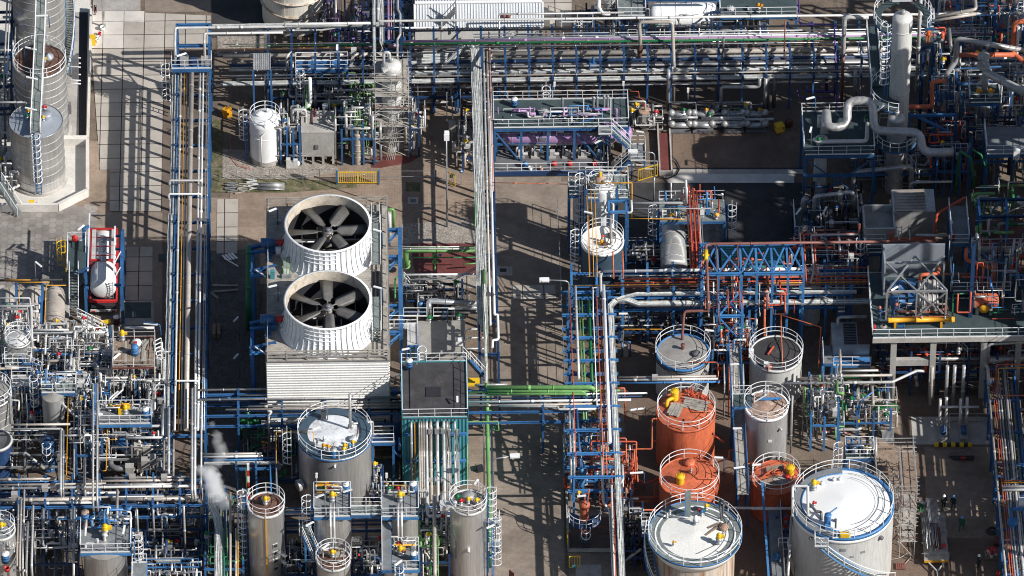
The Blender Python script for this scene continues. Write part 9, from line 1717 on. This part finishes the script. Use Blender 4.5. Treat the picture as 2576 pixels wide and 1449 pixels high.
for k,(x,y0,y1,z_,m,d)in enumerate(((703,0,868,6.4,'pale',.2),(735,0,868,6.4,'pale',.2),(460,340,790,5.9,'pale',.2),(478,350,790,5.9,'grey',.18),(1450,35,790,6.6,'pale',.22),(1472,20,790,6.6,'white',.24),(1275,180,650,5.4,'pale',.24),(1240,290,650,4.6,'grey',.24),(1520,130,740,6.2,'white',.18),(560,130,720,3.6,'grey',.18),(640,560,780,5.6,'pale',.26),(885,800,1000,5.6,'beige',.26),(1310,250,700,4.6,'beige',.2))):
 Pb(f"{CNAME[m]} pipe running forward between the left process units, {ORD[k]} listed from the scaffold deck side"if False else['left pale pipe of the long twin line through the left units','right pale pipe of the long twin line through the left units','pale pipe of the twin line left of the amber pipe','grey pipe of the twin line left of the amber pipe','pale pipe left of the white one at the left pipe bridge end','white pipe crossing the left pipe bridge end','pale hooked pipe beside the left pipe bridge','grey hooked pipe beside the left pipe bridge','slim white pipe right of the left pipe bridge','grey pipe sunk between the left units','stout pale pipe rising from the left edge rack','beige pipe dropping off the left edge rack','beige pipe deep beside the left pipe bridge'][k],m,d,(x,y0,z_),(x-2,y1,z_),('z',z_-1.5),n=8)
Pb('amber pipe through the left units','amber',.1,(515,60,5.),(500,715,5.),(560,716,5.));Pb('amber bent pipe around the blue motor','amber',.08,(895,330,4.4),(810,330,4.4),(800,655,3.6),(770,656,3.6));Pb('second amber pipe around the blue motor','amber',.07,(890,300,4.),(892,420,4.),(800,420,4.))
xx=W(1650,1300,4.5).x;Ca('thick bundle of pale cables with a bend at the bottom edge',.7,W(1590,830,4.6),(1585,905,4.6),(1640,1010,4.6),Va((xx,W(1650,1100,4.6).y,4.6)),('s',11),m='pcb',n=9)
for k,(x,m)in enumerate(((1690,'dgn'),(1715,'green'),(1738,'beige'),(1780,'pale'),(1795,'amber'))):Pb(f"{['dark green','pale green','beige','white','amber'][k]} pipe of the row beside the pale cable bundle",m,.12 if k!=2 else .22,(x,1090 if k!=2 else 820,4.8 if k!=2 else 6),(x,1500,4.6),n=8)
Sb('shaded pipes below the steam beside the cable bundle',1560,960,1840,1500,3.4,36,90,pal=('dgy','navy','grey','dgn'),Fa='blue',Be=3,nb=2)
tL=tank('silvery tank cut by the left edge with a sloping pipe',-70,75,6.6,1.9,0,wall='sclad',roof='greytop',Bf=6,rim='sclad');tM=tank('grey tank under a railed platform in the left units',400,85,5.6,1.,0,wall='dclad',roof='greytop',rail=0,rim=0);plM=Pa('railed platform with vents over the grey tank of the left units',315,-10,572,65,5.9,'grating','nsew',legs=0,gap=1.);Cc(plM,plM['X'][0],plM['X'][1],plM['X'][2],plM['X'][3]+.5,6,7.3,16,('pale','galv','lbl','grey'),random.Random(61),.16)
cl_=Ta('cage_ladder','tall white hooped ladder on a blue rail in the left units','ladder',W(268,240,2));q=W(275,250,1.6);La((q.x,q.y,0),1.6,6.4,R(-100),cl_,sm='blue',m='rail');MB().Bg((q.x+.35,q.y,0),(q.x+.35,q.y,6.4),.16).Ba('post','blue',cl_)
tB=tank('navy painted vessel deep in the shade at the left',358,420,3.6,.62,0,wall='blue',roof='navy',rail=0,rim=0);La((Ra[tB.name].x-.05,Ra[tB.name].y-.9,0),.4,3.8,R(-90),tB,sm='blue')
dish=tank('open dark dished tank at the left edge with a pale rim',-30,425,3.6,1.45,0,wall='navy',roof='dgy',rail=0,rim='pale',cone=-.5)
Pb('sloping grey pipe over the left edge silvery tank','grey',.2,(-20,20,8),(75,80,7.4),(78,300,4.4));Pb('twin beige pipes left of the amber pipe, upper','beige',.22,(85,308,5.6),(530,303,5.6),n=8);Pb('twin beige pipes left of the amber pipe, lower','pale',.2,(85,340,5.4),(470,338,5.4),('z',3));Pb('white pipe with bend at the far left units','pale',.16,(80,120,5.4),(145,125,5.4),(140,200,5.));Pb('grey pipe bending into the shaded pit at the left','grey',.26,(-30,525,2.6),(200,522,2.6),(335,640,1.6),n=10);Pb('pale pipe stepping around the grey tank','pale',.22,(460,90,5),(480,160,5),(570,245,4.5),(700,235,4.5));Pb('pale pipe crossing to the twin line','pale',.2,(470,390,5.2),(700,385,5.2));Pb('grey U pipe beside the twin line','grey',.24,(620,430,3.6),(680,465,3.6),(760,460,3.6));Pb('pale pipe pair bending above the motor, left','pale',.18,(820,150,4.6),(825,110,5.2),(890,55,5.2));Pb('pale pipe pair bending above the motor, right','pale',.18,(840,160,4.6),(845,115,5.2),(925,45,5.2),('n',1))
vp2=valve_platform('small railed platform with blue barrel and yellow box in the left units',750,190,1140,300,5.4,91);Da('blue barrel with white top on the small left platform',1100,245,5.4,'lbl','white',.33,.95);ybx=Ta('yellow_box','yellow instrument box on the small left platform','box',W(912,220,5.4));Bb('body',ybx,W(912,225,5.4),.45,.35,.7,'yellow')
bmt=Ta('blue_motor','tilted blue motor housing among the left units','motor',W(920,480,3));b=MB();p,q=W(885,430,3.6),W(960,480,3.4);b.Bg(p,q,.75,.7);b.Ba('housing','blue',bmt);MB().Bg(p.lerp(q,.45)+Va((0,0,.36)),p.lerp(q,.55)+Va((0,0,.36)),.8,.06).Ba('seam','lbl',bmt);MB().cyl((q.x,q.y,1),.3,2.2,14).Ba('pedestal','grey',bmt)
for k,(x,y)in enumerate(((1045,510),(1110,520),(1100,620),(980,670),(1150,600))):bj=Ta('duct_box',f"square cladding box in the left units, {['upper left','upper right','lower right','lowest','small right'][k]} of the cluster",'cladding box',W(x,y,3));Bb('box',bj,W(x,y,3.2),.75,.6,.9,'blockwall')
bp=MB();t=Ta('black_elbow','thick dark elbow pipe below the blue motor','pipe',W(880,640,1));bp.Tc(Ph((830,580,2.4),(840,620,2.2),(880,640,2.2),(960,625,2.2)),.28,14,bend=.5);bp.Ba('pipe','dgy',t)
PAL=('pale','grey','pale','galv','beige','blue','pale','white','beige')
for k,(x0,y0,x1,y1,zm,n,sd)in enumerate(((600,140,780,700,5.2,62,92),(760,380,1260,720,5.,84,93),(560,60,760,330,6,46,94),(-40,330,450,720,3.2,34,95),(1120,200,1250,700,5.4,40,96),(1160,60,1260,300,6,24,97))):
 Sb(['crowded pipe unit along the twin line of the left units','crowded pipe unit around the blue motor and cladding boxes','crowded pipe unit behind the twin line, far part','dark pipe pit at the left edge below the open dished tank','crowded pipe unit against the left pipe bridge','tall pipe group against the left pipe bridge beside the platform drum'][k],x0,y0,x1,y1,zm,n,sd,pal=PAL if k!=3 else('dgy','grey','navy','black'),Fa='galv'if k%2 else 'blue',Be=7,Vc=6,nb=2,dmax=.26,rails=1,Vd=2 if k in(0,1)else 0)
tP=tank('aluminium tank under the grey valve deck at the bottom left',790,1215,6.2,1.95,0,wall='sclad',roof='greytop',rail=0,rim=0);vdk=Pa('grey valve deck with a yellow headed valve at the bottom left',612,1075,985,1270,6.5,'deck','sew',legs=0,lm='lbl',gap=1.2);X0,Y0,X1,Y1=vdk['X'];Vb(vdk,W(795,1150,6.5),'yellow',1.8);Na(vdk,W(790,1180,6.5),'pale',.3,.8);La((X1+.35,Y0+.5,0),1.,7.4,R(0),vdk,sm='lbl');b=MB();
b.Tc(Ph((650,1085,7),(650,1030,7.6),(640,1150,7.)),.13,8);b.Tc(Ph((645,1240,7),(645,1200,7.4),(735,1205,7.4),(735,1170,8.)),.12,8,bend=.2);b.Ba('deck_pipes','pale',vdk);Cc(vdk,X0+1.,Y1-.6,X1,Y1+.6,6.6,8.4,34,('pale','galv','grey','white','lbl'),random.Random(66),.22);t=Da('blue drum with rust brown open top at the bottom left deck',645,1040,6.6,'lbl','rusttop',.36,1.2);Vb(vdk,W(642,1090,6.6),'red',1);Tb('white upright tube lamp on the bottom left valve deck',935,1100,8,R(80),.9,.4,6.5,pole='galv')
tQ=tank('tank with a railed sloping deck cut by the left edge at the bottom',0,1100,6.4,1.35,0,wall='sclad',roof='deck',rim='pale',kerb=.1);c=Ra[tQ.name];Vb(tQ,W(12,1110,6.7),'yellow',1.3);Cc(tQ,c.x-.8,c.y-1.8,c.x+1.3,c.y-.9,5.,6.4,10,('pale','galv'),random.Random(7),.16)
Da('blue barrel with white lid at the left edge near the bottom',42,1340,4.5,'blue','white',.36,1.);Bd('red bucket at the left edge near the bottom',52,1410,'red',.24,.4,4.3)
for k,(x,m,d)in enumerate(((140,'beige',.2),(160,'beige',.2),(183,'pale',.2),(210,'grey',.2),(250,'pale',.22))):Pb(f"pipe of the far left bundle at the bottom edge, {ORD[k]} from the left",m,d,(x,(850,870,800,1040,920)[k],5.2),(x-12,(1370,1390,1390,1420,1370)[k],4.2),('z',1.5),n=8)
Pb('pale pipe joining the foot of the far left bundle','pale',.22,(90,1360,4),(160,1360,4));Pb('second pale pipe joining the foot of the far left bundle','pale',.22,(100,1405,3.8),(200,1408,3.8));Pb('grey elbow pipe left of the bottom left valve deck','grey',.26,(325,930,4.6),(325,1215,4),(360,1240,3.8),(590,1225,3.8),n=10);Pb('tall grey post pipe left of the valve deck drum','grey',.22,(560,935,5.),(555,1449,4.4),n=8)
for k,x in enumerate((1045,1168,1400)):Pb(f"bare grey vent pipe right of the valve deck, {ORD[k]} from the left",'grey',.2,(x,1210 if k<2 else 1290,1.),('z',5.4 if k<2 else 7.2),n=8)
pl_=Pa('small grey railed deck at the bottom edge right of the valve deck',1000,1350,1105,1500,5.,'deck','nw',brace=0,lm='lbl');fr4=Ta('pipe_manifold','white pipe manifold in blue frame at the bottom edge','manifold',W(1300,1400,2));a=W(1100,1420,3.6);b__=W(1520,1380,3.6);Cc(fr4,a.x,a.y-1.5,b__.x,a.y+.8,2.5,4.6,44,('pale','white','lbl','galv','pale'),random.Random(68),.14);Rb(MB(),[W(1100,1390,4.2),W(1500,1385,4.2)]).Ba('railing','lbl',fr4);tray=Ca('short perforated tray above the white manifold',.3,W(1180,1335,4.4),W(1360,1335,4.4),n=2,rung=.2)
for k,(x0,y0,x1,y1,zm,n,sd)in enumerate(((990,960,1530,1230,4.4,54,98),(270,960,600,1500,4.6,50,99),(960,1250,1540,1449,2.4,30,100),(30,930,330,1300,4.2,30,101))):
 Sb(['dark blue framed pipe pit right of the valve deck','dark pipe pit left of the valve deck','shaded floor pipes behind the white manifold','dim pipes around the far left pipe bundle'][k],x0,y0,x1,y1,zm,n,sd,pal=('dgy','grey','navy','pale','grey'),Fa='navy',Be=4,Vc=4,nb=4,rails=0,dmax=.24)
stw=Ta('timber_stack','brown timber stack deep in the pit left of the valve deck','timber',W(430,1250,0));b=MB()
for i in range(5):b.cb(W(420+i*12,1250+i*18,.2+.25*i),.35,1.6,.2)
b.Ba('timber','wood',stw)
T(1,0)
sdk=Ta('scaffold_deck','plank scaffold deck with a blue barrel beside the left pipe bridge','scaffold',W(1020,1300,0));z=7.;a,b__=W(858,1120,z),W(1165,1330,z);SX0,SX1,SY0,SY1=a.x,b__.x,b__.y,a.y
k=int((SX1-SX0)/.25);rnd=random.Random(21)
for i in range(k):MB().bx(SX0+(SX1-SX0)*i/k+.01,SY0+rnd.uniform(-.15,.1),z-.05,SX0+(SX1-SX0)*(i+1)/k-.01,SY1+rnd.uniform(-.1,.2),z+rnd.uniform(0,.02)).Ba('plank','wood'if rnd.random()<.7 else 'gwd',sdk)
for i,(x,y,L,rz)in enumerate(((1090,1160,2.2,1.),(1130,1150,1.6,1.3),(930,1200,1.8,.2),(1000,1290,2.6,.05),(880,1240,1.,.9),(1060,1310,2.,-.1))):p=W(x,y,z+.03+.03*i);MB().cb(p,L,.24,.05,rz).Ba('loose_plank','white'if i==4 else('wood'if i%2 else 'gwd'),sdk)
for x in(SX0,(SX0+SX1)/2,SX1):
 for y in(SY0,SY1):MB().Tc([(x,y,0),(x,y,z+1.3)],.04,6).Ba('standard','scaf',sdk)
for h in(.5,1.05):
 for p,q in(((SX0,SY0),(SX1,SY0)),((SX0,SY1),(SX1,SY1)),((SX0,SY0),(SX0,SY1)),((SX1,SY0),(SX1,SY1))):MB().Tc([(*p,z+h),(*q,z+h)],.035,5).Ba('guard_rail','scaf',sdk)
for p,q in(((SX0,SY0-.05),(SX1,SY0-.05)),((SX0,SY1+.3),(SX1,SY1+.3))):MB().Bg((*p,z+.1),(*q,z+.1),.04,.2).Ba('toe_board','darkred',sdk)
Da('blue barrel in the middle of the plank scaffold deck',1018,1225,z,'lbl','lbl',.33,1.);yv2=Ta('relief_valve','yellow capped valve at the far edge of the plank scaffold deck','valve',W(920,1115,z));Vb(yv2,W(922,1120,z),'yellow',1.5);bg_b=Ta('sack','white sack heap behind the blue barrel on the scaffold deck','sack',W(1025,1130,z));MB().Lb(W(1030,1140,z),[(.5,0),(.45,.2),(.2,.3),(.001,.33)],8).Ba('sack','white',bg_b);MB().cb(W(1022,1140,z+.25),.3,.2,.15).Ba('red_lid','red',bg_b)
Pb('white pipe along the far edge of the plank scaffold deck','pale',.26,(940,1025,7.2),(1165,1025,7.2),n=10);t=Ta('tube_lamp','white tube lamp on a blue bracket at the scaffold deck corner','lamp',W(1210,1010,8));MB().Tc(Ph((1215,1080,7.),(1205,1000,8.4),(1075,978,8.6)),.06,6,bend=.2).Ba('bracket','blue',t);MB().Bg(W(1085,990,8.4),W(1190,1000,8.4),.2,.1).Ba('housing','white',t)
for k in range(6):Pb(f"bent pale pipe stacked at the right end of the scaffold deck, {ORD[k]} from the top",'pale',.13,(1160+k*6,1330,6.2),(1160+k*6,1130+k*26,7.2),(1215,1100+k*32,7.2),('z',4),Bf=0,n=7)
t8=tank('aluminium tank with a ringed top beside the shaded beige vessels',135,1110,6.,1.18,0,wall='sclad',roof='pale',Bf=5,cone=.5,rim='sclad',kerb=.06);c=Ra[t8.name];
p8=Pa('white railed front deck of the ringed left tank',38,1240,240,1320,4.6,'grating','nsew',legs=1,brace=0,gap=1.)
Pb('grey pipe arching over the left edge and down beside the ringed tank','pale',.26,(-60,862,7.2),(235,860,7.2),(240,1100,6.4),('z',2),n=10);Pb('second pale pipe arching beside it','grey',.2,(-60,885,7.),(210,884,7.),(215,1000,6.6));Pb('white pipe along the shaded vessels','white',.13,(-60,800,5.),(225,800,5.),('z',2));
Ca('perforated grey cable tray curving behind the valve rows',.34,(250,1058,5.6),(560,1058,5.6),(610,1045,5.8),(632,1020,6.),n=4,rung=.25);Ca('second perforated tray below the curving one',.24,(380,1080,5.),(590,1076,5.),n=2,rung=.25);Pb('pale pipe above the curving cable tray','pale',.2,(250,1040,6.2),(520,1040,6.2));Pb('white pipe hoop near the loading stair foot','white',.17,(555,1060,5.2),(560,1015,5.8),(705,1015,5.8),(712,1110,5.2))
st4=Ta('steel_stair','white railed steps sloping right from the loading stair foot','stairs',W(700,1010,1));Sc(W(800,1060,.6),W(600,960,3.6),.8,st4,sm='rail')
for k in range(3):Vb(Ta('gate_valve',['red capped valve on the sloping stair, upper','red capped valve on the sloping stair, lower','red wheel valve over the left manifold'][k],'valve',W((630,735,440)[k],(985,1055,1250)[k],4)),W((630,735,440)[k],(985,1060,1255)[k],3.6 if k<2 else 5.2),'red',.9)
b_=MB();mf=Ta('valve_manifold','grey pipe manifold with a red wheel in front of the ringed tank','manifold',W(440,1320,3));Cc(mf,W(370,1320,3).x,W(370,1320,3).y,W(550,1320,3).x,W(370,1230,3).y,3.2,5.4,40,('grey','pale','blockwall','galv','grey'),random.Random(71),.3);Rb(MB(),[W(380,1170,5.6),W(540,1165,5.6),W(545,1240,5.6)],kick=0).Ba('railing','rail',mf);MB().Bg(W(400,1225,5.),W(585,1225,5.),.14).Ba('beam','lbl',mf);MB().Tc(Ph((585,1225,5.),(580,1449,4.)),.05,6).Ba('amber_pipe','amber',mf)
Da('blue drum with pale lid below the grey manifold',525,1405,4.2,'lbl','grey',.34,1.);bp2=Pa('blue edged pale deck at the far left below the ringed tank',92,1390,235,1470,4.8,'dclad','nsw',legs=1,brace=0,lm='lbl');Vb(Ta('relief_valve','yellow valve between the blue drum and the pale deck','valve',W(345,1420,4)),W(345,1420,4.2),'yellow',1.1)
for k,(x0,y0,x1,y1,zm,n,sd)in enumerate(((240,1160,560,1400,5.4,70,102),(560,1120,850,1460,6.,80,103),(40,1060,420,1240,4.8,40,104),(840,1360,1240,1520,5.6,60,105),(0,900,250,1120,4.2,36,106),(-60,1340,330,1560,5,46,107),(240,1420,700,1600,5.2,56,108))):
 Sb(['crowded pipe unit behind the grey manifold','crowded pipe unit left of the scaffold deck','pipe unit around the ringed left tank','pipes under the front edge of the scaffold deck','dark pipe unit between beige vessels and ringed tank','crowded pipe unit at the far left below the ringed tank','crowded pipe unit below the blue drum of the left units'][k],x0,y0+150,x1,y1+220,zm,n,sd,pal=PAL,Fa='blue'if k%3==0 else 'grey',Be=7,Vc=7,nb=2,dmax=.26,rails=2,Vd=1 if k in(1,6)else 0)
m=bpy.data.materials.new('steam');m.use_nodes=True;n,l=m.node_tree.nodes,m.node_tree.links;n.remove(n['Principled BSDF']);pv=n.new('ShaderNodeVolumePrincipled');pv.inputs['Color'].default_value=(.98,.98,.98,1);pv.inputs['Anisotropy'].default_value=.1
T(2,0)
def plume(key,pts,dens,Lc):
 m=bpy.data.materials.new(key);m.use_nodes=True;n,l=m.node_tree.nodes,m.node_tree.links;n.remove(n['Principled BSDF']);pv=n.new('ShaderNodeVolumePrincipled');pv.inputs['Color'].default_value=(1,1,1,1)
 ge=n.new('ShaderNodeNewGeometry');nz=n.new('ShaderNodeTexNoise');nz.inputs['Scale'].default_value=1.5;nz.inputs['Detail'].default_value=6;nz.inputs['Roughness'].default_value=.65;l.new(ge.outputs['Position'],nz.inputs['Vector']);last=None
 for q,r in pts:
  d=n.new('ShaderNodeVectorMath');d.operation='DISTANCE';l.new(ge.outputs['Position'],d.inputs[0]);d.inputs[1].default_value=q
  f=n.new('ShaderNodeMapRange');f.inputs[1].default_value=0;f.inputs[2].default_value=r;f.inputs[3].default_value=1;f.inputs[4].default_value=0;l.new(d.outputs['Value'],f.inputs[0]);o=f.outputs[0]
  if last:a=n.new('ShaderNodeMath');a.operation='MAXIMUM';l.new(last,a.inputs[0]);l.new(o,a.inputs[1]);o=a.outputs[0]
  last=o
 a=n.new('ShaderNodeMath');a.operation='ADD';l.new(last,a.inputs[0]);l.new(nz.outputs[0],a.inputs[1]);rp=n.new('ShaderNodeMapRange');rp.inputs[1].default_value=.72;rp.inputs[2].default_value=1.35;rp.inputs[3].default_value=0;rp.inputs[4].default_value=dens;l.new(a.outputs[0],rp.inputs[0]);l.new(rp.outputs[0],pv.inputs['Density']);l.new(pv.outputs[0],n['Material Output'].inputs['Volume']);M[key]=m
 b=MB();b.Tc([q for q,r in pts],[r for q,r in pts],16);return b.Ba('steam',key,Lc=Lc,cat='steam',kind='stuff')
def chain(pts,rs):q=Ph(*pts);return[(p,r)for p,r in zip(q,rs)]
plume('steam',chain(((1470,640,6.2),(1525,655,6.3),(1570,675,6.4),(1600,715,6.4),(1615,765,6.2),(1630,815,5.9),(1655,860,5.5),(1690,905,5.2),(1720,945,5)),(.5,.8,1.05,1.2,1.25,1.3,1.25,1.,.5)),2.,'white puff of steam drifting off the left pipe bridge end')
plume('vapour',chain(((1620,640,6.6),(1650,590,7.),(1675,530,7.3),(1668,480,7.5),(1640,430,7.8),(1640,390,8),(1600,300,8.4)),(.6,.8,.9,.9,.8,.7,.5)),.7,'thin wisp of steam rising from the left pipe bridge end')
def shade_tower(Lc,X0,X1,Y0,Y1,levels,cover,seed):  # unseen frames, added out of view to cast shade on the right side
 rnd=random.Random(seed);t=Ta('unseen_shade_tower',Lc,'added shade structure',((X0+X1)/2,(Y0+Y1)/2,0));zt=levels[-1]
 nx,ny=max(1,round((X1-X0)/5)),max(1,round((Y1-Y0)/5));xs=[X0+(X1-X0)*i/nx for i in range(nx+1)];ys=[Y0+(Y1-Y0)*i/ny for i in range(ny+1)]
 for x in xs:
  for y in ys:MB().Ia((x,y,0),(x,y,zt),.35,.35).Ba('column','blue',t)
 for z in levels:
  for x in xs:MB().Ia((x,Y0,z),(x,Y1,z),.25,.35).Ba('beam','blue',t)
  for y in ys:MB().Ia((X0,y,z),(X1,y,z),.25,.35).Ba('beam','blue',t)
  b=MB()
  for i in range(nx*2):
   for j in range(ny*2):
    if rnd.random()<cover:dx,dy=(X1-X0)/nx/2,(Y1-Y0)/ny/2;b.bx(X0+i*dx,Y0+j*dy,z+.18,X0+(i+1)*dx,Y0+(j+1)*dy,z+.25)
  b.Ba('deck','deck',t);Rb(MB(),[(X0,Y0,z+.25),(X0,Y1,z+.25)]).Ba('railing','rail',t)
  for k in range(max(1,int(len(ys)*.8))):
   c=Va((rnd.uniform(X0+1,X1-1),rnd.uniform(Y0+1,Y1-1),z+.3));r=rnd.uniform(.5,1.)
   MB().Lb(c,[(r,0),(r,2.6),(r*.7,3.1),(.001,3.3)],18).Ba('vessel',rnd.choice(('ptk','dclad')),t)
 return t
shade_tower('tall open frame with vessels added past the right edge to cast shade',54,64,-19,-5,(6,11,16,21,26,32),.6,3)
shade_tower('middle open frame added past the right edge for shade beside the tall one',54.5,64,-4.6,10,(6,12,18,23,28),.65,6)
shade_tower('lower open frame added past the right edge for shade by the corner rack',53,60,-46,-14,(6,10,14),.3,4)
shade_tower('open frame added past the right edge for shade behind the upper right pipes',56,64,14,34,(6,12,18),.6,5)
ps=[o for o in COL.objects if o.parent is None and o.get('category')=='pipe'and o.type=='MESH']
def shown(o):
 a=0
 for p in o.data.polygons:
  d=o.matrix_world.translation+p.center-CAM;x,y=d.dot(RIGHT)/d.dot(FWD)*FPX,d.dot(UP)/d.dot(FWD)*FPX
  if abs(x)<3864 and abs(y)<2173 and p.normal.dot(FWD)<0:a-=p.area*p.normal.dot(FWD)
 return a
bpy.context.view_layer.update()
ps.sort(key=shown,reverse=True);keep=[o for o in ps[300:]];b=MB();ms=[]
for o in keep:
 k=o.data.materials[0].name;ms+=[k]if k not in ms else[];n0=len(b.v);b.cur=ms.index(k);b.v+=[o.matrix_world.translation+v.co for v in o.data.vertices]
 for p in o.data.polygons:b.face([n0+i for i in p.vertices],p.use_smooth)
 bpy.data.objects.remove(o)
b.Ba('pipework',ms,Lc='scattered slim pipes that thread between the larger runs',cat='pipework',kind='stuff')
